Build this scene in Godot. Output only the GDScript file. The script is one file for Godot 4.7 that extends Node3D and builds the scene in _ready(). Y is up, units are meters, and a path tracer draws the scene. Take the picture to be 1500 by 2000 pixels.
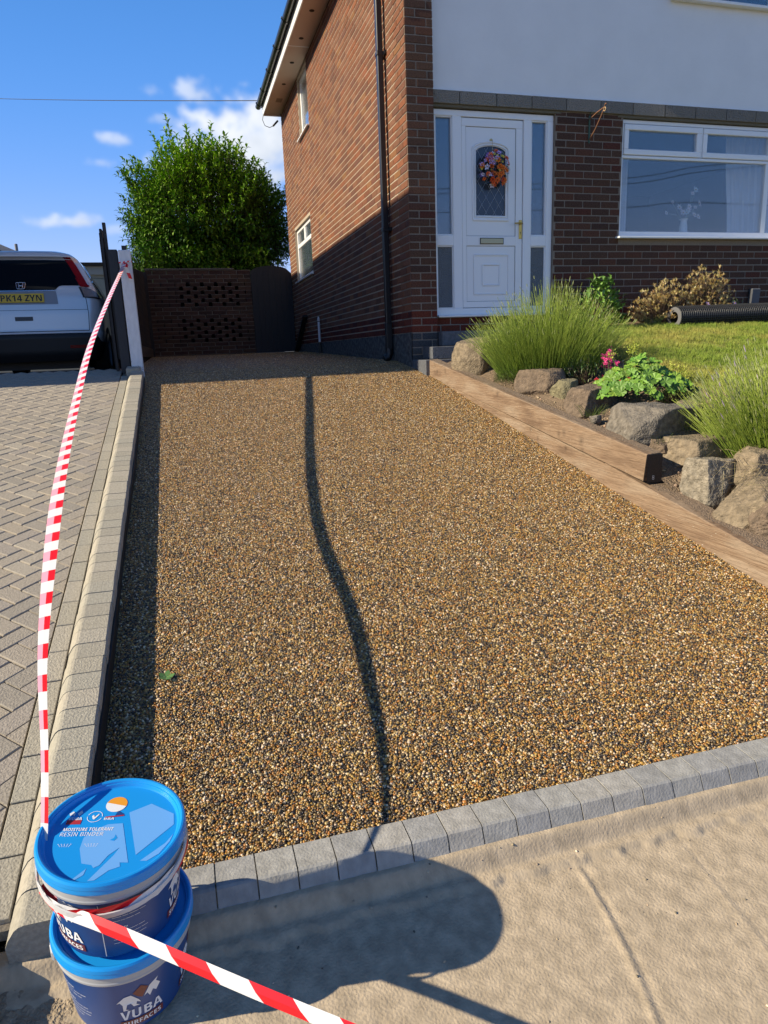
extends Node3D
# A block-paved and resin-bound drive beside a brick house, seen from the pavement. x runs along the house front, z towards the road, y up; the house corner stands at x = 0, z = 0.

var rng := RandomNumberGenerator.new()
var taken := {}
var noise := FastNoiseLite.new()
var stock := {}
const SUN := Vector3(0.855, -0.518, -0.025)      # the way the sunlight travels
const EYE := Vector3(-2.365, 0.0, 7.07)


class Geo:
	var v := PackedVector3Array()
	var n := PackedVector3Array()
	var c := PackedColorArray()
	var ix := PackedInt32Array()
	var col := Color.WHITE

	func vert(p: Vector3, nn: Vector3) -> int:
		v.append(p); n.append(nn); c.append(col)
		return v.size() - 1

	func tri(a: Vector3, b: Vector3, d: Vector3) -> void:   # counter-clockwise seen from outside
		var nn := (b - a).cross(d - a).normalized()
		var i := vert(a, nn); vert(b, nn); vert(d, nn)
		ix.append_array(PackedInt32Array([i, i + 2, i + 1]))

	func quad(a: Vector3, b: Vector3, d: Vector3, e: Vector3) -> void:
		var nn := (d - a).cross(e - b).normalized()
		var i := vert(a, nn); vert(b, nn); vert(d, nn); vert(e, nn)
		ix.append_array(PackedInt32Array([i, i + 2, i + 1, i, i + 3, i + 2]))

	func itri(a: int, b: int, d: int) -> void:
		ix.append_array(PackedInt32Array([a, d, b]))

	func box(t: Transform3D, s: Vector3) -> void:
		var h := s / 2
		for f in [[0, 1, 2], [1, 2, 0], [2, 0, 1]]:
			for sg in [-1.0, 1.0]:
				var q := []
				for k in [[-1, -1], [1, -1], [1, 1], [-1, 1]]:
					var p := Vector3.ZERO
					p[f[0]] = sg * h[f[0]]; p[f[1]] = k[0] * h[f[1]]; p[f[2]] = k[1] * h[f[2]]
					q.append(t * p)
				if sg > 0: quad(q[0], q[1], q[2], q[3])
				else: quad(q[3], q[2], q[1], q[0])

	func bx(a: Vector3, b: Vector3) -> void:                # between two corners
		box(Transform3D(Basis(), (a + b) / 2), (b - a).abs())

	func cbox(t: Transform3D, s: Vector3, b: float) -> void: # chamfered box
		var h := s / 2
		var P := func(i: int, sx: float, sy: float, sz: float) -> Vector3:
			var p := Vector3(sx * (h.x - b), sy * (h.y - b), sz * (h.z - b))
			p[i] = [sx, sy, sz][i] * h[i]
			return t * p
		for f in [[0, 1, 2], [1, 2, 0], [2, 0, 1]]:
			for sg in [-1.0, 1.0]:
				var q := []
				for k in [[-1, -1], [1, -1], [1, 1], [-1, 1]]:
					var g := [0.0, 0.0, 0.0]
					g[f[0]] = sg; g[f[1]] = float(k[0]); g[f[2]] = float(k[1])
					q.append(P.call(f[0], g[0], g[1], g[2]))
				if sg > 0: quad(q[0], q[1], q[2], q[3])
				else: quad(q[3], q[2], q[1], q[0])
			for sa in [-1.0, 1.0]:                                # edges along axis f[0]
				for sb in [-1.0, 1.0]:
					var g0 := [0.0, 0.0, 0.0]; var g1 := [0.0, 0.0, 0.0]
					g0[f[0]] = -1.0; g1[f[0]] = 1.0
					for g in [g0, g1]:
						g[f[1]] = sa; g[f[2]] = sb
					var a: Vector3 = P.call(f[1], g0[0], g0[1], g0[2]); var bb: Vector3 = P.call(f[1], g1[0], g1[1], g1[2])
					var d: Vector3 = P.call(f[2], g1[0], g1[1], g1[2]); var e: Vector3 = P.call(f[2], g0[0], g0[1], g0[2])
					if sa * sb > 0: quad(a, bb, d, e)
					else: quad(e, d, bb, a)
		for sx in [-1.0, 1.0]:
			for sy in [-1.0, 1.0]:
				for sz in [-1.0, 1.0]:
					var a: Vector3 = P.call(0, sx, sy, sz); var bb: Vector3 = P.call(1, sx, sy, sz); var d: Vector3 = P.call(2, sx, sy, sz)
					if sx * sy * sz > 0: tri(a, bb, d)
					else: tri(a, d, bb)

	func tube(path: Array, rad: Variant, sides := 8, caps := true) -> void:
		var side := Vector3.ZERO
		var first := -1
		for i in path.size():
			var t: Vector3 = (path[mini(i + 1, path.size() - 1)] - path[maxi(i - 1, 0)]).normalized()
			if side == Vector3.ZERO: side = t.cross(Vector3.UP if absf(t.y) < 0.9 else Vector3.RIGHT).normalized()
			side = (side - t * side.dot(t)).normalized()
			var up := side.cross(t)
			var r: float = rad[i] if rad is Array else rad
			for k in sides:
				var d := side * cos(TAU * k / sides) + up * sin(TAU * k / sides)
				var id := vert(path[i] + d * r, d)
				if first < 0: first = id
			if i > 0:
				for k in sides:
					var a := first + (i - 1) * sides + k; var b := first + (i - 1) * sides + (k + 1) % sides
					itri(a, a + sides, b); itri(b, a + sides, b + sides)
		if caps:
			for e in [0, path.size() - 1]:
				for k in range(1, sides - 1):
					var b: int = first + e * sides
					if e == 0: tri(v[b], v[b + k], v[b + k + 1])
					else: tri(v[b], v[b + k + 1], v[b + k])

	func lathe(t: Transform3D, prof: Array, seg := 48, a0 := 0.0, a1 := TAU) -> void:   # profile of Vector2(radius, y), hard edges kept; walks so that outside lies to its right going up
		for i in prof.size() - 1:
			var p: Vector2 = prof[i]; var q: Vector2 = prof[i + 1]
			if p.distance_to(q) < 1e-6: continue
			var d := (q - p).normalized()
			var base := v.size()
			for k in seg + 1:
				var a := lerpf(a0, a1, float(k) / seg)
				var nn := (t.basis * Vector3(d.y * sin(a), -d.x, d.y * cos(a))).normalized()
				vert(t * Vector3(p.x * sin(a), p.y, p.x * cos(a)), nn)
				vert(t * Vector3(q.x * sin(a), q.y, q.x * cos(a)), nn)
			for k in seg:
				var j := base + 2 * k
				itri(j, j + 2, j + 1); itri(j + 1, j + 2, j + 3)

	func grid(nx: int, ny: int, f: Callable) -> void:         # a smooth sheet; f(u, w) -> point; facing du x dw
		var base := v.size()
		for j in ny + 1:
			for i in nx + 1:
				vert(f.call(float(i) / nx, float(j) / ny), Vector3.UP)
		for j in ny:
			for i in nx:
				var a := base + j * (nx + 1) + i
				itri(a, a + 1, a + nx + 1); itri(a + 1, a + nx + 2, a + nx + 1)
		smooth(base)

	func smooth(base: int) -> void:
		var acc := PackedVector3Array(); acc.resize(v.size() - base)
		for k in range(0, ix.size(), 3):
			if ix[k] < base: continue
			var nn := (v[ix[k + 2]] - v[ix[k]]).cross(v[ix[k + 1]] - v[ix[k]])
			for m in 3: acc[ix[k + m] - base] += nn
		for k in acc.size(): n[base + k] = acc[k].normalized()

	func add(src: Array, t: Transform3D) -> void:             # another mesh's arrays
		var base := v.size()
		var sv: PackedVector3Array = src[Mesh.ARRAY_VERTEX]; var sn: PackedVector3Array = src[Mesh.ARRAY_NORMAL]
		for k in sv.size(): vert(t * sv[k], (t.basis * sn[k]).normalized())
		if src[Mesh.ARRAY_INDEX] == null:
			for k in sv.size(): ix.append(base + k)
		else:
			for k in src[Mesh.ARRAY_INDEX]: ix.append(base + k)

	func mesh() -> ArrayMesh:
		var a := []; a.resize(Mesh.ARRAY_MAX)
		a[Mesh.ARRAY_VERTEX] = v; a[Mesh.ARRAY_NORMAL] = n; a[Mesh.ARRAY_COLOR] = c; a[Mesh.ARRAY_INDEX] = ix
		var m := ArrayMesh.new()
		m.add_surface_from_arrays(Mesh.PRIMITIVE_TRIANGLES, a)
		return m


# ---------------------------------------------------------------- names, labels, nodes
func numbered(s: String) -> String:
	var k: int = taken.get(s, 0)
	taken[s] = k + 1
	return s if k == 0 else "%s_%03d" % [s, k]

func tag(o: Node, label: String, category: String, group := "") -> Node:
	o.set_meta("label", label); o.set_meta("category", category)
	if group: o.set_meta("group", group)
	return o

func thing(called: String, label: String, category: String, at := Vector3.ZERO, group := "") -> Node3D:
	var o := Node3D.new()
	o.name = numbered(called); add_child(o); o.position = at
	tag(o, label, category, group)
	return o

func inst(called: String, m: Mesh, material: Material, parent: Node = null) -> MeshInstance3D:
	var o := MeshInstance3D.new()
	o.mesh = m; o.material_override = material
	o.name = called if parent else numbered(called)
	(parent if parent else self).add_child(o, true)
	return o

func obj(called: String, g: Geo, material: Material, parent: Node = null) -> MeshInstance3D:
	return inst(called, g.mesh(), material, parent)

func struct(called: String, g: Geo, material: Material) -> MeshInstance3D:
	var o := obj(called, g, material)
	o.set_meta("kind", "structure")
	return o

func stuff(o: Node) -> Node:
	o.set_meta("kind", "stuff")
	return o


# ---------------------------------------------------------------- materials
func lin(r: float, g: float, b: float) -> Color:
	return Color(r, g, b).linear_to_srgb()

func ntex(key: String, sd: int, freq: float, lo: float, hi: float, oct := 4, kind := FastNoiseLite.TYPE_SIMPLEX_SMOOTH, size := 512) -> NoiseTexture2D:
	if stock.has(key): return stock[key]
	var f := FastNoiseLite.new()
	f.seed = sd; f.noise_type = kind; f.frequency = freq; f.fractal_octaves = oct
	f.fractal_type = FastNoiseLite.FRACTAL_FBM if oct > 1 else FastNoiseLite.FRACTAL_NONE
	if kind == FastNoiseLite.TYPE_CELLULAR: f.cellular_return_type = FastNoiseLite.RETURN_DISTANCE
	var t := NoiseTexture2D.new()
	t.width = size; t.height = size; t.seamless = true; t.noise = f
	var r := Gradient.new()
	r.set_color(0, Color(lo, lo, lo)); r.set_color(1, Color(hi, hi, hi))
	t.color_ramp = r
	stock[key] = t
	return t

func mat(c: Color, rough := 0.8, tex: Texture2D = null, scale := Vector3.ONE, bump: Texture2D = null, cm := 0.0) -> StandardMaterial3D:
	var m := StandardMaterial3D.new()
	m.albedo_color = c; m.roughness = rough
	if tex: m.albedo_texture = tex
	if bump:
		m.heightmap_enabled = true; m.heightmap_texture = bump; m.heightmap_scale = cm
	if tex or bump:
		m.uv1_triplanar = true; m.uv1_world_triplanar = true; m.uv1_scale = scale
	return m

func tinted(m: StandardMaterial3D) -> StandardMaterial3D:
	m.vertex_color_use_as_albedo = true
	return m

func xf(at: Vector3, yaw := 0.0, pitch := 0.0, roll := 0.0) -> Transform3D:
	return Transform3D(Basis.from_euler(Vector3(pitch, yaw, roll)), at)

func pick(a: Array) -> Variant:
	return a[rng.randi() % a.size()]

func jit(c: Color, k: float) -> Color:
	var f := 1.0 + rng.randf_range(-k, k)
	return Color(c.r * f, c.g * f * (1.0 + rng.randf_range(-k, k) * 0.25), c.b * f)

func drive_y(z: float) -> float:                 # the resin drive: steep in front of the house, nearly level beside it
	if z > 0.15: return -0.18 - 0.19 * z
	if z > -0.6: return lerpf(-0.2085, -0.128, smoothstep(0.0, 1.0, (0.15 - z) / 0.75) * 0.4 + 0.6 * (0.15 - z) / 0.75)
	return lerpf(-0.128, 0.02, clampf((-0.6 - z) / 6.0, 0, 1))

func path_y(z: float) -> float:                  # the concrete pavement
	return -1.31 - 0.13 * (z - 5.6)

func bed_y(z: float) -> float:                   # soil level just behind the sleepers
	return lerpf(-0.10 - 0.14 * z, -0.075 - 0.194 * z, smoothstep(3.4, 4.3, z))

func mound(x: float) -> float:                   # the bed heaps up between the stones
	return 0.075 * smoothstep(0.15, 0.42, x)

func lawn_edge(z: float) -> float:
	return 1.30 - 0.23 * (z - 1.6) + 0.06 * sin(z * 2.3) + 0.75 * smoothstep(3.0, 3.9, z)

func garden_y(x: float, z: float) -> float:
	var b := bed_y(z) + mound(x)
	var l := 0.20 - 0.17 * z
	var e := lawn_edge(z)
	return lerpf(b, l, smoothstep(e - 0.45, e + 0.05, x)) + 0.025 * noise.get_noise_2d(x * 120, z * 120) * smoothstep(0.15, 0.4, x)


func _ready() -> void:
	rng.seed = 7
	noise.seed = 3; noise.frequency = 0.02
	light_and_camera()
	base_ground()
	drive()
	left_kerb()
	block_paving()
	front_kerb()
	footpath()
	house()
	neighbour()
	garage_and_far_house()
	screen_wall_and_gate()
	fences()
	steps()
	sleepers()
	garden()
	rocks()
	plants()
	laurel()
	car()
	wall_things()
	buckets()
	tapes()
	wires()


func light_and_camera() -> void:
	var cam := Camera3D.new()
	cam.name = "camera"; cam.fov = 73.473; cam.near = 0.05; cam.far = 400.0
	add_child(cam)
	cam.position = EYE
	cam.rotation_degrees = Vector3(-13.3119, -15.6808, -2.1551)
	cam.current = true
	var sun := DirectionalLight3D.new()
	sun.name = "sun"; sun.light_color = Color(1.0, 0.945, 0.84); sun.light_energy = 1.6
	sun.light_angular_distance = 0.5; sun.shadow_enabled = true
	add_child(sun)
	sun.look_at_from_position(Vector3.ZERO, SUN, Vector3.UP)
	var e := Environment.new()
	e.background_mode = Environment.BG_SKY
	e.tonemap_mode = Environment.TONE_MAPPER_LINEAR
	e.tonemap_exposure = 1.44
	e.sdfgi_enabled = true; e.ssao_enabled = true; e.ssil_enabled = true
	var sky := Sky.new()
	var pm := PanoramaSkyMaterial.new()
	pm.panorama = sky_picture(); pm.energy_multiplier = 0.90
	sky.sky_material = pm
	e.sky = sky
	var w := WorldEnvironment.new()
	w.name = "sky"; w.environment = e
	add_child(w)


func sky_picture() -> ImageTexture:
	var W := 2048; var H := 1024
	var im := Image.create(W, H, false, Image.FORMAT_RGBF)
	var fb := FastNoiseLite.new()
	fb.seed = 12; fb.frequency = 0.16; fb.fractal_octaves = 6; fb.fractal_gain = 0.55
	# azimuth from -z towards +x, elevation, half widths, strength, whiteness
	var cl := [[5.8, 14.2, 5.8, 3.9, 1.0, 1.0], [8.8, 15.6, 4.6, 3.4, 1.0, 1.0], [3.4, 12.0, 5.2, 3.4, 1.0, 1.0], [3.0, 18.0, 2.0, 1.0, 0.62, 0.95], [-2.9, 15.0, 1.6, 0.6, 0.58, 0.9], [-4.2, 13.5, 1.3, 0.5, 0.42, 0.8],
		[-7.4, 9.6, 2.1, 0.6, 0.66, 0.9], [-5.7, 9.75, 1.5, 0.65, 0.66, 0.9], [0.3, 16.4, 1.4, 0.5, 0.34, 0.8], [-2.3, 13.4, 0.7, 0.6, 0.36, 0.8], [-3.4, 9.1, 1.3, 0.5, 0.34, 0.8], [0.0, 18.1, 0.9, 0.4, 0.3, 0.8]]
	var r := RandomNumberGenerator.new(); r.seed = 5
	for k in 16:
		var az := r.randf_range(215, 335) if k % 3 else r.randf_range(25, 95)
		for q in 3:
			cl.append([az + r.randf_range(-5, 5), r.randf_range(7, 11) + r.randf_range(0, 6), r.randf_range(2, 5), r.randf_range(0.6, 1.8), r.randf_range(0.4, 0.8), 0.9])
	for k in 5:                                   # scattered fair-weather clouds overhead and round about
		var az := r.randf_range(40, 340); var el := r.randf_range(34, 68)
		for q in 2: cl.append([az + r.randf_range(-7, 7), el + r.randf_range(-3, 3), r.randf_range(4, 8) / cos(deg_to_rad(el)), r.randf_range(2.0, 4.0), r.randf_range(0.5, 0.9), 0.95])
	for y in H:
		var el := 90.0 - (y + 0.5) / H * 180.0
		var s := clampf(sin(deg_to_rad(el)), 0.0, 1.0)
		var t := pow(clampf(1.0 - s / 0.85, 0.0, 1.0), 1.1)
		var base := Color(0.022, 0.056, 0.155).lerp(Color(0.110, 0.410, 1.08), t) + Color(0.74, 0.38, -0.42) * pow(1.0 - s, 9.0)
		for x in W: im.set_pixel(x, y, base)
	for c in cl:
		var ca: float = c[0]; var ce: float = c[1]
		for yy in range(int((90 - ce - c[3] * 2.2) / 180 * H), int((90 - ce + c[3] * 2.2) / 180 * H) + 1):
			var el := 90.0 - (yy + 0.5) / H * 180.0
			for xx in range(int(floor((ca - c[2] * 2.2) / 360 * W)), int(floor((ca + c[2] * 2.2) / 360 * W)) + 1):
				var az := (xx + 0.5) / W * 360.0
				var dx: float = (az - ca) / c[2]; var dy: float = (el - ce) / c[3]
				if dy < 0: dy *= 1.35
				var p := Vector3(az * 3.0, el * 4.2, ca * 3.7)
				var nz := fb.get_noise_3dv(p)
				var d: float = 1.0 - dx * dx - dy * dy + nz * (0.85 if c[2] > 3.0 else 1.15)
				var a: float = smoothstep(0.0, 1.05, d) * c[4]
				if a <= 0.002: continue
				var shade := clampf(0.5 + 0.45 * dy + 0.5 * fb.get_noise_3dv(p * 0.8 + Vector3(0, 3, 9)) - 0.25 * clampf(dx, -1, 1), 0, 1)
				var cc := Color(0.50, 0.56, 0.66).lerp(Color(0.76, 0.79, 0.84), shade)
				var px := posmod(xx, W)
				var o := im.get_pixel(px, yy)
				im.set_pixel(px, yy, o.lerp(cc, a))
	return ImageTexture.create_from_image(im)


# ---------------------------------------------------------------- ground
func base_ground() -> void:
	var g := Geo.new()
	var prof := [[-160.0, 1.0], [-40.0, -0.1], [-8.0, -0.25], [-0.5, -0.45], [5.6, -1.62], [7.6, -1.85], [9.0, -1.9], [60.0, -3.0], [160.0, -5.0]]
	for i in prof.size() - 1:
		for s in [[-160.0, -14.0], [-14.0, 10.0], [10.0, 160.0]]:
			g.quad(Vector3(s[0], prof[i + 1][1], prof[i + 1][0]), Vector3(s[1], prof[i + 1][1], prof[i + 1][0]), Vector3(s[1], prof[i][1], prof[i][0]), Vector3(s[0], prof[i][1], prof[i][0]))
	struct("ground", g, mat(lin(0.19, 0.18, 0.15), 0.95, ntex("blotch", 5, 0.012, 0.72, 1.0), Vector3.ONE * 0.3))
	var rg := Geo.new()
	rg.quad(Vector3(-60, -1.80, 15), Vector3(60, -1.80, 15), Vector3(60, -1.62, 8.2), Vector3(-60, -1.62, 8.2))
	struct("road", rg, mat(lin(0.06, 0.06, 0.062), 0.9, ntex("fine", 2, 0.11, 0.7, 1.0), Vector3.ONE * 1.5))


const PEBBLE := [[0.41, 0.245, 0.052], [0.37, 0.205, 0.042], [0.44, 0.275, 0.07], [0.46, 0.34, 0.14], [0.56, 0.42, 0.21], [0.27, 0.13, 0.030], [0.32, 0.18, 0.04], [0.045, 0.035, 0.026], [0.034, 0.029, 0.025], [0.028, 0.024, 0.020], [0.11, 0.085, 0.055], [0.20, 0.135, 0.055], [0.42, 0.18, 0.032], [0.07, 0.045, 0.022], [0.22, 0.16, 0.08], [0.70, 0.58, 0.40], [0.10, 0.07, 0.035], [0.17, 0.10, 0.03]]

func pebble_tone() -> Color:
	var p: Array = pick(PEBBLE)
	return jit(Color(p[0] * 0.96, p[1] * 0.92, p[2] * 0.90), 0.24)

func drive() -> void:
	var g := Geo.new()
	var zs := [5.54, 4.0, 2.5, 1.2, 0.4, 0.15, 0.0, -0.15, -0.3, -0.45, -0.6, -2.0, -4.0, -6.6, -7.9, -9.5]
	for i in zs.size() - 1:
		var a: float = zs[i]; var b: float = zs[i + 1]
		var xl := -2.72 if a > 0 else -2.86
		g.quad(Vector3(xl, drive_y(a) - 0.007, a), Vector3(0.06, drive_y(a) - 0.007, a), Vector3(0.06, drive_y(b) - 0.007, b), Vector3(xl, drive_y(b) - 0.007, b))
	var m := mat(lin(0.22, 0.145, 0.07), 0.5, speckle(), Vector3.ONE * 1.6, ntex("cells", 8, 0.06, 0.0, 1.0, 1, FastNoiseLite.TYPE_CELLULAR), 0.5)
	m.albedo_color = Color.WHITE
	var d := struct("driveway", g, m)
	# the stones of the resin-bound surface
	var ball := Geo.new()
	ball.add(ico(1), Transform3D())
	var pm := tinted(mat(Color.WHITE, 0.30))
	pm.metallic_specular = 0.55
	var step := 0.0066
	var buf := PackedFloat32Array()
	var z := -7.55
	var count := 0
	while z < 5.535:
		var far := z < -0.9                       # larger and sparser where they are far off, in the shade
		step = 0.0125 if far else 0.0061
		var x := -2.85 if far else -2.712
		while x < 0.045:
			var px := x + rng.randf_range(-0.5, 0.5) * step
			var pz := z + rng.randf_range(-0.5, 0.5) * step
			var r := rng.randf_range(0.0030, 0.0047)
			if rng.randf() < 0.06: r *= 1.3
			if far: r *= 1.75
			var b := Basis.from_euler(Vector3(rng.randf_range(-0.5, 0.5), rng.randf_range(0, TAU), rng.randf_range(-0.5, 0.5))) * Basis.from_scale(Vector3(r * rng.randf_range(0.9, 1.35), r * rng.randf_range(0.65, 0.95), r * rng.randf_range(0.8, 1.1)))
			var y := drive_y(pz) - 0.005 + rng.randf_range(-0.0022, 0.0018)
			var c := pebble_tone()
			var k := buf.size()
			buf.append_array(PackedFloat32Array([b.x.x, b.y.x, b.z.x, px, b.x.y, b.y.y, b.z.y, y, b.x.z, b.y.z, b.z.z, pz, c.r, c.g, c.b, 1.0]))
			count += 1
			x += step
		z += step
	var mm := MultiMesh.new()
	mm.transform_format = MultiMesh.TRANSFORM_3D; mm.use_colors = true
	mm.mesh = ball.mesh(); mm.instance_count = count; mm.buffer = buf
	var o := MultiMeshInstance3D.new()
	o.name = "resin_bound_pebbles"; o.multimesh = mm; o.material_override = pm
	d.add_child(o); stuff(o)
	# a fallen leaf
	var lf := Geo.new()
	for k in 5:
		var a := TAU * k / 5 + 0.4
		var c0 := Vector3.ZERO; var dirv := Vector3(cos(a), 0.15, sin(a)); var sd := Vector3(-sin(a), 0, cos(a))
		lf.quad(c0, dirv * 0.018 + sd * 0.011, dirv * 0.030 + Vector3.UP * 0.004, dirv * 0.018 - sd * 0.011)
	var leaf := obj("fallen_leaf", lf, mat(lin(0.10, 0.22, 0.06), 0.6))
	leaf.position = Vector3(-2.52, drive_y(4.75) + 0.006, 4.75); leaf.rotation = Vector3(0.18, 0.5, 0.0)
	tag(leaf, "small green leaf lying on the gravel drive near the left kerb", "leaf")

func ico(sub: int) -> Array:
	var t := (1.0 + sqrt(5.0)) / 2.0
	var vs: Array = [Vector3(-1, t, 0), Vector3(1, t, 0), Vector3(-1, -t, 0), Vector3(1, -t, 0), Vector3(0, -1, t), Vector3(0, 1, t), Vector3(0, -1, -t), Vector3(0, 1, -t), Vector3(t, 0, -1), Vector3(t, 0, 1), Vector3(-t, 0, -1), Vector3(-t, 0, 1)]
	for k in vs.size(): vs[k] = vs[k].normalized()
	var fs: Array = [[0, 11, 5], [0, 5, 1], [0, 1, 7], [0, 7, 10], [0, 10, 11], [1, 5, 9], [5, 11, 4], [11, 10, 2], [10, 7, 6], [7, 1, 8], [3, 9, 4], [3, 4, 2], [3, 2, 6], [3, 6, 8], [3, 8, 9], [4, 9, 5], [2, 4, 11], [6, 2, 10], [8, 6, 7], [9, 8, 1]]
	for s in sub:
		var mid := {}; var out := []
		for f in fs:
			var m := []
			for e in [[0, 1], [1, 2], [2, 0]]:
				var a: int = f[e[0]]; var b: int = f[e[1]]
				var key := Vector2i(mini(a, b), maxi(a, b))
				if not mid.has(key):
					mid[key] = vs.size(); vs.append(((vs[a] + vs[b]) / 2).normalized())
				m.append(mid[key])
			out.append([f[0], m[0], m[2]]); out.append([f[1], m[1], m[0]]); out.append([f[2], m[2], m[1]]); out.append(m)
		fs = out
	var arr := []; arr.resize(Mesh.ARRAY_MAX)
	var ii := PackedInt32Array()
	for f in fs: ii.append_array(PackedInt32Array([f[0], f[2], f[1]]))
	arr[Mesh.ARRAY_VERTEX] = PackedVector3Array(vs); arr[Mesh.ARRAY_NORMAL] = PackedVector3Array(vs); arr[Mesh.ARRAY_INDEX] = ii
	return arr

func speckle() -> ImageTexture:                   # colour of the small stones where they are too far off to be built
	var im := Image.create(512, 512, false, Image.FORMAT_RGB8)
	im.fill(lin(0.06, 0.045, 0.03))
	for k in 9000:
		var c := pebble_tone().linear_to_srgb()
		var x := rng.randi() % 512; var y := rng.randi() % 512
		im.fill_rect(Rect2i(x, y, 4 + rng.randi() % 3, 3 + rng.randi() % 3), c)
		im.set_pixel(x, y, lin(0.06, 0.045, 0.03))
	return ImageTexture.create_from_image(im)


func concrete(c: Color, sc := 1.0, cm := 0.22) -> StandardMaterial3D:
	return mat(c, 0.9, ntex("grit_soft", 23, 0.05, 0.80, 1.0, 5), Vector3.ONE * 2.4 * sc, ntex("grit_h", 22, 0.09, 0.0, 1.0, 5), cm)

func slope_basis(s := 0.19) -> Basis:              # x stays, z follows a fall of s towards the road
	return Basis.from_euler(Vector3(atan(s), 0, 0))

func left_kerb() -> void:
	var root := Node3D.new()
	root.name = numbered("kerb"); add_child(root); root.set_meta("kind", "structure")
	var ms := [concrete(lin(0.46, 0.42, 0.33)), concrete(lin(0.43, 0.395, 0.315)), concrete(lin(0.49, 0.445, 0.355)), concrete(lin(0.445, 0.415, 0.335))]
	# bedding
	var bed := Geo.new()
	for i in 12:
		var z0 := 5.62 - i * 0.5; var z1 := z0 - 0.5
		var y0 := -0.18 - 0.19 * z0; var y1 := -0.18 - 0.19 * z1
		bed.quad(Vector3(-2.905, y0 + 0.035, z0), Vector3(-2.74, y0 + 0.035, z0), Vector3(-2.74, y1 + 0.035, z1), Vector3(-2.905, y1 + 0.035, z1))
		bed.quad(Vector3(-2.738, y0 - 0.03, z0), Vector3(-2.738, y1 - 0.03, z1), Vector3(-2.738, y1 + 0.04, z1), Vector3(-2.738, y0 + 0.04, z0))
	obj("bedding", bed, concrete(lin(0.20, 0.175, 0.14)), root)
	# upstand blocks: bullnosed section swept along the fall
	var z := 5.66
	var ln := 0.088
	while z > 0.12:
		var l := ln - 0.002
		var g := Geo.new()
		var sec := [Vector2(0.0, -0.02), Vector2(0.0, 0.085), Vector2(-0.006, 0.093), Vector2(-0.095, 0.094), Vector2(-0.105, 0.091), Vector2(-0.115, 0.083), Vector2(-0.132, 0.056), Vector2(-0.14, 0.036), Vector2(-0.14, -0.02)]
		sweep(g, sec, l, 0.0012)
		var o := obj("kerb_block", g, pick(ms), root)
		var zc := z - ln / 2
		o.transform = Transform3D(slope_basis(), Vector3(-2.71 + rng.randf_range(-0.0015, 0.0015), -0.18 - 0.19 * zc + rng.randf_range(-0.001, 0.001), zc))
		z -= ln
	# flat edging course beside them
	z = 5.60
	ln = 0.172
	while z > 0.1:
		var g := Geo.new()
		g.cbox(Transform3D(), Vector3(0.062, 0.07, ln - 0.0025), 0.002)
		var o := obj("edging_block", g, pick(ms), root)
		var zc := z - ln / 2
		o.transform = Transform3D(slope_basis() * Basis.from_euler(Vector3(0, 0, rng.randf_range(-0.008, 0.008))), Vector3(-2.881, -0.18 - 0.19 * zc + 0.05 - 0.035 + rng.randf_range(-0.001, 0.001), zc))
		z -= ln
	# black plastic edging between kerb and resin
	var pl := Geo.new()
	for i in 11:
		var z0 := 5.55 - i * 0.5; var z1 := maxf(z0 - 0.5, 0.15)
		var w0 := 0.004 * sin(z0 * 3.0); var w1 := 0.004 * sin(z1 * 3.0)
		var t0 := 0.045 + 0.018 * smoothstep(4.2, 5.2, z0); var t1 := 0.045 + 0.018 * smoothstep(4.2, 5.2, z1)
		pl.quad(Vector3(-2.702 + w0, drive_y(z0) - 0.02, z0), Vector3(-2.702 + w1, drive_y(z1) - 0.02, z1), Vector3(-2.705 + w1, drive_y(z1) + t1, z1), Vector3(-2.705 + w0, drive_y(z0) + t0, z0))
		pl.quad(Vector3(-2.709, drive_y(z0) + t0, z0), Vector3(-2.705 + w0, drive_y(z0) + t0, z0), Vector3(-2.705 + w1, drive_y(z1) + t1, z1), Vector3(-2.709, drive_y(z1) + t1, z1))
	obj("plastic_edging", pl, mat(lin(0.012, 0.012, 0.013), 0.45), root)
	# square block that starts the kerb at the post
	var fb := Geo.new()
	fb.cbox(Transform3D(), Vector3(0.125, 0.16, 0.2), 0.006)
	obj("kerb_block", fb, ms[1], root).transform = Transform3D(slope_basis(0.1), Vector3(-2.80, -0.155, 0.03))

func sweep(g: Geo, sec: Array, l: float, b: float) -> void:   # a section in x, y drawn along z, its end edges eased by b
	var m := sec.size()
	for i in m - 1:
		var p: Vector2 = sec[i]; var q: Vector2 = sec[i + 1]
		g.quad(Vector3(p.x, p.y, l / 2), Vector3(p.x, p.y, -l / 2), Vector3(q.x, q.y, -l / 2), Vector3(q.x, q.y, l / 2))
	for i in range(1, m - 1):
		g.tri(Vector3(sec[0].x, sec[0].y, l / 2), Vector3(sec[i].x, sec[i].y, l / 2), Vector3(sec[i + 1].x, sec[i + 1].y, l / 2))
		g.tri(Vector3(sec[0].x, sec[0].y, -l / 2), Vector3(sec[i + 1].x, sec[i + 1].y, -l / 2), Vector3(sec[i].x, sec[i].y, -l / 2))


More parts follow.
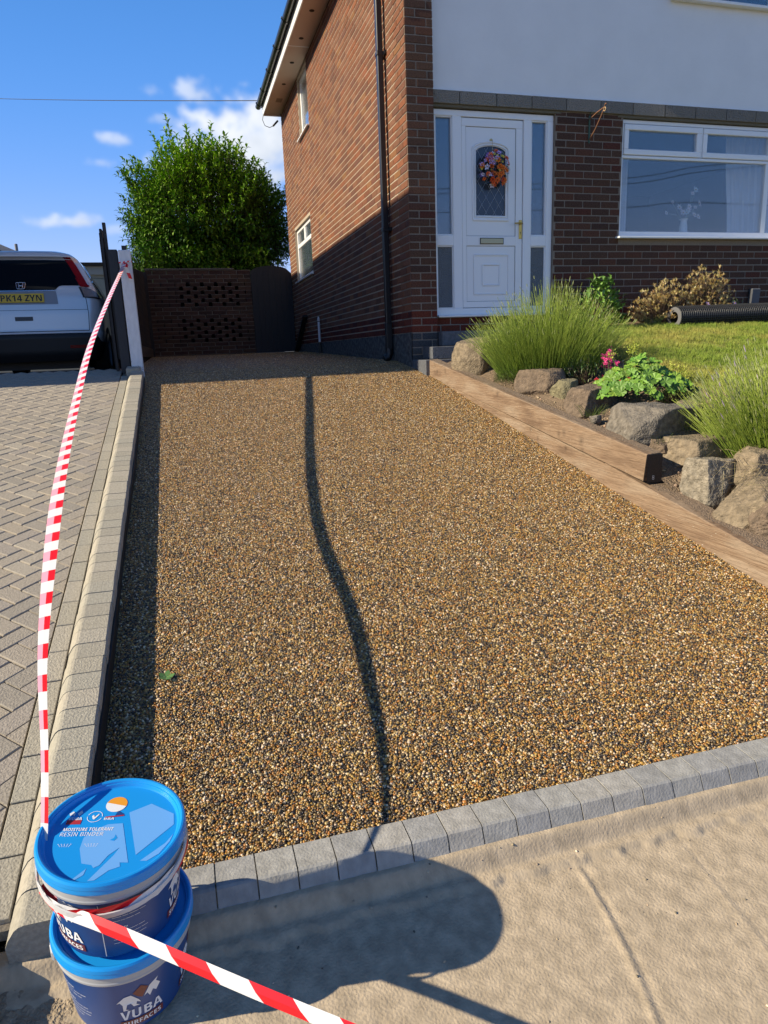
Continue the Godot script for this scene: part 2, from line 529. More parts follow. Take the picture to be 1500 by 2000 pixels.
func block_paving() -> void:
	var root := Geo.new()
	for s in [[5.9, 0.15, 0.19], [0.15, -0.12, 0.02]]:
		var za: float = s[0]; var zb: float = s[1]
		var ya := -0.137 - 0.19 * za if za > 0.2 else -0.1655
		var yb := -0.137 - 0.19 * zb if zb > 0.1 else -0.15
		root.quad(Vector3(-6.4, ya - 0.012, za), Vector3(-2.90, ya - 0.012, za), Vector3(-2.90, yb - 0.012, zb), Vector3(-6.4, yb - 0.012, zb))
	var ground := struct("block_paving", root, concrete(lin(0.13, 0.115, 0.09)))
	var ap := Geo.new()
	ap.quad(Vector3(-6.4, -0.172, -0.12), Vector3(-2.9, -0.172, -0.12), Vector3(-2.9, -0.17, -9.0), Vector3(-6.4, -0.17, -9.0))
	obj("dark_apron", ap, mat(lin(0.014, 0.014, 0.015), 0.95, ntex("fine", 2, 0.11, 0.7, 1.0), Vector3.ONE * 1.5), ground)  # near-black ground sheet beyond the paving, under the car
	var tones := [lin(0.43, 0.375, 0.30), lin(0.395, 0.35, 0.285), lin(0.45, 0.385, 0.295), lin(0.37, 0.33, 0.27), lin(0.41, 0.36, 0.30), lin(0.47, 0.415, 0.33)]
	var ms := []
	for t in tones: ms.append(concrete(t, 1.0, 0.22))
	var L := 0.16; var Wd := 0.08
	var shapes := []
	for k in 3:
		var g := Geo.new()
		g.cbox(Transform3D(), Vector3(L - 0.004 - 0.0006 * k, 0.05, Wd - 0.004), 0.0035)
		shapes.append(g.mesh())
	var list := []
	var turn := Basis.from_euler(Vector3(0, PI / 4, 0))
	for i in range(-45, 46):
		for j in range(-45, 46):
			for kind in 2:
				# herringbone on a lattice: cells of two blocks repeat every (Wd, Wd) and (2L, 0)
				var a := Vector3(i * Wd, 0, i * Wd) + Vector3(j * 2.0 * L, 0, 0)
				var c := a + (Vector3(L / 2, 0, Wd / 2) if kind == 0 else Vector3(L + Wd / 2, 0, 0))
				var p := turn * c + Vector3(-3.6, 0, 2.2)
				if p.x > -2.825 or p.x < -4.7 or p.z > 5.85 or p.z < -0.3: continue
				if p.x < -4.2 + 0.0 or p.x < -2.95 - (5.9 - p.z) * 0.26: continue
				list.append([p, kind])
	list.sort_custom(func(a, b): return a[0].distance_squared_to(EYE) < b[0].distance_squared_to(EYE))
	var rest := Geo.new()
	for k in list.size():
		var p: Vector3 = list[k][0]
		var b := slope_basis() * turn * Basis.from_euler(Vector3(rng.randf_range(-0.006, 0.006), (PI / 2 if list[k][1] == 1 else 0.0), rng.randf_range(-0.006, 0.006)))
		var t := Transform3D(b, Vector3(p.x, -0.137 - 0.19 * p.z - 0.025 + rng.randf_range(-0.0012, 0.0012), p.z))
		# blocks that would reach over the straight edging are cut back
		var over := p.x + 0.085 - (-2.921)
		if over > 0.0:
			cut_block(ground, t, Vector3(L - 0.004, 0.05, Wd - 0.004), pick(ms))
		elif k < 260:
			inst("paver", pick(shapes), pick(ms), ground).transform = t
		else:
			rest.cbox(t, Vector3(L - 0.004, 0.05, Wd - 0.004), 0.0035)
	if rest.v.size(): stuff(obj("paver_field", rest, ms[0], ground))

func cut_block(parent: Node, t: Transform3D, s: Vector3, m: Material) -> void:   # the block's outline clipped at the edging
	var poly := PackedVector2Array()
	for k in [[-1, -1], [1, -1], [1, 1], [-1, 1]]:
		var q := t * Vector3(k[0] * s.x / 2, s.y / 2, k[1] * s.z / 2)
		poly.append(Vector2(q.x, q.z))
	var clip := PackedVector2Array([Vector2(-20, -20), Vector2(-2.921, -20), Vector2(-2.921, 20), Vector2(-20, 20)])
	for pl in Geometry2D.intersect_polygons(poly, clip):
		if pl.size() < 3: continue
		var area := 0.0
		for i in pl.size(): area += pl[i].cross(pl[(i + 1) % pl.size()])
		if absf(area) < 0.0006: continue
		if area < 0: pl.reverse()
		var g := Geo.new()
		var up := func(v: Vector2, d: float) -> Vector3: return Vector3(v.x, -0.137 - 0.19 * v.y - d, v.y)
		for i in range(1, pl.size() - 1): g.tri(up.call(pl[0], 0.0), up.call(pl[i + 1], 0.0), up.call(pl[i], 0.0))
		for i in pl.size():
			var a := pl[i]; var b := pl[(i + 1) % pl.size()]
			g.quad(up.call(a, 0.0), up.call(b, 0.0), up.call(b, 0.05), up.call(a, 0.05))
		obj("paver", g, m, parent)


func front_kerb() -> void:
	var root := Node3D.new()
	root.name = numbered("kerb"); add_child(root); root.set_meta("kind", "structure")
	var tones := [lin(0.43, 0.42, 0.385), lin(0.38, 0.375, 0.355), lin(0.46, 0.44, 0.395), lin(0.40, 0.395, 0.375), lin(0.45, 0.42, 0.37)]
	var ms := []
	for t in tones: ms.append(mat(t, 0.88, ntex("scuff", 31, 0.018, 0.80, 1.0, 5), Vector3.ONE * 2.2, ntex("grit_h", 22, 0.09, 0.0, 1.0, 5), 0.12))
	var x := -2.70
	var w := 0.0975
	var jn := Geo.new()
	while x < 1.2:
		var g := Geo.new()
		# section in z (towards the road), y
		var sec := [Vector2(0.0, -0.1), Vector2(0.0, 0.0), Vector2(0.003, 0.003), Vector2(0.083, 0.001), Vector2(0.089, -0.003), Vector2(0.108, -0.045), Vector2(0.110, -0.1)]
		sweep(g, sec.map(func(p): return Vector2(-p.x, p.y)), w - 0.0035, 0.001)
		var o := obj("kerb_block", g, pick(ms), root)
		o.transform = Transform3D(Basis.from_euler(Vector3(0, PI / 2, 0)) * Basis.from_euler(Vector3(0, 0, rng.randf_range(-0.006, 0.006))), Vector3(x + w / 2, -1.2255 + rng.randf_range(-0.0012, 0.0012), 5.54 + rng.randf_range(-0.001, 0.001)))
		jn.bx(Vector3(x - 0.0025, -1.32, 5.542), Vector3(x + 0.0025, -1.2275, 5.61))
		jn.quad(Vector3(x - 0.0025, -1.29, 5.645), Vector3(x + 0.0025, -1.29, 5.645), Vector3(x + 0.0025, -1.2285, 5.622), Vector3(x - 0.0025, -1.2285, 5.622))
		x += w
	obj("mortar_joints", jn, concrete(lin(0.40, 0.33, 0.23)), root)


func footpath() -> void:
	var g := Geo.new()
	var fine := FastNoiseLite.new(); fine.seed = 41; fine.frequency = 1.0; fine.fractal_octaves = 3
	var f := func(u: float, w: float) -> Vector3:
		var x := lerpf(-3.5, 0.6, u); var z := lerpf(5.62, 7.0, 1.0 - w)
		var h := fine.get_noise_2d(x * 42.0 + z * 22.0, z * 30.0) * 0.0007 + fine.get_noise_2d(x * 7.0, z * 7.0) * 0.0007
		# softer smear of mortar along the kerb
		h += 0.038 * (1.0 - smoothstep(5.660, 5.690, z)) + 0.010 * (1.0 - smoothstep(5.715 + 0.02 * fine.get_noise_2d(x * 9.0, 4.0), 5.728 + 0.02 * fine.get_noise_2d(x * 9.0, 4.0), z))
		# a trowelled crease and two shallow drag marks
		for cr in [[-1.500, 5.70, -1.615, 6.32, 0.008, 0.0042], [-1.20, 5.72, -1.28, 6.4, 0.008, 0.0016], [-0.93, 5.70, -1.18, 6.35, 0.010, 0.0016], [-2.12, 5.95, -2.18, 6.45, 0.010, 0.0025]]:
			var t := (z - float(cr[1])) / (float(cr[3]) - float(cr[1]))
			if t > 0.0 and t < 1.0:
				var cx := lerpf(cr[0], cr[2], t) + 0.03 * sin(t * 3.2)
				var d := (x - cx) / float(cr[4])
				h += float(cr[5]) * exp(-d * d) * smoothstep(0.0, 0.15, t) - 0.6 * float(cr[5]) * exp(-(d - 1.6) * (d - 1.6))
		return Vector3(x, path_y(z) + h, z)
	g.grid(560, 190, f)
	var far := Geo.new()
	for s in [[-60.0, -3.5, 5.62, 7.6], [0.6, 60.0, 5.62, 7.6], [-3.5, 0.6, 7.0, 7.6]]:
		far.quad(Vector3(s[0], path_y(s[3]), s[3]), Vector3(s[1], path_y(s[3]), s[3]), Vector3(s[1], path_y(s[2]), s[2]), Vector3(s[0], path_y(s[2]), s[2]))
	var m := mat(lin(0.585, 0.47, 0.325), 0.95, ntex("path", 51, 0.02, 0.76, 1.0, 6), Vector3.ONE * 1.7, ntex("path_h", 52, 0.12, 0.0, 1.0, 4), 0.15)
	var o := struct("pavement", g, m)
	obj("pavement_end", far, m, o)
	var rk := Geo.new()
	rk.bx(Vector3(-60, -1.80, 7.6), Vector3(60, path_y(7.6) + 0.004, 7.74))
	obj("road_kerb", rk, concrete(lin(0.3, 0.29, 0.27)), o)
	# loose grit and sand grains on it
	var gb := Geo.new(); gb.add(ico(0), Transform3D())
	var gm := MultiMesh.new(); gm.transform_format = MultiMesh.TRANSFORM_3D; gm.use_colors = true; gm.mesh = gb.mesh(); gm.instance_count = 1500
	for k in 1500:
		var gz := 5.66 + 1.2 * pow(rng.randf(), 1.6); var gx := rng.randf_range(-2.75, 0.2)
		var s := 0.0006 + 0.0030 * pow(rng.randf(), 9.0)
		gm.set_instance_transform(k, Transform3D(Basis.from_euler(Vector3(rng.randf() * 3, rng.randf() * 3, 0)) * Basis.from_scale(Vector3(s * 1.3, s * 0.8, s)), f.call((gx + 3.5) / 4.1, 1.0 - (gz - 5.62) / 1.38) + Vector3.UP * s * 0.3))
		gm.set_instance_color(k, jit(pick([Color(0.40, 0.31, 0.20), Color(0.28, 0.23, 0.17), Color(0.60, 0.50, 0.36), Color(0.16, 0.14, 0.11)]), 0.3))
	var go := MultiMeshInstance3D.new(); go.name = "loose_grit"; go.multimesh = gm; go.material_override = tinted(mat(Color.WHITE, 0.9))
	o.add_child(go); stuff(go)
	# rough cement in the corner below the left kerb
	var r2 := Geo.new()
	var f2 := func(u: float, w: float) -> Vector3:
		var x := lerpf(-3.5, -2.66, u); var z := lerpf(5.55, 6.4, 1.0 - w)
		var e := minf(minf((x + 3.5) * 6, (-2.66 - x) * 5), minf((z - 5.55) * 8, (6.4 - z) * 6))
		return Vector3(x, path_y(z) - 0.004 + 0.014 * clampf(e, 0, 1) + clampf(e, 0, 1) * (fine.get_noise_2d(x * 30.0, z * 30.0) * 0.007 + fine.get_noise_2d(x * 90.0, z * 90.0) * 0.003), z)
	r2.grid(150, 150, f2)
	obj("rough_mortar", r2, mat(lin(0.46, 0.36, 0.24), 0.98, ntex("path", 51, 0.02, 0.70, 1.0, 6), Vector3.ONE * 2.0, ntex("path_h", 52, 0.12, 0.0, 1.0, 4), 0.6), o)


# ---------------------------------------------------------------- the house
const FRONT := -0.104                            # the recessed brick front; the pier at the corner stands proud of it
var brick_list := []

func brick_mat() -> StandardMaterial3D:
	if not stock.has("brick"):
		var m := tinted(mat(Color.WHITE, 0.9, ntex("brick_grain", 61, 0.035, 0.60, 1.0, 5), Vector3(3.0, 5.0, 3.0), ntex("brick_h", 62, 0.10, 0.0, 1.0, 4), 0.30))
		m.metallic_specular = 0.35
		stock["brick"] = m
	return stock["brick"]

func mortar_mat() -> StandardMaterial3D:
	if not stock.has("mortar"): stock["mortar"] = mat(lin(0.60, 0.49, 0.365), 0.95, ntex("grit", 21, 0.05, 0.74, 1.0, 5), Vector3.ONE * 3.0, ntex("grit_h", 22, 0.09, 0.0, 1.0, 5), 0.25)
	return stock["mortar"]

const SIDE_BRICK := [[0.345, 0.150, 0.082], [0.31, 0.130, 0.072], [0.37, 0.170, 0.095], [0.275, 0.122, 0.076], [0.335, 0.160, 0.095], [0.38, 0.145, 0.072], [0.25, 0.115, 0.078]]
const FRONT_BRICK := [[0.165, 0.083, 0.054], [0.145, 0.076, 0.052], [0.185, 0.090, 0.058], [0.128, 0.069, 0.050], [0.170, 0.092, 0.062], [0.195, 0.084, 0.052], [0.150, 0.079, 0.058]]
const RED_BRICK := [[0.22, 0.050, 0.028], [0.20, 0.046, 0.030], [0.24, 0.060, 0.034], [0.17, 0.045, 0.034]]
const GREY_BRICK := [[0.12, 0.12, 0.118], [0.105, 0.105, 0.108], [0.135, 0.13, 0.125]]

func bond(o: Vector3, u: Vector3, n: Vector3, length: float, ylo: float, yhi: float, holes: Array, parent: Node, tones: Callable, shift := 0.0) -> void:
	# stretcher bond on a wall face: o is the face's start on the ground line y = 0, courses of 75 mm counted from y = 0.015
	var pitch := 0.225
	var k := int(floor((ylo - 0.015) / 0.075))
	while true:
		var y0 := 0.015 + k * 0.075
		if y0 > yhi - 0.02: break
		var ya := maxf(y0, ylo); var yb := minf(y0 + 0.064, yhi)
		var s := -pitch + (0.0 if k % 2 == 0 else pitch / 2) + shift
		while s < length:
			var segs := [[maxf(s, 0.0), minf(s + pitch - 0.011, length)]]
			for h in holes:
				if h[3] <= ya + 0.004 or h[2] >= yb - 0.004: continue
				var nx := []
				for g in segs:
					if h[1] <= g[0] or h[0] >= g[1]: nx.append(g); continue
					if h[0] > g[0]: nx.append([g[0], h[0]])
					if h[1] < g[1]: nx.append([h[1], g[1]])
				segs = nx
			for g in segs:
				if g[1] - g[0] > 0.025 and yb - ya > 0.015:
					var c: Vector3 = o + u * ((g[0] + g[1]) / 2) + Vector3.UP * ((ya + yb) / 2)
					brick_list.append([c, u, n, Vector3(g[1] - g[0], yb - ya, 0.05), parent, tones.call((ya + yb) / 2)])
			s += pitch
		k += 1

func lay_bricks(called: String, most: int) -> void:
	# the ones that show largest are parts of their own, the rest of each wall is one part
	var cam_fwd := Vector3(0.263, -0.230, -0.937)
	for b in brick_list:
		var d: Vector3 = b[0] - EYE
		var depth := d.dot(cam_fwd)
		var facing := absf(d.normalized().dot(b[2]))
		var ax := absf(d.dot(Vector3(0.963, 0, 0.270)) / maxf(depth, 0.1) + 0.02)
		b.append(-1.0 if depth < 0.5 or ax > 0.60 or d.normalized().dot(b[2]) > 0 else facing * b[3].x / (depth * depth))
	brick_list.sort_custom(func(a, b): return a[6] > b[6])
	var shapes := {}
	var rest := {}
	for k in brick_list.size():
		var b: Array = brick_list[k]
		var proud := rng.randf_range(-0.0012, 0.0012)
		var basis := Basis(b[1], Vector3.UP, b[2])
		var t := Transform3D(basis, b[0] + b[2] * (proud - 0.025))
		var s: Vector3 = b[3]
		if k < most and b[6] > 0:
			var key := "%d_%d_%s" % [int(round(s.x * 200)), int(round(s.y * 200)), b[5]]
			if not shapes.has(key):
				var g := Geo.new(); g.col = b[5]; g.cbox(Transform3D(), Vector3(round(s.x * 200) / 200.0, s.y, s.z), 0.0035)
				shapes[key] = g.mesh()
			inst(called, shapes[key], brick_mat(), b[4]).transform = t
		else:
			if not rest.has(b[4]): rest[b[4]] = Geo.new()
			var g: Geo = rest[b[4]]
			g.col = b[5]
			var h := s / 2; var e := 0.003
			var P := func(x: float, y: float, z: float) -> Vector3: return t * Vector3(x, y, z)
			var f := [P.call(-h.x + e, -h.y + e, h.z), P.call(h.x - e, -h.y + e, h.z), P.call(h.x - e, h.y - e, h.z), P.call(-h.x + e, h.y - e, h.z)]
			var q := [P.call(-h.x, -h.y, h.z - 0.010), P.call(h.x, -h.y, h.z - 0.010), P.call(h.x, h.y, h.z - 0.010), P.call(-h.x, h.y, h.z - 0.010)]
			g.quad(f[0], f[1], f[2], f[3])
			for i in 4: g.quad(q[i], q[(i + 1) % 4], f[(i + 1) % 4], f[i])
	for p in rest: stuff(obj("brick_field", rest[p], brick_mat(), p))
	brick_list.clear()

func pvc() -> StandardMaterial3D:
	if not stock.has("pvc"):
		var m := mat(lin(0.84, 0.84, 0.83), 0.32)
		stock["pvc"] = m
	return stock["pvc"]

func glass() -> StandardMaterial3D:
	if not stock.has("glass"):
		var m := mat(Color(0.55, 0.65, 0.72, 0.06), 0.02)
		m.transparency = BaseMaterial3D.TRANSPARENCY_ALPHA; m.metallic_specular = 0.55
		stock["glass"] = m
	return stock["glass"]

func pane(x0: float, x1: float, y0: float, y1: float, z: float, parent: Node) -> MeshInstance3D:
	# a sealed unit of two sheets
	var g := Geo.new()
	g.bx(Vector3(x0, y0, z - 0.004), Vector3(x1, y1, z)); g.bx(Vector3(x0, y0, z - 0.024), Vector3(x1, y1, z - 0.020))
	return obj("pane", g, glass(), parent)

func frame(g: Geo, x0: float, x1: float, y0: float, y1: float, w: float, z0: float, z1: float, b := 0.004) -> void:   # four mitred-looking bars round an opening
	for r in [[x0, x1, y0, y0 + w], [x0, x1, y1 - w, y1], [x0, x0 + w, y0 + w, y1 - w], [x1 - w, x1, y0 + w, y1 - w]]:
		g.cbox(Transform3D(Basis(), Vector3((r[0] + r[1]) / 2, (r[2] + r[3]) / 2, (z0 + z1) / 2)), Vector3(r[1] - r[0], r[3] - r[2], z1 - z0), b)

func house() -> void:
	var h := thing("brick_house", "brown brick house with a white front door and a pale rendered upper storey", "house")
	# masonry behind the faces, with its openings left open
	var fw := Geo.new()
	var zf := FRONT - 0.005
	for r in [[0.006, 0.30, -0.6, 4.7], [0.30, 0.326, -0.6, 2.38], [0.326, 1.695, -0.6, 0.318], [1.695, 2.522, -0.6, 2.38], [2.522, 5.62, -0.6, 1.126], [5.62, 7.6, -0.6, 2.38], [0.30, 7.6, 2.38, 3.50], [0.30, 3.08, 3.50, 4.7], [6.1, 7.6, 3.50, 4.7], [3.08, 6.1, 4.6, 4.7]]:
		fw.bx(Vector3(r[0], r[2], zf - 0.25), Vector3(r[1], r[3], zf))
	fw.bx(Vector3(0.006, -0.6, zf), Vector3(0.284, 4.7, -0.006))            # the pier
	var wall := obj("front_wall", fw, mat(lin(0.33, 0.27, 0.21), 0.95, ntex("grit", 21, 0.05, 0.74, 1.0, 5), Vector3.ONE * 3.0, ntex("grit_h", 22, 0.09, 0.0, 1.0, 5), 0.25), h)
	var sw := Geo.new()
	for r in [[-0.355, -4.985, -0.5, 4.7], [-4.985, -5.335, -0.5, 3.58], [-5.335, -5.84, -0.5, 1.35], [-5.335, -5.84, 2.29, 3.58], [-5.84, -7.0, -0.5, 1.35], [-5.84, -7.0, 2.29, 4.7], [-7.0, -7.774, -0.5, 4.7], [-4.985, -5.84, 4.5, 4.7]]:
		sw.bx(Vector3(0.005, r[2], r[1]), Vector3(0.255, r[3], r[0]))
	var side := obj("side_wall", sw, mortar_mat(), h)
	# bricks
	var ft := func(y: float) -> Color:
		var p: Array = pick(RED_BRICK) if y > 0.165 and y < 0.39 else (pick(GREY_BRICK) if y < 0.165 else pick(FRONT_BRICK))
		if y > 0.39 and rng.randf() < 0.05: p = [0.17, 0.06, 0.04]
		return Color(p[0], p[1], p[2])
	var st := func(y: float) -> Color:
		var p: Array = pick(RED_BRICK) if y < 0.39 else pick(SIDE_BRICK)
		if y > 0.39 and rng.randf() < 0.04: p = [0.40, 0.19, 0.085]
		return jit(Color(p[0], p[1], p[2]), 0.10)
	bond(Vector3(0.004, 0, 0.0), Vector3.RIGHT, Vector3.BACK, 0.284, -0.21, 4.56, [], wall, ft)
	bond(Vector3(0.29, 0, FRONT), Vector3.RIGHT, Vector3.BACK, 7.3, -0.06, 2.375, [[0.0, 1.408, 0.312, 9.0], [2.228, 5.335, 1.118, 9.0]], wall, ft, 0.08)
	bond(Vector3(0.0, 0, -7.776), Vector3.BACK, Vector3.LEFT, 7.772, 0.165, 4.545, [[0.772, 2.444, 1.34, 2.295], [1.932, 2.796, 3.575, 9.0]], side, st)
	lay_bricks("brick", 300)
	# grey cement skirting at the foot of the side wall
	var pl := Geo.new()
	var fs := func(u: float, w: float) -> Vector3:
		var z := lerpf(-7.77, -0.004, u)
		return Vector3(-0.006 + noise.get_noise_2d(u * 3000, w * 160) * 0.005, lerpf(drive_y(z) - 0.06, 0.160 + noise.get_noise_2d(u * 4000, 77) * 0.006, w), z)
	pl.grid(400, 10, fs)
	obj("cement_skirting", pl, mat(lin(0.19, 0.185, 0.175), 0.95, ntex("patch", 71, 0.02, 0.40, 1.0, 6), Vector3.ONE * 1.4, ntex("grit_h", 22, 0.09, 0.0, 1.0, 5), 0.8), h)
	# stone lintel course over door and window
	var xs := [0.292, 0.598, 1.005, 1.406, 1.809, 2.222, 2.622, 3.028, 3.431, 3.846, 4.252, 4.66, 5.07, 5.48, 5.9, 6.31, 6.7, 7.1, 7.5]
	var lms := []
	for t in [lin(0.36, 0.325, 0.27), lin(0.32, 0.29, 0.245), lin(0.39, 0.35, 0.29)]:
		lms.append(mat(t, 0.95, ntex("grit", 21, 0.05, 0.74, 1.0, 5), Vector3.ONE * 2.4, ntex("stone_h", 72, 0.05, 0.0, 1.0, 4), 1.4))
	for i in xs.size() - 1:
		var g := Geo.new()
		g.cbox(Transform3D(Basis(), Vector3((xs[i] + xs[i + 1]) / 2, 2.444, FRONT + 0.004 + rng.randf_range(-0.001, 0.001))), Vector3(xs[i + 1] - xs[i] - 0.008, 0.118, 0.045), 0.003)
		obj("lintel_stone", g, pick(lms), h)
	var bd := Geo.new()
	bd.bx(Vector3(0.292, 2.358, FRONT - 0.10), Vector3(1.76, 2.383, FRONT + 0.004))
	bd.bx(Vector3(2.45, 2.358, FRONT - 0.10), Vector3(5.66, 2.383, FRONT + 0.004))
	obj("lintel_bed", bd, mat(lin(0.21, 0.18, 0.12), 0.95, ntex("grit", 21, 0.05, 0.74, 1.0, 5), Vector3.ONE * 2.4), h)
	# rendered panel of the upper storey
	var pn := Geo.new()
	for r in [[0.288, 3.08, 2.518, 4.55], [3.08, 6.1, 2.518, 3.515], [6.1, 7.6, 2.518, 4.55]]:
		pn.bx(Vector3(r[0], r[2], FRONT - 0.02), Vector3(r[1], r[3], FRONT + 0.004))
	obj("render_panel", pn, mat(lin(0.84, 0.835, 0.81), 0.75, ntex("faint", 6, 0.010, 0.97, 1.0), Vector3.ONE * 0.35, ntex("grit_h", 22, 0.09, 0.0, 1.0, 5), 0.05), h)
	var tr := Geo.new()
	tr.cbox(Transform3D(Basis(), Vector3(3.94, 2.512, FRONT + 0.006)), Vector3(7.30, 0.014, 0.022), 0.003)
	obj("drip_trim", tr, pvc(), h)
	# dark joint under it
	var dj := Geo.new(); dj.bx(Vector3(0.292, 2.500, FRONT - 0.04), Vector3(7.55, 2.506, FRONT + 0.0))
	obj("joint", dj, mat(lin(0.03, 0.028, 0.025), 1.0), h)
	entrance(h)
	big_window(h)
	side_windows(h)
	eaves(h)
	downpipe(h)
	# rooms behind the glass
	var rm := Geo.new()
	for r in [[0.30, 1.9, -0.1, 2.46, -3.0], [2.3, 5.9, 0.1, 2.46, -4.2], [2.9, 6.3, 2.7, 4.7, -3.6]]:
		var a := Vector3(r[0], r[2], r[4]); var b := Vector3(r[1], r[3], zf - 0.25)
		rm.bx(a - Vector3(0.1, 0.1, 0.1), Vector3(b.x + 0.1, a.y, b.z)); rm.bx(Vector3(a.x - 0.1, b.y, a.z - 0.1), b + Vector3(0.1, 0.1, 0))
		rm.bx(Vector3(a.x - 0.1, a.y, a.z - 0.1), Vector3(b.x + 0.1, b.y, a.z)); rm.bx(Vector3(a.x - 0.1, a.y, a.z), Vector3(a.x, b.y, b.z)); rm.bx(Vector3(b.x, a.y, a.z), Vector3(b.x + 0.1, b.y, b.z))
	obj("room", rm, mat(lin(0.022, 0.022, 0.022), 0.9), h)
	var rb := Geo.new()
	var a2 := Vector3(0.30, 1.0, -7.3); var b2 := Vector3(2.6, 2.5, -5.1)
	rb.bx(a2, Vector3(b2.x, a2.y + 0.05, b2.z)); rb.bx(Vector3(a2.x, b2.y - 0.05, a2.z), b2); rb.bx(Vector3(b2.x - 0.05, a2.y + 0.05, a2.z), Vector3(b2.x, b2.y - 0.05, b2.z))
	rb.bx(Vector3(a2.x, a2.y + 0.05, a2.z), Vector3(b2.x - 0.05, b2.y - 0.05, a2.z + 0.05)); rb.bx(Vector3(a2.x, a2.y + 0.05, b2.z - 0.05), Vector3(b2.x - 0.05, b2.y - 0.05, b2.z))
	obj("room", rb, mat(lin(0.45, 0.44, 0.42), 0.9), h)


func entrance(h: Node3D) -> void:
	var z := FRONT - 0.035                       # face of the outer frame
	var g := Geo.new()
	# outer frame, mullions beside the leaf and the transoms of the sidelights
	for r in [[0.328, 1.693, 2.292, 2.350], [0.328, 1.693, 0.338, 0.405], [0.328, 0.347, 0.405, 2.292], [1.622, 1.693, 0.405, 2.292], [0.534, 0.636, 0.405, 2.292], [1.345, 1.436, 0.405, 2.292], [0.347, 0.534, 1.046, 1.150], [1.436, 1.622, 1.044, 1.150]]:
		g.cbox(Transform3D(Basis(), Vector3((r[0] + r[1]) / 2, (r[2] + r[3]) / 2, z - 0.03)), Vector3(r[1] - r[0], r[3] - r[2], 0.06), 0.004)
	obj("door_frame", g, pvc(), h)
	var s := Geo.new()
	s.cbox(Transform3D(Basis.from_euler(Vector3(0.12, 0, 0)), Vector3(1.01, 0.327, z + 0.028)), Vector3(1.372, 0.020, 0.11), 0.004)
	obj("door_sill", s, pvc(), h)
	var fro := mat(lin(0.19, 0.215, 0.235), 0.25, null, Vector3.ONE * 5.0, ntex("frost_h", 81, 0.028, 0.0, 1.0, 2), 1.6)
	for r in [[0.347, 0.534, 1.150, 2.292, 0], [1.436, 1.622, 1.150, 2.292, 0], [0.347, 0.534, 0.405, 1.046, 1], [1.436, 1.622, 0.405, 1.044, 1]]:
		var sl := Geo.new()
		frame(sl, r[0], r[1], r[2], r[3], 0.012, z - 0.045, z - 0.010, 0.003)
		var o := obj("sidelight", sl, pvc(), h)
		if r[4] == 0:
			pane(r[0] + 0.012, r[1] - 0.012, r[2] + 0.012, r[3] - 0.012, z - 0.026, o)
			var bk := Geo.new(); bk.bx(Vector3(r[0] + 0.012, r[2] + 0.012, z - 0.058), Vector3(r[1] - 0.012, r[3] - 0.012, z - 0.056))
			obj("backing", bk, mat(lin(0.03, 0.035, 0.045), 0.15), o)
		else:
			var p := Geo.new(); p.bx(Vector3(r[0] + 0.012, r[2] + 0.012, z - 0.030), Vector3(r[1] - 0.012, r[3] - 0.012, z - 0.024))
			obj("pane", p, fro, o)
	# the leaf
	var zl := z - 0.012
	var lg := Geo.new()
	for r in [[0.641, 1.340, 2.208, 2.286], [0.641, 1.340, 0.410, 0.474], [0.641, 0.690, 0.474, 2.208], [1.262, 1.340, 0.474, 2.208], [0.690, 1.262, 1.046, 1.146]]:
		lg.cbox(Transform3D(Basis(), Vector3((r[0] + r[1]) / 2, (r[2] + r[3]) / 2, zl - 0.025)), Vector3(r[1] - r[0], r[3] - r[2], 0.05), 0.004)
	var leaf := obj("front_door", lg, pvc(), h)
	var seal := Geo.new()
	frame(seal, 0.636, 1.345, 0.405, 2.292, 0.006, zl - 0.05, zl - 0.020, 0.001)
	frame(seal, 0.689, 1.263, 1.145, 2.209, 0.004, zl - 0.03, zl - 0.006, 0.001)
	frame(seal, 0.689, 1.263, 0.473, 1.047, 0.004, zl - 0.03, zl - 0.006, 0.001)
	obj("seal", seal, mat(lin(0.05, 0.055, 0.06), 0.7), leaf)
	var zp := zl - 0.010
	var up := Geo.new()                          # upper panel with the arched opening
	var gx0 := 0.806; var gx1 := 1.140; var gy0 := 1.352; var spring := 1.955; var crown := 2.030
	var arch := func(x: float, grow: float) -> float:
		var t := clampf((x - 0.973) / (0.167 + grow), -1, 1)
		return spring + grow * 0.4 + (crown - spring + grow * 0.6) * sqrt(maxf(0.0, 1.0 - t * t * 0.86))
	up.quad(Vector3(0.693, 1.149, zp), Vector3(1.259, 1.149, zp), Vector3(1.259, gy0, zp), Vector3(0.693, gy0, zp))
	up.quad(Vector3(0.693, gy0, zp), Vector3(gx0, gy0, zp), Vector3(gx0, 2.205, zp), Vector3(0.693, 2.205, zp))
	up.quad(Vector3(gx1, gy0, zp), Vector3(1.259, gy0, zp), Vector3(1.259, 2.205, zp), Vector3(gx1, 2.205, zp))
	for i in 12:
		var xa := lerpf(gx0, gx1, i / 12.0); var xb := lerpf(gx0, gx1, (i + 1) / 12.0)
		up.quad(Vector3(xa, arch.call(xa, 0.0), zp), Vector3(xb, arch.call(xb, 0.0), zp), Vector3(xb, 2.205, zp), Vector3(xa, 2.205, zp))
	up.bx(Vector3(0.693, 0.477, zp - 0.01), Vector3(1.259, 1.043, zp))
	obj("door_panel", up, pvc(), leaf)
	# moulded surround of the arched light
	var mo := Geo.new()
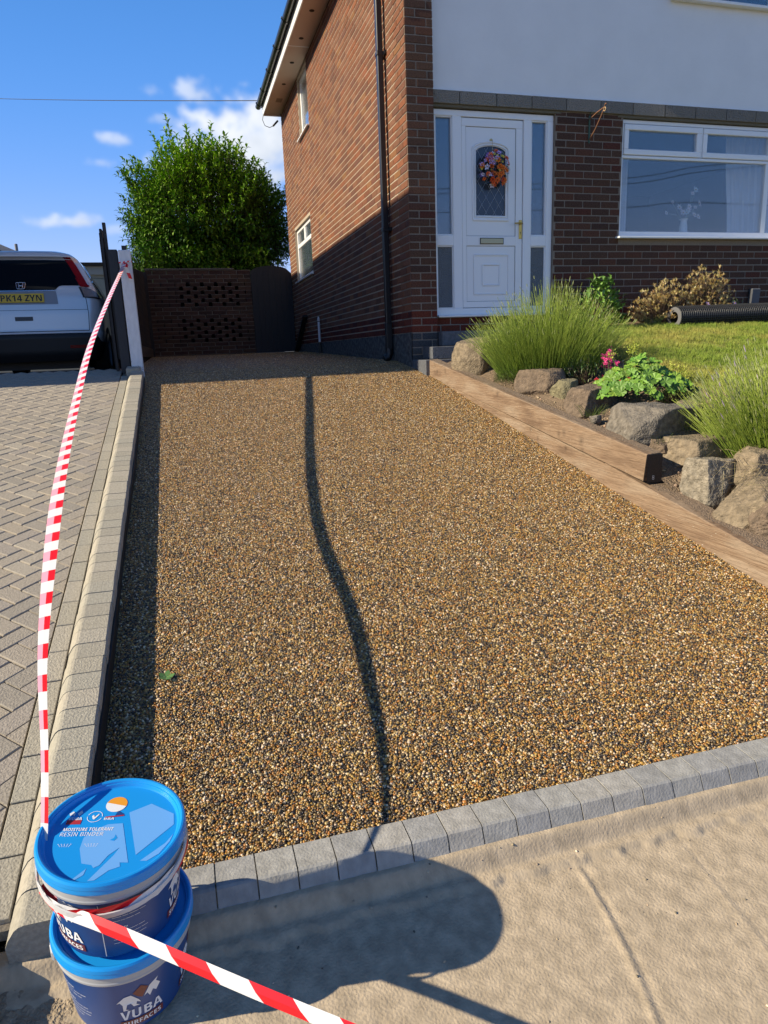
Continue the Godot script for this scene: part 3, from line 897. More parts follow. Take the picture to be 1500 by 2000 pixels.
	for ring in [[0.038, 0.010], [0.012, 0.007]]:
		var pts := []
		var e: float = ring[0]
		for i in 15:
			var x := lerpf(gx0 - e, gx1 + e, i / 14.0)
			pts.append(Vector3(x, arch.call(x, e), zp + 0.004))
		pts.append(Vector3(gx1 + e, gy0 - e, zp + 0.004)); pts.append(Vector3(gx0 - e, gy0 - e, zp + 0.004)); pts.append(pts[0])
		for i in pts.size() - 1: mo.tube([pts[i], pts[i + 1]], ring[1], 8)
	mo.cbox(Transform3D(Basis(), Vector3(0.973, 1.306, zp + 0.006)), Vector3(0.42, 0.018, 0.016), 0.004)
	obj("moulding", mo, pvc(), leaf)
	var lp := Geo.new()                           # arched dark leaded glass
	for i in 12:
		var xa := lerpf(gx0, gx1, i / 12.0); var xb := lerpf(gx0, gx1, (i + 1) / 12.0)
		lp.quad(Vector3(xa, gy0, zp - 0.012), Vector3(xb, gy0, zp - 0.012), Vector3(xb, arch.call(xb, 0.0), zp - 0.012), Vector3(xa, arch.call(xa, 0.0), zp - 0.012))
	obj("pane", lp, mat(lin(0.045, 0.055, 0.075), 0.06), leaf)
	var ld := Geo.new()
	for k in range(-3, 10):
		for sg in [-1.0, 1.0]:
			var x0: float = 0.973 - 0.245 * sg; var pts := []
			for i in 41:
				var t := i / 40.0
				var p := Vector3(lerpf(gx0, gx1, t), gy0 + k * 0.150 + (t if sg > 0 else 1.0 - t) * 0.334 * 1.55, zp - 0.0105)
				if p.y > gy0 and p.y < float(arch.call(p.x, 0.0)): pts.append(p)
			if pts.size() > 1: ld.tube([pts[0], pts[-1]], 0.0019, 5)
	obj("lead_strip", ld, mat(lin(0.32, 0.36, 0.42), 0.4), leaf)
	var sq := Geo.new()                          # raised squares of the lower panel
	for q in [[0.776, 1.181, 0.549, 0.952], [0.877, 1.077, 0.642, 0.853]]:
		var a := Vector3(q[0], q[2], zp + 0.002); var b := Vector3(q[1], q[2], zp + 0.002); var c := Vector3(q[1], q[3], zp + 0.002); var d := Vector3(q[0], q[3], zp + 0.002)
		for e in [[a, b], [b, c], [c, d], [d, a]]: sq.tube([e[0], e[1]], 0.010, 8)
	obj("moulding", sq, pvc(), leaf)
	var brass := mat(lin(0.55, 0.38, 0.10), 0.28); brass.metallic = 0.85
	var lb := Geo.new()
	lb.cbox(Transform3D(Basis(), Vector3(0.980, 1.094, zl + 0.006)), Vector3(0.262, 0.052, 0.014), 0.004)
	var box := obj("letterbox", lb, mat(lin(0.50, 0.46, 0.28), 0.35), leaf)
	var lf := Geo.new(); frame(lf, 0.843, 1.117, 1.062, 1.126, 0.006, zl, zl + 0.010, 0.001)
	obj("surround", lf, mat(lin(0.04, 0.04, 0.03), 0.6), box)
	var hd := Geo.new()
	hd.cbox(Transform3D(Basis(), Vector3(1.317, 1.214, zl + 0.004)), Vector3(0.034, 0.19, 0.008), 0.002)
	hd.tube([Vector3(1.317, 1.272, zl), Vector3(1.317, 1.272, zl + 0.045), Vector3(1.30, 1.272, zl + 0.050), Vector3(1.228, 1.270, zl + 0.048)], [0.010, 0.010, 0.009, 0.007], 8)
	obj("handle", hd, brass, leaf)
	var kh := Geo.new(); kh.tube([Vector3(1.317, 1.184, zl + 0.006), Vector3(1.317, 1.184, zl + 0.0095)], 0.006, 8); kh.bx(Vector3(1.314, 1.165, zl + 0.007), Vector3(1.320, 1.184, zl + 0.0092))
	obj("keyhole", kh, mat(lin(0.01, 0.01, 0.01), 0.6), leaf)
	wreath(Vector3(0.991, 1.800, zp + 0.05))


func wreath(c: Vector3) -> void:
	var t := thing("door_wreath", "round wreath of orange, purple and yellow flowers hanging on the white front door", "wreath", c)
	var r := RandomNumberGenerator.new(); r.seed = 31
	var lv := Geo.new()
	for k in 420:
		var a := r.randf() * TAU; var b := r.randf() * TAU
		var rr := 0.098 + 0.042 * cos(b)
		var p := Vector3(cos(a) * rr, sin(a) * rr, 0.035 * sin(b))
		var d := (Vector3(cos(a) * cos(b), sin(a) * cos(b), sin(b) + 0.2) + Vector3(r.randf_range(-0.6, 0.6), r.randf_range(-0.6, 0.6), r.randf_range(-0.2, 0.5))).normalized()
		lv.col = jit(Color(0.035, 0.055, 0.022) if r.randf() < 0.7 else Color(0.02, 0.018, 0.03), 0.3)
		blade(lv, p, d, 0.045, 0.014)
	stuff(obj("foliage", lv, tinted(mat(Color.WHITE, 0.6)), t))
	var tones := [[0.85, 0.15, 0.015], [0.78, 0.09, 0.015], [0.88, 0.24, 0.02], [0.78, 0.65, 0.09], [0.60, 0.42, 0.82], [0.28, 0.14, 0.50], [0.72, 0.66, 0.86], [0.10, 0.05, 0.22]]
	for k in 74:
		var a := r.randf() * TAU
		# oranges gather on the right and below, purples on the left and above
		var warm := r.randf() < 0.52 + 0.50 * clampf(cos(a + 0.75), -0.5, 1.0)
		var id: int = ([0, 0, 1, 2, 3][r.randi() % 5]) if warm else ([4, 5, 6, 3, 7, 4][r.randi() % 6])
		var b := r.randf_range(0.1, 2.6)
		var rr := 0.100 + 0.062 * cos(b)
		var p := Vector3(cos(a) * rr, sin(a) * rr, 0.040 * sin(b) + 0.012)
		var g := Geo.new()
		var col := Color(tones[id][0], tones[id][1], tones[id][2])
		var nd := Vector3(cos(a) * cos(b) * 0.6 + r.randf_range(-0.3, 0.3), sin(a) * cos(b) * 0.6 + r.randf_range(-0.3, 0.3), 1.0).normalized()
		flower(g, p, nd, r.randf_range(0.022, 0.038) if id != 3 else 0.017, 7 if id < 3 else 5, col, r)
		obj("flower", g, tinted(mat(Color.WHITE, 0.6)), t)
	var hk := Geo.new()
	hk.lathe(Transform3D(Basis.from_euler(Vector3(PI / 2, 0, 0)), Vector3(-0.012, 0.285, -0.052)), [Vector2(0.02, 0.0), Vector2(0.018, 0.006), Vector2(0.0, 0.008)], 16)
	hk.tube([Vector3(-0.012, 0.285, -0.045), Vector3(-0.012, 0.275, -0.02), Vector3(-0.012, 0.255, -0.014), Vector3(-0.008, 0.15, -0.03)], 0.0022, 6)
	obj("hook", hk, mat(lin(0.55, 0.45, 0.22), 0.35), t)

func blade(g: Geo, p: Vector3, d: Vector3, l: float, w: float, bend := 0.15) -> void:   # one folded leaf
	var s := d.cross(Vector3.UP if absf(d.y) < 0.95 else Vector3.RIGHT).normalized()
	var up := s.cross(d)
	var m := p + d * l * 0.5 + up * l * bend * 0.4; var tip := p + d * l - up * l * bend * 0.4
	var a := m + s * w * 0.5 + up * w * 0.14; var b := m - s * w * 0.5 + up * w * 0.14
	g.tri(p, a, m); g.tri(a, tip, m); g.tri(p, m, b); g.tri(m, tip, b)

func flower(g: Geo, p: Vector3, nd: Vector3, rad: float, petals: int, col: Color, r: RandomNumberGenerator) -> void:
	var s := nd.cross(Vector3.UP if absf(nd.y) < 0.9 else Vector3.RIGHT).normalized()
	var u := s.cross(nd)
	for layer in 2:
		for k in petals:
			var a := TAU * (k + 0.5 * layer) / petals + 0.3
			var d := s * cos(a) + u * sin(a); var q := -s * sin(a) + u * cos(a)
			var rr := rad * (1.0 - 0.35 * layer) * r.randf_range(0.85, 1.1)
			var w := rr * 2.4 / petals
			var lift := nd * rr * (0.28 + 0.35 * layer)
			g.col = jit(col, 0.2)
			var m := p + d * rr * 0.6 + lift * 0.6
			g.quad(p, m - q * w * 0.6, p + d * rr + lift, m + q * w * 0.6)
	g.col = Color(0.35, 0.20, 0.02) if col.b > 0.3 else Color(col.r * 0.35, col.g * 0.3, col.b * 0.3)
	for k in 5:
		var a := TAU * k / 5; var a2 := TAU * (k + 1) / 5
		g.tri(p + nd * rad * 0.5, p + (s * cos(a) + u * sin(a)) * rad * 0.24 + nd * rad * 0.2, p + (s * cos(a2) + u * sin(a2)) * rad * 0.24 + nd * rad * 0.2)


func big_window(h: Node3D) -> void:
	var z := FRONT - 0.03
	var g := Geo.new()
	for r in [[2.527, 5.60, 2.314, 2.352], [2.527, 5.60, 1.145, 1.205], [2.527, 2.553, 1.205, 2.314], [5.575, 5.60, 1.205, 2.314], [4.505, 4.565, 1.205, 1.965], [2.553, 5.575, 1.965, 1.995]]:
		g.cbox(Transform3D(Basis(), Vector3((r[0] + r[1]) / 2, (r[2] + r[3]) / 2, z - 0.03)), Vector3(r[1] - r[0], r[3] - r[2], 0.06), 0.004)
	g.cbox(Transform3D(Basis(), Vector3(3.580, 2.155, z - 0.03)), Vector3(0.022, 0.318, 0.058), 0.003)
	g.cbox(Transform3D(Basis(), Vector3(4.580, 2.155, z - 0.03)), Vector3(0.022, 0.318, 0.058), 0.003)
	var w := obj("window", g, pvc(), h)
	for r in [[2.558, 3.566], [3.594, 4.566], [4.594, 5.570]]:
		var f := Geo.new()
		frame(f, r[0], r[1], 2.000, 2.308, 0.058, z - 0.045, z + 0.010, 0.006)
		var c := obj("top_light", f, pvc(), h)
		pane(r[0] + 0.058, r[1] - 0.058, 2.058, 2.250, z - 0.010, c)
	pane(2.553, 4.505, 1.205, 1.965, z - 0.014, w)
	pane(4.565, 5.575, 1.205, 1.965, z - 0.014, w)
	var s := Geo.new()
	s.cbox(Transform3D(Basis.from_euler(Vector3(0.10, 0, 0)), Vector3(4.06, 1.134, z + 0.035)), Vector3(3.16, 0.022, 0.14), 0.004)
	obj("window_sill", s, pvc(), h)
	# plastered inner reveals and the board behind the glass
	var rv := Geo.new()
	rv.bx(Vector3(2.50, 1.17, z - 0.32), Vector3(2.556, 2.33, z - 0.062)); rv.bx(Vector3(5.58, 1.17, z - 0.32), Vector3(5.63, 2.33, z - 0.062)); rv.bx(Vector3(2.556, 1.17, z - 0.36), Vector3(5.58, 1.195, z - 0.062))
	obj("reveal", rv, mat(lin(0.70, 0.70, 0.70), 0.6), h)
	# window of the upper storey, only its sill and foot in view
	var g2 := Geo.new()
	frame(g2, 3.09, 6.09, 3.53, 4.59, 0.06, z - 0.06, z)
	g2.cbox(Transform3D(Basis(), Vector3(4.42, 4.06, z - 0.03)), Vector3(0.07, 0.94, 0.06), 0.004)
	var w2 := obj("window", g2, pvc(), h)
	pane(3.15, 4.385, 3.59, 4.53, z - 0.014, w2); pane(4.455, 6.03, 3.59, 4.53, z - 0.014, w2)
	var s2 := Geo.new()
	s2.cbox(Transform3D(Basis.from_euler(Vector3(0.10, 0, 0)), Vector3(4.59, 3.527, z + 0.04)), Vector3(3.12, 0.03, 0.15), 0.004)
	obj("window_sill", s2, pvc(), h)


func side_windows(h: Node3D) -> void:
	# built facing +z at the origin, then turned to face the neighbour
	for k in [[-7.0, -5.335, 1.35, 2.29, 0], [-5.84, -4.985, 3.585, 4.50, 1]]:
		var wd: float = k[1] - k[0]; var ht: float = k[3] - k[2]
		var turn := Transform3D(Basis.from_euler(Vector3(0, -PI / 2, 0)), Vector3(0.045, k[2], (k[0] + k[1]) / 2))
		var g := Geo.new()
		frame(g, -wd / 2, wd / 2, 0.0, ht, 0.062, -0.06, 0.0)
		if k[4] == 0:
			g.cbox(Transform3D(Basis(), Vector3(0, 0.64, -0.03)), Vector3(wd - 0.124, 0.07, 0.058), 0.004)
			g.cbox(Transform3D(Basis(), Vector3(0, 0.775, -0.03)), Vector3(0.14, 0.20, 0.058), 0.004)
		var w := obj("window", g, pvc(), h); w.transform = turn
		if k[4] == 0:
			pane(-wd / 2 + 0.062, wd / 2 - 0.062, 0.062, 0.605, -0.015, w)
			pane(-wd / 2 + 0.062, -0.07, 0.675, ht - 0.062, -0.015, w); pane(0.07, wd / 2 - 0.062, 0.675, ht - 0.062, -0.015, w)
			var bl := Geo.new(); bl.bx(Vector3(-wd / 2 + 0.05, 0.0, -0.50), Vector3(wd / 2 - 0.05, ht, -0.49))
			obj("blind", bl, mat(lin(0.28, 0.31, 0.27), 0.9), w)
		else:
			pane(-wd / 2 + 0.062, wd / 2 - 0.062, 0.062, ht - 0.062, -0.015, w)
			var bl := Geo.new(); bl.bx(Vector3(-wd / 2 + 0.03, 0.0, -0.20), Vector3(wd / 2 - 0.03, ht, -0.19))
			obj("blind", bl, mat(lin(0.30, 0.32, 0.34), 0.9), w)
		var s := Geo.new()
		s.cbox(Transform3D(Basis.from_euler(Vector3(0.12, 0, 0)), Vector3(0, -0.012, 0.025)), Vector3(wd + 0.10, 0.022, 0.14), 0.004)
		var so := obj("window_sill", s, pvc(), h); so.transform = turn
		var rv := Geo.new()
		rv.bx(Vector3(-wd / 2 - 0.02, 0, -0.22), Vector3(-wd / 2 + 0.003, ht, -0.061)); rv.bx(Vector3(wd / 2 - 0.003, 0, -0.22), Vector3(wd / 2 + 0.02, ht, -0.061))
		var ro := obj("reveal", rv, mat(lin(0.66, 0.66, 0.65), 0.7), h); ro.transform = turn


func eaves(h: Node3D) -> void:
	var g := Geo.new()
	g.bx(Vector3(-0.328, 4.548, -7.77), Vector3(0.0, 4.562, 0.12))
	obj("soffit", g, mat(lin(0.60, 0.47, 0.36), 0.55), h)
	var jo := Geo.new(); jo.bx(Vector3(-0.327, 4.5465, -4.62), Vector3(-0.004, 4.5478, -4.59))
	obj("soffit_joint", jo, pvc(), h)
	var f := Geo.new()
	f.cbox(Transform3D(Basis(), Vector3(-0.338, 4.642, -3.82)), Vector3(0.020, 0.215, 7.92), 0.003)
	f.bx(Vector3(-0.345, 4.530, -7.80), Vector3(0.02, 4.75, -7.775))
	obj("fascia", f, pvc(), h)
	for z in [-1.6, -2.55, -3.45, -4.32, -5.22, -6.15]:
		var v := Geo.new()
		v.lathe(Transform3D(Basis.from_euler(Vector3(PI, 0, 0)), Vector3(-0.17, 4.5478, z)), [Vector2(0.036, -0.001), Vector2(0.036, 0.004), Vector2(0.026, 0.005), Vector2(0.0, 0.005)], 18)
		obj("soffit_vent", v, mat(lin(0.035, 0.028, 0.024), 0.8), h)
	var gr := Geo.new()
	gr.bx(Vector3(-0.20, 4.5455, -7.05), Vector3(-0.09, 4.5478, -6.85))
	obj("soffit_grille", gr, mat(lin(0.30, 0.23, 0.17), 0.7), h)
	var black := mat(lin(0.012, 0.0125, 0.014), 0.30)
	var gu := Geo.new()
	var sec := []
	for k in 13: sec.append(Vector2(0.056 * cos(PI + PI * k / 12), 0.056 * sin(PI + PI * k / 12)))
	for k in 13: sec.append(Vector2(0.052 * cos(TAU - PI * k / 12), 0.052 * sin(TAU - PI * k / 12)))
	for i in sec.size():
		var p: Vector2 = sec[i]; var q: Vector2 = sec[(i + 1) % sec.size()]
		gu.quad(Vector3(p.x, p.y, 0.15), Vector3(q.x, q.y, 0.15), Vector3(q.x, q.y, -7.95), Vector3(p.x, p.y, -7.95))
	for e in [-7.95]:
		for k in range(1, 12): gu.tri(Vector3(sec[0].x, sec[0].y, e), Vector3(sec[k + 1].x, sec[k + 1].y, e), Vector3(sec[k].x, sec[k].y, e))
	var o := obj("gutter", gu, black, h); o.position = Vector3(-0.408, 4.735, 0)
	for z in [-0.4, -1.35, -2.3, -3.25, -4.2, -5.15, -6.1, -7.0, -7.75]:
		var b := Geo.new()
		var pts := []
		for k in 9: pts.append(Vector3(0.060 * cos(PI + PI * k / 8), 0.060 * sin(PI + PI * k / 8), 0))
		for k in 8:
			b.box(Transform3D(Basis.from_euler(Vector3(0, 0, PI + PI * (k + 0.5) / 8 + PI / 2)), (pts[k] + pts[k + 1]) / 2), Vector3(0.026, 0.007, 0.05))
		b.cbox(Transform3D(Basis(), Vector3(-0.060, 0.006, 0)), Vector3(0.014, 0.022, 0.05), 0.002)
		var bo := obj("gutter_bracket", b, black, h); bo.position = Vector3(-0.408, 4.735, z)
	# the roof: two tiled slopes over the gable front
	var r := Geo.new()
	for s in [[-0.40, 4.78, 3.8, 6.9], [8.0, 4.78, 3.8, 6.9]]:
		var n := 22
		for i in n:
			var a := Vector2(s[0], s[1]).lerp(Vector2(s[2], s[3]), float(i) / n); var b := Vector2(s[0], s[1]).lerp(Vector2(s[2], s[3]), float(i + 1) / n)
			var lift := Vector2(0, 0.03)
			var q := [Vector3(a.x, a.y + lift.y, 0.2), Vector3(b.x, b.y, 0.2), Vector3(b.x, b.y, -8.0), Vector3(a.x, a.y + lift.y, -8.0)]
			if s[0] > 1: r.quad(q[3], q[2], q[1], q[0])
			else: r.quad(q[0], q[1], q[2], q[3])
			r.quad(Vector3(a.x, a.y, 0.2), Vector3(a.x, a.y + 0.03, 0.2), Vector3(a.x, a.y + 0.03, -8.0), Vector3(a.x, a.y, -8.0))
		r.quad(Vector3(s[0], s[1] - 0.08, 0.2), Vector3(s[2], s[3] - 0.08, 0.2), Vector3(s[2], s[3] - 0.08, -8.0), Vector3(s[0], s[1] - 0.08, -8.0))
	obj("roof", r, mat(lin(0.12, 0.075, 0.055), 0.9, ntex("grit", 21, 0.05, 0.74, 1.0, 5), Vector3.ONE), h)
	var gb := Geo.new()
	for z in [FRONT + 0.002, -7.76]:
		gb.tri(Vector3(0.0, 4.70, z), Vector3(7.6, 4.70, z), Vector3(3.8, 6.80, z))
	gb.bx(Vector3(0.25, -0.5, -7.774), Vector3(7.6, 4.7, -7.5)); gb.bx(Vector3(7.4, -0.5, -7.5), Vector3(7.6, 4.7, -0.36))
	obj("gable", gb, mat(lin(0.25, 0.11, 0.06), 0.95), h)


func downpipe(h: Node3D) -> void:
	var black := mat(lin(0.014, 0.015, 0.018), 0.28)
	var g := Geo.new()
	var z := -0.66
	g.cbox(Transform3D(Basis(), Vector3(-0.060, 2.42, z)), Vector3(0.064, 4.28, 0.064), 0.008)
	var sh := Geo.new()
	sh.cbox(Transform3D(Basis(), Vector3(-0.060, 0.135, z)), Vector3(0.072, 0.31, 0.072), 0.009)
	sh.tube([Vector3(-0.060, 0.01, z), Vector3(-0.062, -0.045, z), Vector3(-0.076, -0.085, z), Vector3(-0.12, -0.108, z)], [0.046, 0.047, 0.046, 0.043], 10)
	var p := obj("downpipe", g, black, h)
	obj("shoe", sh, mat(lin(0.010, 0.010, 0.011), 0.45), p)
	for y in [3.0, 1.28, 4.2]:
		var c := Geo.new()
		c.cbox(Transform3D(Basis(), Vector3(-0.060, y, z)), Vector3(0.076, 0.045, 0.076), 0.006)
		c.bx(Vector3(-0.024, y - 0.018, z - 0.075), Vector3(-0.004, y + 0.018, z + 0.075))
		obj("clip", c, black, p)
	var sw := Geo.new()
	sw.tube([Vector3(-0.060, 4.40, z), Vector3(-0.10, 4.52, z), Vector3(-0.36, 4.62, z), Vector3(-0.408, 4.70, z)], 0.034, 10)
	obj("swan_neck", sw, black, p)


# ---------------------------------------------------------------- neighbours
func neighbour() -> void:
	# the house on the other side of the shared drives: outside the frame, but its shadow lies over the drive and the wall
	var h := thing("neighbouring_house", "brick house across the drives whose shadow falls on the side wall", "house")
	var g := Geo.new()
	g.bx(Vector3(-13.5, -1.0, -7.9), Vector3(-6.6, 5.2, 0.42))
	obj("wall", g, mat(lin(0.26, 0.11, 0.06), 0.95), h)
	var r := Geo.new()
	for s in [[-6.25, 5.34, -10.05, 7.6], [-13.85, 5.34, -10.05, 7.6]]:
		r.quad(Vector3(s[0], s[1], 0.48), Vector3(s[2], s[3], 0.48), Vector3(s[2], s[3], -8.0), Vector3(s[0], s[1], -8.0))
		r.quad(Vector3(s[0], s[1] - 0.12, 0.48), Vector3(s[2], s[3] - 0.12, 0.48), Vector3(s[2], s[3] - 0.12, -8.0), Vector3(s[0], s[1] - 0.12, -8.0))
		r.quad(Vector3(s[0], s[1] - 0.12, 0.48), Vector3(s[0], s[1], 0.48), Vector3(s[0], s[1], -8.0), Vector3(s[0], s[1] - 0.12, -8.0))
	r.tri(Vector3(-13.5, 5.2, 0.41), Vector3(-6.6, 5.2, 0.41), Vector3(-10.05, 7.5, 0.41)); r.tri(Vector3(-13.5, 5.2, -7.89), Vector3(-6.6, 5.2, -7.89), Vector3(-10.05, 7.5, -7.89))
	obj("roof", r, mat(lin(0.12, 0.075, 0.055), 0.9), h)


func garage_and_far_house() -> void:
	var t := thing("garage", "low pale garage with a flat dark roof edge behind the silver car", "garage")
	var z := -12.0
	var w := Geo.new()
	w.bx(Vector3(-7.0, -0.5, z - 5.0), Vector3(-4.75, 2.25, z - 0.06)); w.bx(Vector3(-2.6, -0.5, z - 5.0), Vector3(-2.2, 2.25, z - 0.06)); w.bx(Vector3(-4.75, 1.98, z - 5.0), Vector3(-2.6, 2.25, z - 0.06))
	obj("wall", w, mat(lin(0.40, 0.42, 0.38), 0.9), t)
	var f := Geo.new(); f.bx(Vector3(-7.1, 2.06, z - 0.05), Vector3(-2.1, 2.255, z))
	obj("fascia", f, mat(lin(0.48, 0.50, 0.48), 0.6), t)
	var r := Geo.new(); r.bx(Vector3(-7.2, 2.257, z - 5.1), Vector3(-2.0, 2.335, z + 0.08))
	obj("roof", r, mat(lin(0.03, 0.03, 0.03), 0.9), t)
	for k in 3:
		var d := Geo.new(); d.cbox(Transform3D(Basis(), Vector3(-3.68, 1.72 - k * 0.52, z - 0.08)), Vector3(2.1, 0.505, 0.03), 0.008)
		if k == 0:
			for q in 16: d.cbox(Transform3D(Basis(), Vector3(-4.66 + q * 0.131, 1.72, z - 0.062)), Vector3(0.09, 0.44, 0.012), 0.004)
		obj("door_panel", d, mat(lin(0.42, 0.45, 0.40), 0.6), t)
	var fh := thing("far_house", "house far behind the car, only the corner of its roof in view", "house")
	var b := Geo.new(); b.bx(Vector3(-16.0, -0.5, -28.0), Vector3(-8.2, 3.55, -20.3))
	obj("wall", b, mat(lin(0.35, 0.30, 0.26), 0.9), fh)
	var rf := Geo.new()
	for zz in [[-20.0, -28.3]]:
		for dy in [0.0, -0.16]:
			rf.quad(Vector3(-6.95, 3.50 + dy, zz[0]), Vector3(-6.95, 3.50 + dy, zz[1]), Vector3(-11.8, 5.75 + dy, zz[1]), Vector3(-11.8, 5.75 + dy, zz[0]))
			rf.quad(Vector3(-16.65, 3.50 + dy, zz[1]), Vector3(-16.65, 3.50 + dy, zz[0]), Vector3(-11.8, 5.75 + dy, zz[0]), Vector3(-11.8, 5.75 + dy, zz[1]))
	obj("roof", rf, mat(lin(0.10, 0.085, 0.075), 0.9), fh)
	var bb := Geo.new()
	for s in [[-6.95, 1.0], [-16.65, -1.0]]:
		var a := Vector3(s[0], 3.42, -19.97); var c := Vector3(-11.8, 5.67, -19.97)
		bb.box(Transform3D(Basis.from_euler(Vector3(0, 0, atan2(c.y - a.y, c.x - a.x))), (a + c) / 2), Vector3((c - a).length(), 0.18, 0.04))
	obj("bargeboard", bb, mat(lin(0.45, 0.40, 0.36), 0.7), fh)
	var ga := Geo.new(); ga.tri(Vector3(-16.0, 3.55, -20.3), Vector3(-8.2, 3.55, -20.3), Vector3(-11.8, 5.5, -20.3))
	obj("gable", ga, mat(lin(0.10, 0.09, 0.08), 0.9), fh)
	var fi := Geo.new(); fi.tube([Vector3(-7.35, 3.66, -20.2), Vector3(-7.35, 3.95, -20.2)], 0.05, 8); fi.tube([Vector3(-6.98, 3.50, -20.2), Vector3(-6.98, 3.62, -20.2)], 0.06, 8)
	obj("vent_pipe", fi, mat(lin(0.20, 0.20, 0.21), 0.6), fh)


func screen_wall_and_gate() -> void:
	var t := thing("screen_wall", "dark brick garden wall with rows of open holes, at the end of the drive", "wall")
	var z := -7.6
	var x0 := -2.86; var x1 := -0.847
	var y0 := -0.03
	var cols := []
	for c in [[0.115, 0.062, 0.045], [0.095, 0.055, 0.042], [0.13, 0.075, 0.05], [0.15, 0.085, 0.055]]: cols.append(Color(c[0], c[1], c[2]))
	var shapes := {}
	var mo := Geo.new()
	for k in 22:
		var y := y0 + k * 0.0765
		var open := (k >= 4 and k <= 9) or (k >= 13 and k <= 18)
		var off := 0.0 if k % 2 == 0 else 0.135
		var x := x0 - 0.27 + off
		while x < x1:
			var a := maxf(x, x0); var b := minf(x + (0.205 if open else 0.255), x1)
			# the ends of the open courses are closed by whole bricks
			if open and x + 0.27 > x1 - 0.22: b = minf(x + 0.259, x1)
			if open and x < x0 + 0.30: b = minf(x + 0.259, x1)
			if b - a > 0.03:
				var col: Color = pick(cols)
				var key := "%d %s" % [int(round((b - a) * 100)), col]
				if not shapes.has(key):
					var g := Geo.new(); g.col = col; g.cbox(Transform3D(), Vector3(b - a - 0.006, 0.066, 0.1025), 0.003)
					shapes[key] = g.mesh()
				inst("brick", shapes[key], brick_mat(), t).transform = xf(Vector3((a + b) / 2, y + 0.033, z - 0.052 + rng.randf_range(-0.002, 0.002)))
				mo.bx(Vector3(a, y + 0.064, z - 0.098), Vector3(b, y + 0.0775, z - 0.006))
				if not open: mo.bx(Vector3(b - 0.008, y + 0.002, z - 0.097), Vector3(minf(b + 0.012, x1), y + 0.064, z - 0.0065))
			x += 0.27
	obj("mortar_joints", mo, mat(lin(0.17, 0.14, 0.105), 0.95), t)
	var cp := Geo.new()
	cp.cbox(xf(Vector3(-2.02, 1.672, z - 0.05)), Vector3(1.70, 0.028, 0.15), 0.004)
	obj("coping", cp, concrete(lin(0.20, 0.17, 0.13)), t)
	var sh := thing("added_dark_box", "added unseen dark shed glimpsed only through the holes of the brick screen wall", "blocker")
	var sg := Geo.new(); sg.bx(Vector3(-2.75, -0.2, z - 1.9), Vector3(-1.745, 1.42, z - 0.45)); sg.bx(Vector3(-1.71, -0.2, z - 1.9), Vector3(-0.2, 1.42, z - 0.45))  # added dark box in two halves, put in to keep the wall holes dark
	obj("wall", sg, mat(lin(0.014, 0.012, 0.010), 0.9), sh)
	sg = Geo.new(); sg.bx(Vector3(-2.85, 1.42, z - 2.0), Vector3(-0.1, 1.47, z - 0.38))
	obj("roof", sg, mat(lin(0.02, 0.02, 0.02), 0.95), sh)
	var g := thing("garden_gate", "black arched timber gate between the pierced brick wall and the house", "gate")
	var dark := mat(lin(0.020, 0.020, 0.022), 0.65, ntex("grain", 91, 0.03, 0.6, 1.0, 4), Vector3(14, 0.8, 14))
	var n := 7
	for k in n:
		var a := lerpf(-0.845, -0.022, float(k) / n); var b := lerpf(-0.845, -0.022, float(k + 1) / n)
		var top := func(x: float) -> float:
			var q := (x + 0.45) / 0.42
			return 1.58 + 0.15 * sqrt(maxf(0.0, 1.0 - q * q))
		var bg := Geo.new()
		var zf := z + 0.02
		var pts := [Vector3(a + 0.001, 0.035, zf), Vector3(b - 0.001, 0.035, zf), Vector3(b - 0.001, top.call(b), zf), Vector3(a + 0.001, top.call(a), zf)]
		bg.quad(pts[0], pts[1], pts[2], pts[3])
		var dz := Vector3(0, 0, -0.022)
		for i in 4: bg.quad(pts[i], pts[i] + dz, pts[(i + 1) % 4] + dz, pts[(i + 1) % 4])
		bg.quad(pts[3] + dz, pts[2] + dz, pts[1] + dz, pts[0] + dz)
		obj("plank", bg, dark, g)
	var lg := Geo.new()
	for y in [0.28, 0.9, 1.45]: lg.bx(Vector3(-0.84, y, z - 0.03), Vector3(-0.065, y + 0.10, z - 0.004))
	obj("ledge", lg, dark, g)
	var st := Geo.new(); st.cbox(xf(Vector3(-0.45, 0.018, z + 0.04)), Vector3(0.80, 0.025, 0.12), 0.003)
	obj("threshold", st, concrete(lin(0.40, 0.38, 0.34)), g)


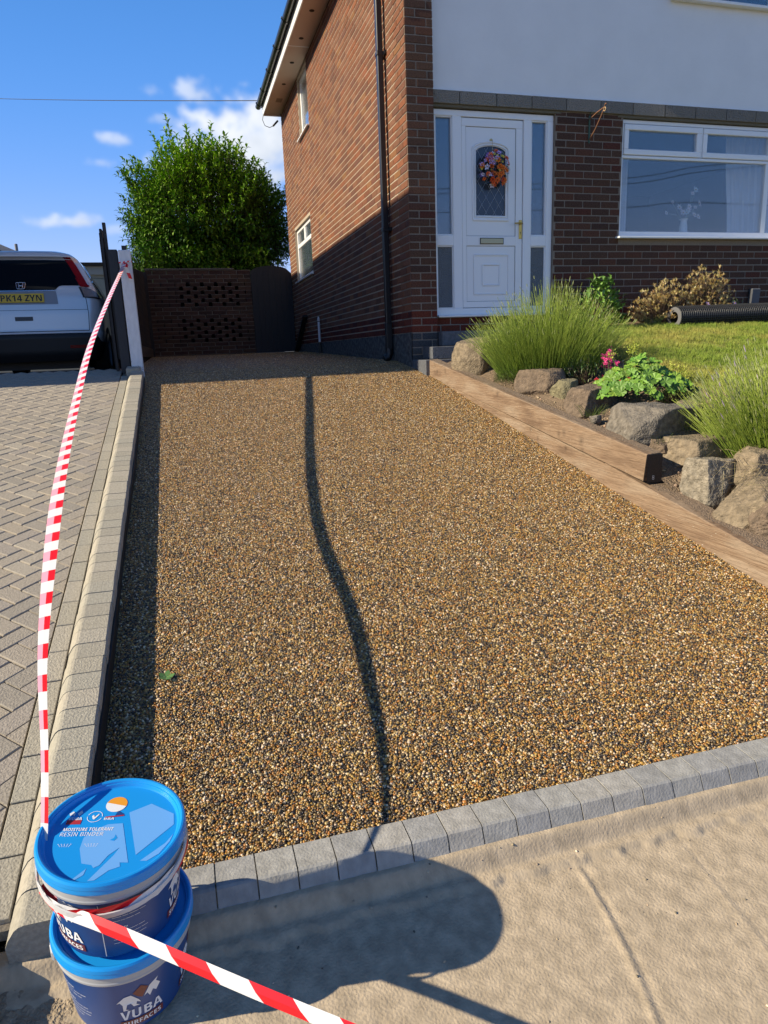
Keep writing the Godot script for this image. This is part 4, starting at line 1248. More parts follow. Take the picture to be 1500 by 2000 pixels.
func fences() -> void:
	var p := thing("white_gate_post", "white painted square post with barrier tape tied round its top", "post", Vector3(-2.765, 0, -0.02))
	var g := Geo.new()
	g.cbox(xf(Vector3(0, 0.395, -0.05)), Vector3(0.106, 1.17, 0.10), 0.005)
	obj("shaft", g, mat(lin(0.74, 0.74, 0.74), 0.6, ntex("chip", 95, 0.02, 0.93, 1.0, 5), Vector3(3, 1.0, 3), ntex("grit_h", 22, 0.09, 0.0, 1.0, 5), 0.15), p)
	var sp := Geo.new(); sp.bx(Vector3(-0.02, 0.98, -0.07), Vector3(0.02, 1.02, -0.02))
	obj("iron_pin", sp, mat(lin(0.03, 0.03, 0.03), 0.7), p)
	var wr := Geo.new()
	var r := RandomNumberGenerator.new(); r.seed = 8
	for k in 60:
		wr.col = Color(0.05, 0.04, 0.035)
		var q := Vector3(r.randf_range(-0.05, 0.05), -0.145 + absf(r.randfn(0, 0.045)), 0.0008)
		var s := r.randf_range(0.002, 0.008)
		wr.tri(q, q + Vector3(s, s * 0.3, 0), q + Vector3(s * 0.2, s, 0))
	obj("flaked_paint", wr, tinted(mat(Color.WHITE, 0.9)), p)
	var d := thing("dark_gate_post", "charcoal square post standing left of the white post", "post", Vector3(-2.872, 0, -0.06))
	g = Geo.new(); g.cbox(xf(Vector3(0, 0.43, -0.06)), Vector3(0.085, 1.12, 0.11), 0.004)
	obj("shaft", g, mat(lin(0.022, 0.024, 0.03), 0.55, ntex("grain", 91, 0.03, 0.6, 1.0, 4), Vector3(14, 0.8, 14)), d)
	# a charcoal gate folded back behind the posts, seen almost edge on
	var fg := thing("charcoal_side_gate", "tall charcoal boarded gate folded back behind the dark post, seen edge on", "gate")
	for k in 5:
		var b := Geo.new()
		b.cbox(xf(Vector3(-2.955 - 0.012 * k, 0.50 + 0.04 * (k % 2), -0.20 - 0.115 * k)), Vector3(0.024, 1.32 - 0.10 * (1 if k == 0 else 0), 0.108), 0.003)
		obj("plank", b, mat(lin(0.018, 0.018, 0.020), 0.6, ntex("grain", 91, 0.03, 0.6, 1.0, 4), Vector3(14, 0.8, 14)), fg)
	var br := Geo.new(); br.cbox(xf(Vector3(-2.925, 0.62, -0.19)), Vector3(0.03, 1.24, 0.04), 0.003)
	obj("brace", br, mat(lin(0.020, 0.018, 0.017), 0.6), fg)
	# boarded fence along the boundary back to the brick wall
	var f := thing("boundary_fence", "weathered dark board fence running back from the white post", "fence")
	var fm := [mat(lin(0.075, 0.050, 0.034), 0.85, ntex("grain", 91, 0.03, 0.6, 1.0, 4), Vector3(14, 0.8, 14)), mat(lin(0.055, 0.038, 0.028), 0.85, ntex("grain", 91, 0.03, 0.6, 1.0, 4), Vector3(14, 0.8, 14)), mat(lin(0.05, 0.042, 0.036), 0.85, ntex("grain", 91, 0.03, 0.6, 1.0, 4), Vector3(14, 0.8, 14))]
	var z := -1.0
	while z > -7.5:
		var top := lerpf(0.98, 1.55, clampf((-z - 1.0) / 6.0, 0, 1)) + rng.randf_range(-0.015, 0.015)
		var b := Geo.new()
		var y0 := drive_y(z) - 0.02
		b.cbox(Transform3D(Basis.from_euler(Vector3(rng.randf_range(-0.008, 0.008), 0.12, 0)), Vector3(-2.895, (top + y0) / 2, z)), Vector3(0.018, top - y0, 0.128), 0.002)
		obj("plank", b, pick(fm), f)
		z -= 0.125
	var en := Geo.new(); en.cbox(xf(Vector3(-2.862, 0.80, -7.50)), Vector3(0.07, 1.62, 0.07), 0.004)
	obj("post", en, fm[2], f)
	var cr := Geo.new(); cr.cbox(xf(Vector3(-2.868, 0.10, -5.0)), Vector3(0.02, 0.16, 5.0), 0.003)
	obj("gravel_board", cr, fm[1], f)


func steps() -> void:
	var ms := [mat(lin(0.135, 0.14, 0.15), 0.7, ntex("scuff", 31, 0.018, 0.80, 1.0, 5), Vector3.ONE * 2.0, ntex("stone_h", 72, 0.05, 0.0, 1.0, 4), 0.4), mat(lin(0.11, 0.115, 0.125), 0.7, ntex("scuff", 31, 0.018, 0.80, 1.0, 5), Vector3.ONE * 2.0, ntex("stone_h", 72, 0.05, 0.0, 1.0, 4), 0.5)]
	var t := thing("door_steps", "dark slate steps rising to the white front door", "steps")
	for s in [[-0.02, 1.3, 0.03, 0.455, -0.40, -0.115], [0.11, 1.5, 0.0, 0.30, -0.115, 0.012], [0.296, 1.75, -0.10, 0.10, 0.012, 0.165]]:
		var n := 3
		for k in n:
			var g := Geo.new()
			var a := lerpf(s[0], s[1], float(k) / n); var b := lerpf(s[0], s[1], float(k + 1) / n)
			g.cbox(xf(Vector3((a + b) / 2, (s[4] + s[5]) / 2, (s[2] + s[3]) / 2)), Vector3(b - a - 0.006, s[5] - s[4] - 0.003, s[3] - s[2]), 0.006)
			obj("slab", g, ms[k % 2], t)


func timber() -> StandardMaterial3D:
	if not stock.has("timber"):
		var m := mat(Color.WHITE, 0.85, wood_picture(), Vector3(2.2, 2.2, 0.42), ntex("wood_h", 98, 0.05, 0.0, 1.0, 4), 0.25)
		stock["timber"] = m
	return stock["timber"]

func wood_picture() -> ImageTexture:              # sawn softwood: long grain along u, a few knots, dirt
	var W := 1024; var H := 512
	var im := Image.create(W, H, false, Image.FORMAT_RGB8)
	var f := FastNoiseLite.new(); f.seed = 14; f.frequency = 1.0; f.fractal_octaves = 4
	var knots := []
	var r := RandomNumberGenerator.new(); r.seed = 77
	for k in 14: knots.append(Vector3(r.randf_range(30, W - 30), r.randf_range(20, H - 20), r.randf_range(8, 20)))
	for y in H:
		for x in W:
			var u := float(x) / W; var v := float(y) / H
			# periodic in u by blending two windows
			var g := lerpf(f.get_noise_2d(u * 3.0, v * 46.0), f.get_noise_2d(u * 3.0 - 3.0, v * 46.0), u)
			var fine := lerpf(f.get_noise_2d(u * 20.0 + 50.0, v * 200.0), f.get_noise_2d(u * 20.0 + 30.0, v * 200.0), u)
			var pale := lerpf(f.get_noise_2d(u * 4.0 + 9.0, v * 3.0 + 40.0), f.get_noise_2d(u * 4.0 + 5.0, v * 3.0 + 40.0), u)
			var c := Color(0.275, 0.188, 0.118).lerp(Color(0.180, 0.113, 0.066), clampf(0.45 + g * 1.5, 0, 1))
			c = c.lerp(Color(0.33, 0.255, 0.18), clampf(pale * 1.3, 0, 0.55))
			c = c.lerp(Color(0.13, 0.078, 0.045), clampf(-pale * 2.0 - 0.22, 0, 0.7))
			var k := 1.0 + fine * 0.42
			var split := lerpf(f.get_noise_2d(u * 2.5 + 80.0, v * 60.0), f.get_noise_2d(u * 2.5 + 77.5, v * 60.0), u)
			if absf(split) < 0.012: k *= 0.55
			for q in knots:
				var dx: float = (x - q.x) / (q.z * 0.5); var dy: float = (y - q.y) / (q.z * 1.6)
				var d := dx * dx + dy * dy
				if d < 4.0: k *= 1.0 - 0.45 * exp(-d * 2.0) - 0.12 * exp(-(sqrt(d) - 1.1) * (sqrt(d) - 1.1) * 12.0)
			im.set_pixel(x, y, Color(c.r * k, c.g * k, c.b * k).linear_to_srgb())
	for k in 130:                                 # lime and mud splashes
		im.fill_rect(Rect2i(r.randi() % W, r.randi() % H, 1 + r.randi() % 5, 1 + r.randi() % 3), lin(0.52, 0.47, 0.40) if k % 3 else lin(0.12, 0.08, 0.05))
	return ImageTexture.create_from_image(im)

func sleeper(called_label: String, a: Vector3, b: Vector3, thick: float, deep: float) -> Node3D:
	# a and b: the near bottom-left and far ends of the top left arris
	var t := thing("timber_sleeper", called_label, "sleeper", Vector3.ZERO, "timber sleepers edging the drive")
	var l := (b - a).length()
	var g := Geo.new()
	var n := 60
	var bs := Basis(Vector3.RIGHT, Vector3.UP, Vector3.BACK)
	var dirv := (b - a).normalized()
	var up := dirv.cross(Vector3.LEFT).normalized()
	if up.y < 0: up = -up
	var ring := [Vector2(0, -deep), Vector2(0, -0.005), Vector2(0.005, 0), Vector2(thick - 0.006, 0), Vector2(thick, -0.006), Vector2(thick, -deep)]
	var P := func(i: int, k: int) -> Vector3:
		var q: Vector2 = ring[k]
		var p: Vector3 = a.lerp(b, float(i) / n)
		var wob := 0.0016 * noise.get_noise_2d(i * 90.0, k * 300.0 + l * 50.0)
		return p + Vector3.RIGHT * (q.x + wob) + up * (q.y + wob)
	for i in n:
		for k in 5: g.quad(P.call(i, k), P.call(i + 1, k), P.call(i + 1, k + 1), P.call(i, k + 1))
	for e in [0, n]:
		for k in range(1, 5):
			if e == 0: g.tri(P.call(e, 0), P.call(e, k + 1), P.call(e, k))
			else: g.tri(P.call(e, 0), P.call(e, k), P.call(e, k + 1))
	obj("beam", g, timber(), t)
	# soil and dirt trodden on to the top face
	var dg := Geo.new()
	dg.grid(420, 6, func(u: float, w: float) -> Vector3:
		var p: Vector3 = a.lerp(b, u)
		var edge := thick * (0.30 + 0.28 * noise.get_noise_2d(u * l * 420.0, l * 70.0) + 0.06 * noise.get_noise_2d(u * l * 1300.0, l * 30.0))
		var x := lerpf(thick - 0.002, clampf(edge, 0.004, thick * 0.9), w)
		return p + Vector3.RIGHT * x + up * (0.0012 + 0.003 * (1.0 - w) * (1.0 + noise.get_noise_2d(u * l * 900.0, w * 500.0))))
	obj("dirt", dg, mat(lin(0.34, 0.245, 0.165), 0.98, ntex("soil", 101, 0.03, 0.62, 1.0, 6), Vector3.ONE * 3.0, ntex("soil_h", 102, 0.06, 0.0, 1.0, 5), 0.8), t)
	return t

func sleepers() -> void:
	var t := sleeper("upper tan timber sleeper lying on the longer one beside the drive", Vector3(0.024, -0.768 + 0.160, 3.90), Vector3(0.024, -0.115, 0.42), 0.10, 0.153)
	# sawn end, its shade put into a darker colour, with a small printed tag
	var e := Geo.new(); e.quad(Vector3(0.028, -0.766, 3.9035), Vector3(0.124, -0.766, 3.9035), Vector3(0.124, -0.611, 3.9035), Vector3(0.028, -0.611, 3.9035))
	obj("sawn_end", e, mat(lin(0.055, 0.035, 0.022), 0.9, ntex("grain", 91, 0.03, 0.6, 1.0, 4), Vector3(6, 6, 6)), t)
	var tg := Geo.new()
	for q in [[0.062, -0.751], [0.062, -0.739]]:
		for s in [[0, 0, 0.012, 0.0018], [0, 0.0095, 0.012, 0.0113], [0, 0, 0.002, 0.0113], [0.010, 0, 0.012, 0.0113]]:
			tg.quad(Vector3(q[0] + s[0], q[1] + s[1], 3.9055), Vector3(q[0] + s[2], q[1] + s[1], 3.9055), Vector3(q[0] + s[2], q[1] + s[3], 3.9055), Vector3(q[0] + s[0], q[1] + s[3], 3.9055))
	obj("tag", tg, mat(lin(0.7, 0.7, 0.7), 0.6), t)
	sleeper("lower tan timber sleeper with a dirty top, running past the upper one", Vector3(0.030, -1.09, 5.52), Vector3(0.030, -0.715, 3.50), 0.14, 0.19)
	sleeper("thin tan timber sleeper edge showing under the upper sleeper", Vector3(0.034, -0.722, 3.499), Vector3(0.034, -0.275, 0.42), 0.09, 0.16)


# ---------------------------------------------------------------- garden
func garden() -> void:
	var g := Geo.new()
	var f := func(u: float, w: float) -> Vector3:
		var x := lerpf(0.125, 7.5, u * u * 0.75 + u * 0.25); var z := lerpf(0.0, 5.9, 1.0 - w)
		if z < 0.45 and x < 1.75: return Vector3(x, minf(garden_y(x, z), -0.14 if x < 0.9 else 0.02), z)
		return Vector3(x, garden_y(x, z) + 0.006 * noise.get_noise_2d(x * 500, z * 500), z)
	g.grid(190, 190, f)
	var soil := struct("soil", g, mat(lin(0.33, 0.235, 0.15), 0.98, ntex("soil", 101, 0.03, 0.62, 1.0, 6), Vector3.ONE * 2.0, ntex("soil_h", 102, 0.06, 0.0, 1.0, 5), 2.0))
	# lawn sheet a little above the soil
	var lw := Geo.new()
	var f2 := func(u: float, w: float) -> Vector3:
		var z := lerpf(0.34, 5.9, 1.0 - w)
		var x := lerpf(lawn_edge(z) - 0.1, 7.5, u * u * 0.6 + u * 0.4)
		var e := smoothstep(0.0, 0.04, u) * smoothstep(1.0, 0.97, w)
		return Vector3(x, garden_y(x, z) - 0.02 + 0.035 * e + 0.005 * noise.get_noise_2d(x * 400, z * 400), z)
	lw.grid(120, 100, f2)
	struct("lawn", lw, mat(lin(0.26, 0.26, 0.05), 0.95, ntex("turf", 103, 0.02, 0.62, 1.0, 5), Vector3.ONE * 1.1))
	# grass: tufts of a dozen blades each
	var ms := []
	for v in 3:
		var b := Geo.new()
		for k in 16:
			var a := rng.randf() * TAU; var ln := rng.randf_range(0.018, 0.045)
			var base := Vector3(rng.randf_range(-0.02, 0.02), 0, rng.randf_range(-0.02, 0.02))
			var d := Vector3(cos(a) * rng.randf_range(0.1, 0.9), 1, sin(a) * rng.randf_range(0.1, 0.9)).normalized()
			var s := Vector3(-sin(a), 0, cos(a)) * 0.0016
			b.tri(base - s, base + s, base + d * ln)
		ms.append(b.mesh())
	var gm := tinted(mat(Color.WHITE, 0.7)); gm.backlight_enabled = true; gm.backlight = Color(0.25, 0.30, 0.06)
	var spots := []
	for k in 32000:
		var z := rng.randf_range(0.36, 5.2); var x := rng.randf_range(0.4, 5.2)
		var e := lawn_edge(z) - x + rng.randf_range(-0.05, 0.10)
		if e > 0.0: continue
		var worn := noise.get_noise_2d(x * 60, z * 60)
		if worn > 0.42 and rng.randf() < 0.4: continue
		spots.append(Vector3(x, garden_y(x, z) + 0.01, z))
	for v in 3:
		var mm := MultiMesh.new(); mm.transform_format = MultiMesh.TRANSFORM_3D; mm.use_colors = true; mm.mesh = ms[v]
		var mine := spots.filter(func(p): return int(p.x * 1000) % 3 == v)
		mm.instance_count = mine.size()
		for k in mine.size():
			var p: Vector3 = mine[k]
			mm.set_instance_transform(k, Transform3D(Basis.from_euler(Vector3(0, rng.randf() * TAU, 0)) * Basis.from_scale(Vector3.ONE * rng.randf_range(0.7, 1.3)), p))
			var dry := clampf(0.22 + 0.9 * noise.get_noise_2d(p.x * 45 + 300, p.z * 45) + rng.randf_range(-0.2, 0.2) + 0.35 * (1.0 - smoothstep(0.0, 0.5, p.x - lawn_edge(p.z))), 0, 1)
			var c := Color(0.21, 0.29, 0.030).lerp(Color(0.42, 0.36, 0.085), dry)
			mm.set_instance_color(k, jit(c, 0.2))
		var o := MultiMeshInstance3D.new()
		o.name = numbered("grass"); o.multimesh = mm; o.material_override = gm
		add_child(o); stuff(o)
	# crumbs of soil and small stones in the bed
	var cb := Geo.new(); cb.add(ico(1), Transform3D())
	var mm2 := MultiMesh.new(); mm2.transform_format = MultiMesh.TRANSFORM_3D; mm2.use_colors = true; mm2.mesh = cb.mesh(); mm2.instance_count = 2600
	for k in 2600:
		var z := rng.randf_range(0.5, 5.2); var x := rng.randf_range(0.13, lawn_edge(minf(z, 4.0)) + 0.05)
		var s := 0.003 + 0.010 * pow(rng.randf(), 4.0)
		mm2.set_instance_transform(k, Transform3D(Basis.from_euler(Vector3(rng.randf() * 3, rng.randf() * 3, 0)) * Basis.from_scale(Vector3(s * rng.randf_range(0.8, 1.6), s * 0.8, s)), Vector3(x, garden_y(x, z) + s * 0.2, z)))
		mm2.set_instance_color(k, jit(Color(0.34, 0.25, 0.16), 0.45))
	var o2 := MultiMeshInstance3D.new(); o2.name = "soil_crumbs"; o2.multimesh = mm2; o2.material_override = tinted(mat(Color.WHITE, 0.95))
	soil.add_child(o2); stuff(o2)


func rock(label: String, at: Vector3, size: Vector3, sd: int, col: Color, yaw := 0.0, cuts := 7, pitch := 0.0, soft := 0.016) -> MeshInstance3D:
	# a lump cut by planes and roughened; at is the foot of its middle
	var r := RandomNumberGenerator.new(); r.seed = sd
	var f := FastNoiseLite.new(); f.seed = sd; f.frequency = 1.0; f.fractal_octaves = 5
	var pl := []
	for k in cuts: pl.append([Vector3(r.randfn(), r.randfn() * 0.7, r.randfn()).normalized(), r.randf_range(0.55, 0.82)])
	pl.append([Vector3(r.randf_range(-0.15, 0.15), 1, r.randf_range(-0.15, 0.15)).normalized(), 0.62])
	if cuts >= 5:                                 # split stone: four rough upright faces
		for k in 4:
			var a0 := k * PI / 2 + r.randf_range(-0.30, 0.30)
			pl.append([Vector3(cos(a0), r.randf_range(-0.12, 0.40), sin(a0)).normalized(), r.randf_range(0.60, 0.74)])
	var a := ico(5)
	var vs: PackedVector3Array = a[Mesh.ARRAY_VERTEX]
	var g := Geo.new()
	for k in vs.size():
		var d := vs[k]
		var rad := 1.0
		for q in pl:
			var c := d.dot(q[0])
			if c > 0.05: rad = smin(rad, q[1] / c, 0.022)
		rad += f.get_noise_3dv(d * 1.6) * 0.06 + f.get_noise_3dv(d * 6.0) * soft + f.get_noise_3dv(d * 18.0) * soft * 0.5
		g.vert(Vector3(d.x * rad * size.x / 1.45, d.y * rad * size.y / 1.38, d.z * rad * size.z / 1.45), d)
	g.ix = a[Mesh.ARRAY_INDEX].duplicate()
	g.smooth(0)
	var key := "rock%s" % col
	if not stock.has(key): stock[key] = mat(col, 0.95, ntex("rock", 111, 0.016, 0.52, 1.0, 6), Vector3.ONE * 2.6, ntex("stone_h", 72, 0.05, 0.0, 1.0, 4), 0.9)
	var o := obj("rock", g, stock[key])
	o.transform = xf(at + Vector3.UP * size.y * 0.38, yaw, pitch)
	return tag(o, label, "rock", "rockery stones behind the sleepers")

func smin(a: float, b: float, k: float) -> float:
	var h := maxf(k - absf(a - b), 0.0) / k
	return minf(a, b) - h * h * k * 0.25

func rocks() -> void:
	var sand := lin(0.39, 0.305, 0.20); var grey := lin(0.315, 0.275, 0.22); var brown := lin(0.28, 0.205, 0.14); var pale := lin(0.43, 0.37, 0.275); var green := lin(0.34, 0.30, 0.17); var gold := lin(0.54, 0.41, 0.22)
	rock("large rounded tan boulder at the far end of the sleepers beside the slate steps", Vector3(0.30, -0.36, 1.02), Vector3(0.36, 0.50, 0.36), 11, sand, 0.3, 3)
	rock("flat-topped brown rock under the front of the big lavender", Vector3(0.36, -0.42, 2.10), Vector3(0.30, 0.27, 0.30), 22, brown, 0.7, 4)
	rock("mossy greenish rock, second from the lavender toward the camera", Vector3(0.40, -0.45, 2.42), Vector3(0.22, 0.22, 0.22), 33, green, 0.2, 6)
	rock("dark brown slab-like rock with a lit left end, below the pink flowers", Vector3(0.36, -0.50, 2.85), Vector3(0.36, 0.24, 0.24), 44, brown, 0.30, 5)
	rock("small sandy rock half buried behind the dark brown slab rock", Vector3(0.62, -0.44, 2.62), Vector3(0.20, 0.15, 0.18), 45, sand, 0.4, 5)
	rock("biggest grey angular rock with a deeply shaded right face, behind the upper sleeper", Vector3(0.45, -0.66, 3.42), Vector3(0.64, 0.32, 0.36), 58, grey, 0.22, 5)
	rock("flat sandstone slab lying over the pale block past the end of the upper sleeper", Vector3(0.47, -0.70, 3.74), Vector3(0.42, 0.17, 0.30), 69, sand, 0.30, 5)
	rock("pale grey block beside the dark end of the upper sleeper", Vector3(0.29, -0.86, 4.07), Vector3(0.28, 0.28, 0.25), 70, pale, 0.28, 5)
	rock("broad tan cracked rock under the near lavender", Vector3(0.32, -0.95, 4.40), Vector3(0.36, 0.28, 0.30), 84, sand, 0.35, 5)
	rock("dark pitted stone wedged into the broad tan rock", Vector3(0.245, -0.94, 4.55), Vector3(0.19, 0.22, 0.17), 85, brown, 0.2, 5)
	rock("yellowish rock at the right edge of the photo beneath the near lavender", Vector3(0.42, -0.92, 4.56), Vector3(0.22, 0.24, 0.22), 91, gold, 0.3, 5)
	rock("small upright stone chip near the yellowish rock", Vector3(0.215, -0.955, 4.64), Vector3(0.05, 0.09, 0.05), 92, sand, 0.4, 5)
	rock("small rounded grey stone behind the lower sleeper at the right edge of the photo", Vector3(0.29, -0.965, 4.74), Vector3(0.12, 0.12, 0.12), 93, grey, 1.4, 4)
	rock("small crumbly stone half buried behind the big angular rock", Vector3(0.78, -0.50, 3.30), Vector3(0.16, 0.12, 0.14), 94, sand, 1.0, 4)
	rock("sandy rock behind the pale grey block, half hidden under the near lavender", Vector3(0.52, -0.76, 4.14), Vector3(0.26, 0.22, 0.24), 96, sand, 0.2, 5)
	rock("brown wedge of stone between the flat sandstone slab and the biggest grey rock", Vector3(0.30, -0.68, 3.66), Vector3(0.16, 0.14, 0.14), 97, brown, 0.5, 5)
	rock("little stone on the soil between the dark slab rock and the biggest rock", Vector3(0.20, -0.52, 3.12), Vector3(0.07, 0.06, 0.06), 95, grey, 0.4, 4)


func strip(g: Geo, p: Vector3, d: Vector3, l: float, w: float, droop: float, seg := 4, tipc := Color(0, 0, 0, 0)) -> void:   # a thin curving stem, two crossed ribbons
	var c0 := g.col
	var side := d.cross(Vector3(0.3, 1, 0.2)).normalized()
	for s in 2:
		var sd := side if s == 0 else side.cross(d).normalized()
		var prev := p; var pw := w
		for k in range(1, seg + 1):
			var t := float(k) / seg
			var q := p + d * l * t + Vector3(d.x, 0, d.z) * l * droop * t * t - Vector3.UP * l * droop * 0.6 * t * t
			var qw := w * (1.0 - 0.6 * t)
			g.col = c0.lerp(tipc, t) if tipc.a > 0 else c0
			g.quad(prev - sd * pw, prev + sd * pw, q + sd * qw, q - sd * qw)
			prev = q; pw = qw
	g.col = c0

func lavender(label: String, at: Vector3, wide: float, tall: float, n: int, sd: int, buds: bool) -> void:
	var t := thing("lavender_bush", label, "lavender", at, "lavender bushes in the rockery")
	var r := RandomNumberGenerator.new(); r.seed = sd
	var g := Geo.new(); var low := Geo.new(); var fl := Geo.new()
	for k in n:
		var a := r.randf() * TAU; var q := sqrt(r.randf())
		var out := Vector3(cos(a), 0, sin(a)) * q
		var p := out * wide * 0.42 * Vector3(1, 1, 0.8) + Vector3.UP * (0.05 + 0.18 * (1.0 - q))
		var d := (Vector3.UP + out * r.randf_range(0.35, 0.85) + Vector3(r.randf_range(-0.14, 0.14), 0, r.randf_range(-0.14, 0.14))).normalized()
		var l := tall * r.randf_range(0.42, 0.86) * (1.0 - 0.22 * q)
		g.col = jit(Color(0.22, 0.34, 0.035).lerp(Color(0.085, 0.165, 0.020), r.randf() * 0.8), 0.25)
		strip(g, p, d, l, r.randf_range(0.0015, 0.0026), r.randf_range(0.0, 0.22), 4, Color(0.36, 0.44, 0.075, 1))
		var tip := p + d * l
		if r.randf() < (0.6 if buds else 0.12):
			fl.col = Color(0.30, 0.33, 0.13) if r.randf() < 0.96 or not buds else Color(0.42, 0.33, 0.44)
			var e := d * r.randf_range(0.015, 0.03)
			fl.tube([tip - e * 0.5, tip + e * 0.3, tip + e], [0.0016, 0.0034, 0.001], 5, false)
	for k in n * 3:
		var a := r.randf() * TAU; var q := sqrt(r.randf())
		var out := Vector3(cos(a), 0, sin(a)) * q
		var p := out * wide * 0.46 * Vector3(1, 1, 0.85) + Vector3.UP * r.randf_range(0.0, 0.34) * (1.1 - q * 0.8) * tall
		low.col = jit(Color(0.085, 0.14, 0.032).lerp(Color(0.17, 0.22, 0.07), r.randf()), 0.3)
		var d := (out * 0.9 + Vector3(r.randf_range(-0.7, 0.7), r.randf_range(0.2, 1.3), r.randf_range(-0.7, 0.7))).normalized()
		blade(low, p, d, r.randf_range(0.035, 0.07), 0.005)
	var m := tinted(mat(Color.WHITE, 0.65)); m.backlight_enabled = true; m.backlight = Color(0.30, 0.36, 0.06)
	stuff(obj("stems", g, m, t)); stuff(obj("leaves", low, m, t)); stuff(obj("buds", fl, m, t))
	var core := Geo.new()
	for k in 30:
		var a := TAU * k / 30.0 + r.randf() * 0.3
		core.tube([Vector3.ZERO, Vector3(cos(a) * wide * 0.15, 0.06, sin(a) * wide * 0.12), Vector3(cos(a) * wide * 0.40, 0.12 + 0.1 * r.randf(), sin(a) * wide * 0.34)], [0.008, 0.006, 0.003], 6)
	obj("woody_stem", core, mat(lin(0.10, 0.075, 0.05), 0.9), t)

func leafy(called: String, label: String, cat: String, at: Vector3, size: Vector3, n: int, leaf: Vector2, cols: Array, sd: int, rosette := 1, group := "", lift := 0.5, hollow := 0.35, through := Color(0.22, 0.30, 0.05)) -> Node3D:
	# twigs fanning out of the foot, each ending in leaves
	var t := thing(called, label, cat, at, group)
	var r := RandomNumberGenerator.new(); r.seed = sd
	var g := Geo.new(); var tw := Geo.new()
	for k in n:
		var d := Vector3(r.randfn(), absf(r.randfn()) * 0.9 + 0.12, r.randfn()).normalized()
		var rad := r.randf_range(hollow, 1.0)
		rad = pow(rad, 0.6) * (1.0 + 0.18 * noise.get_noise_3d(d.x * 90 + sd * 50, d.y * 90, d.z * 90))
		var p := Vector3(d.x * size.x * 0.5, d.y * size.y, d.z * size.z * 0.5) * rad
		if k % (4 * rosette) == 0 or rosette > 3: tw.tube([Vector3(p.x * 0.12, 0, p.z * 0.12), p * Vector3(0.55, 0.5, 0.55), p], [0.005, 0.0035, 0.0018], 4, false)
		for q in rosette:
			g.col = jit(pick_of(cols, r), 0.25)
			var e := (d * 0.8 + Vector3.UP * lift + Vector3(r.randfn(), r.randfn() * 0.5, r.randfn()) * 0.65).normalized()
			blade(g, p, e, leaf.x * r.randf_range(0.65, 1.15), leaf.y * r.randf_range(0.7, 1.1), 0.35)
	var m := tinted(mat(Color.WHITE, 0.5)); m.backlight_enabled = true; m.backlight = through
	stuff(obj("foliage", g, m, t)); obj("twigs", tw, mat(lin(0.13, 0.085, 0.05), 0.9), t)
	return t

func pick_of(a: Array, r: RandomNumberGenerator) -> Color:
	var c: Array = a[r.randi() % a.size()]
	return Color(c[0], c[1], c[2])

func disc_leaf(g: Geo, p: Vector3, nd: Vector3, rad: float, lobes: int, r: RandomNumberGenerator) -> void:   # a round scalloped leaf, cupped
	var s := nd.cross(Vector3.UP if absf(nd.y) < 0.95 else Vector3.RIGHT).normalized()
	var u := s.cross(nd)
	var m := lobes * 4
	var a0 := r.randf() * TAU
	for k in m:
		var pts := []
		for e in 2:
			var a := a0 + (TAU - 0.5) * (k + e) / m
			var rr := rad * (0.86 + 0.14 * absf(sin((k + e) * PI / 4.0)))
			pts.append(p + (s * cos(a) + u * sin(a)) * rr + nd * rad * (0.22 + 0.08 * sin((k + e) * PI / 2.0)))
		g.tri(p, pts[0], pts[1])

func gp(x: float, z: float, dy := 0.0) -> Vector3:
	return Vector3(x, garden_y(x, z) + dy, z)

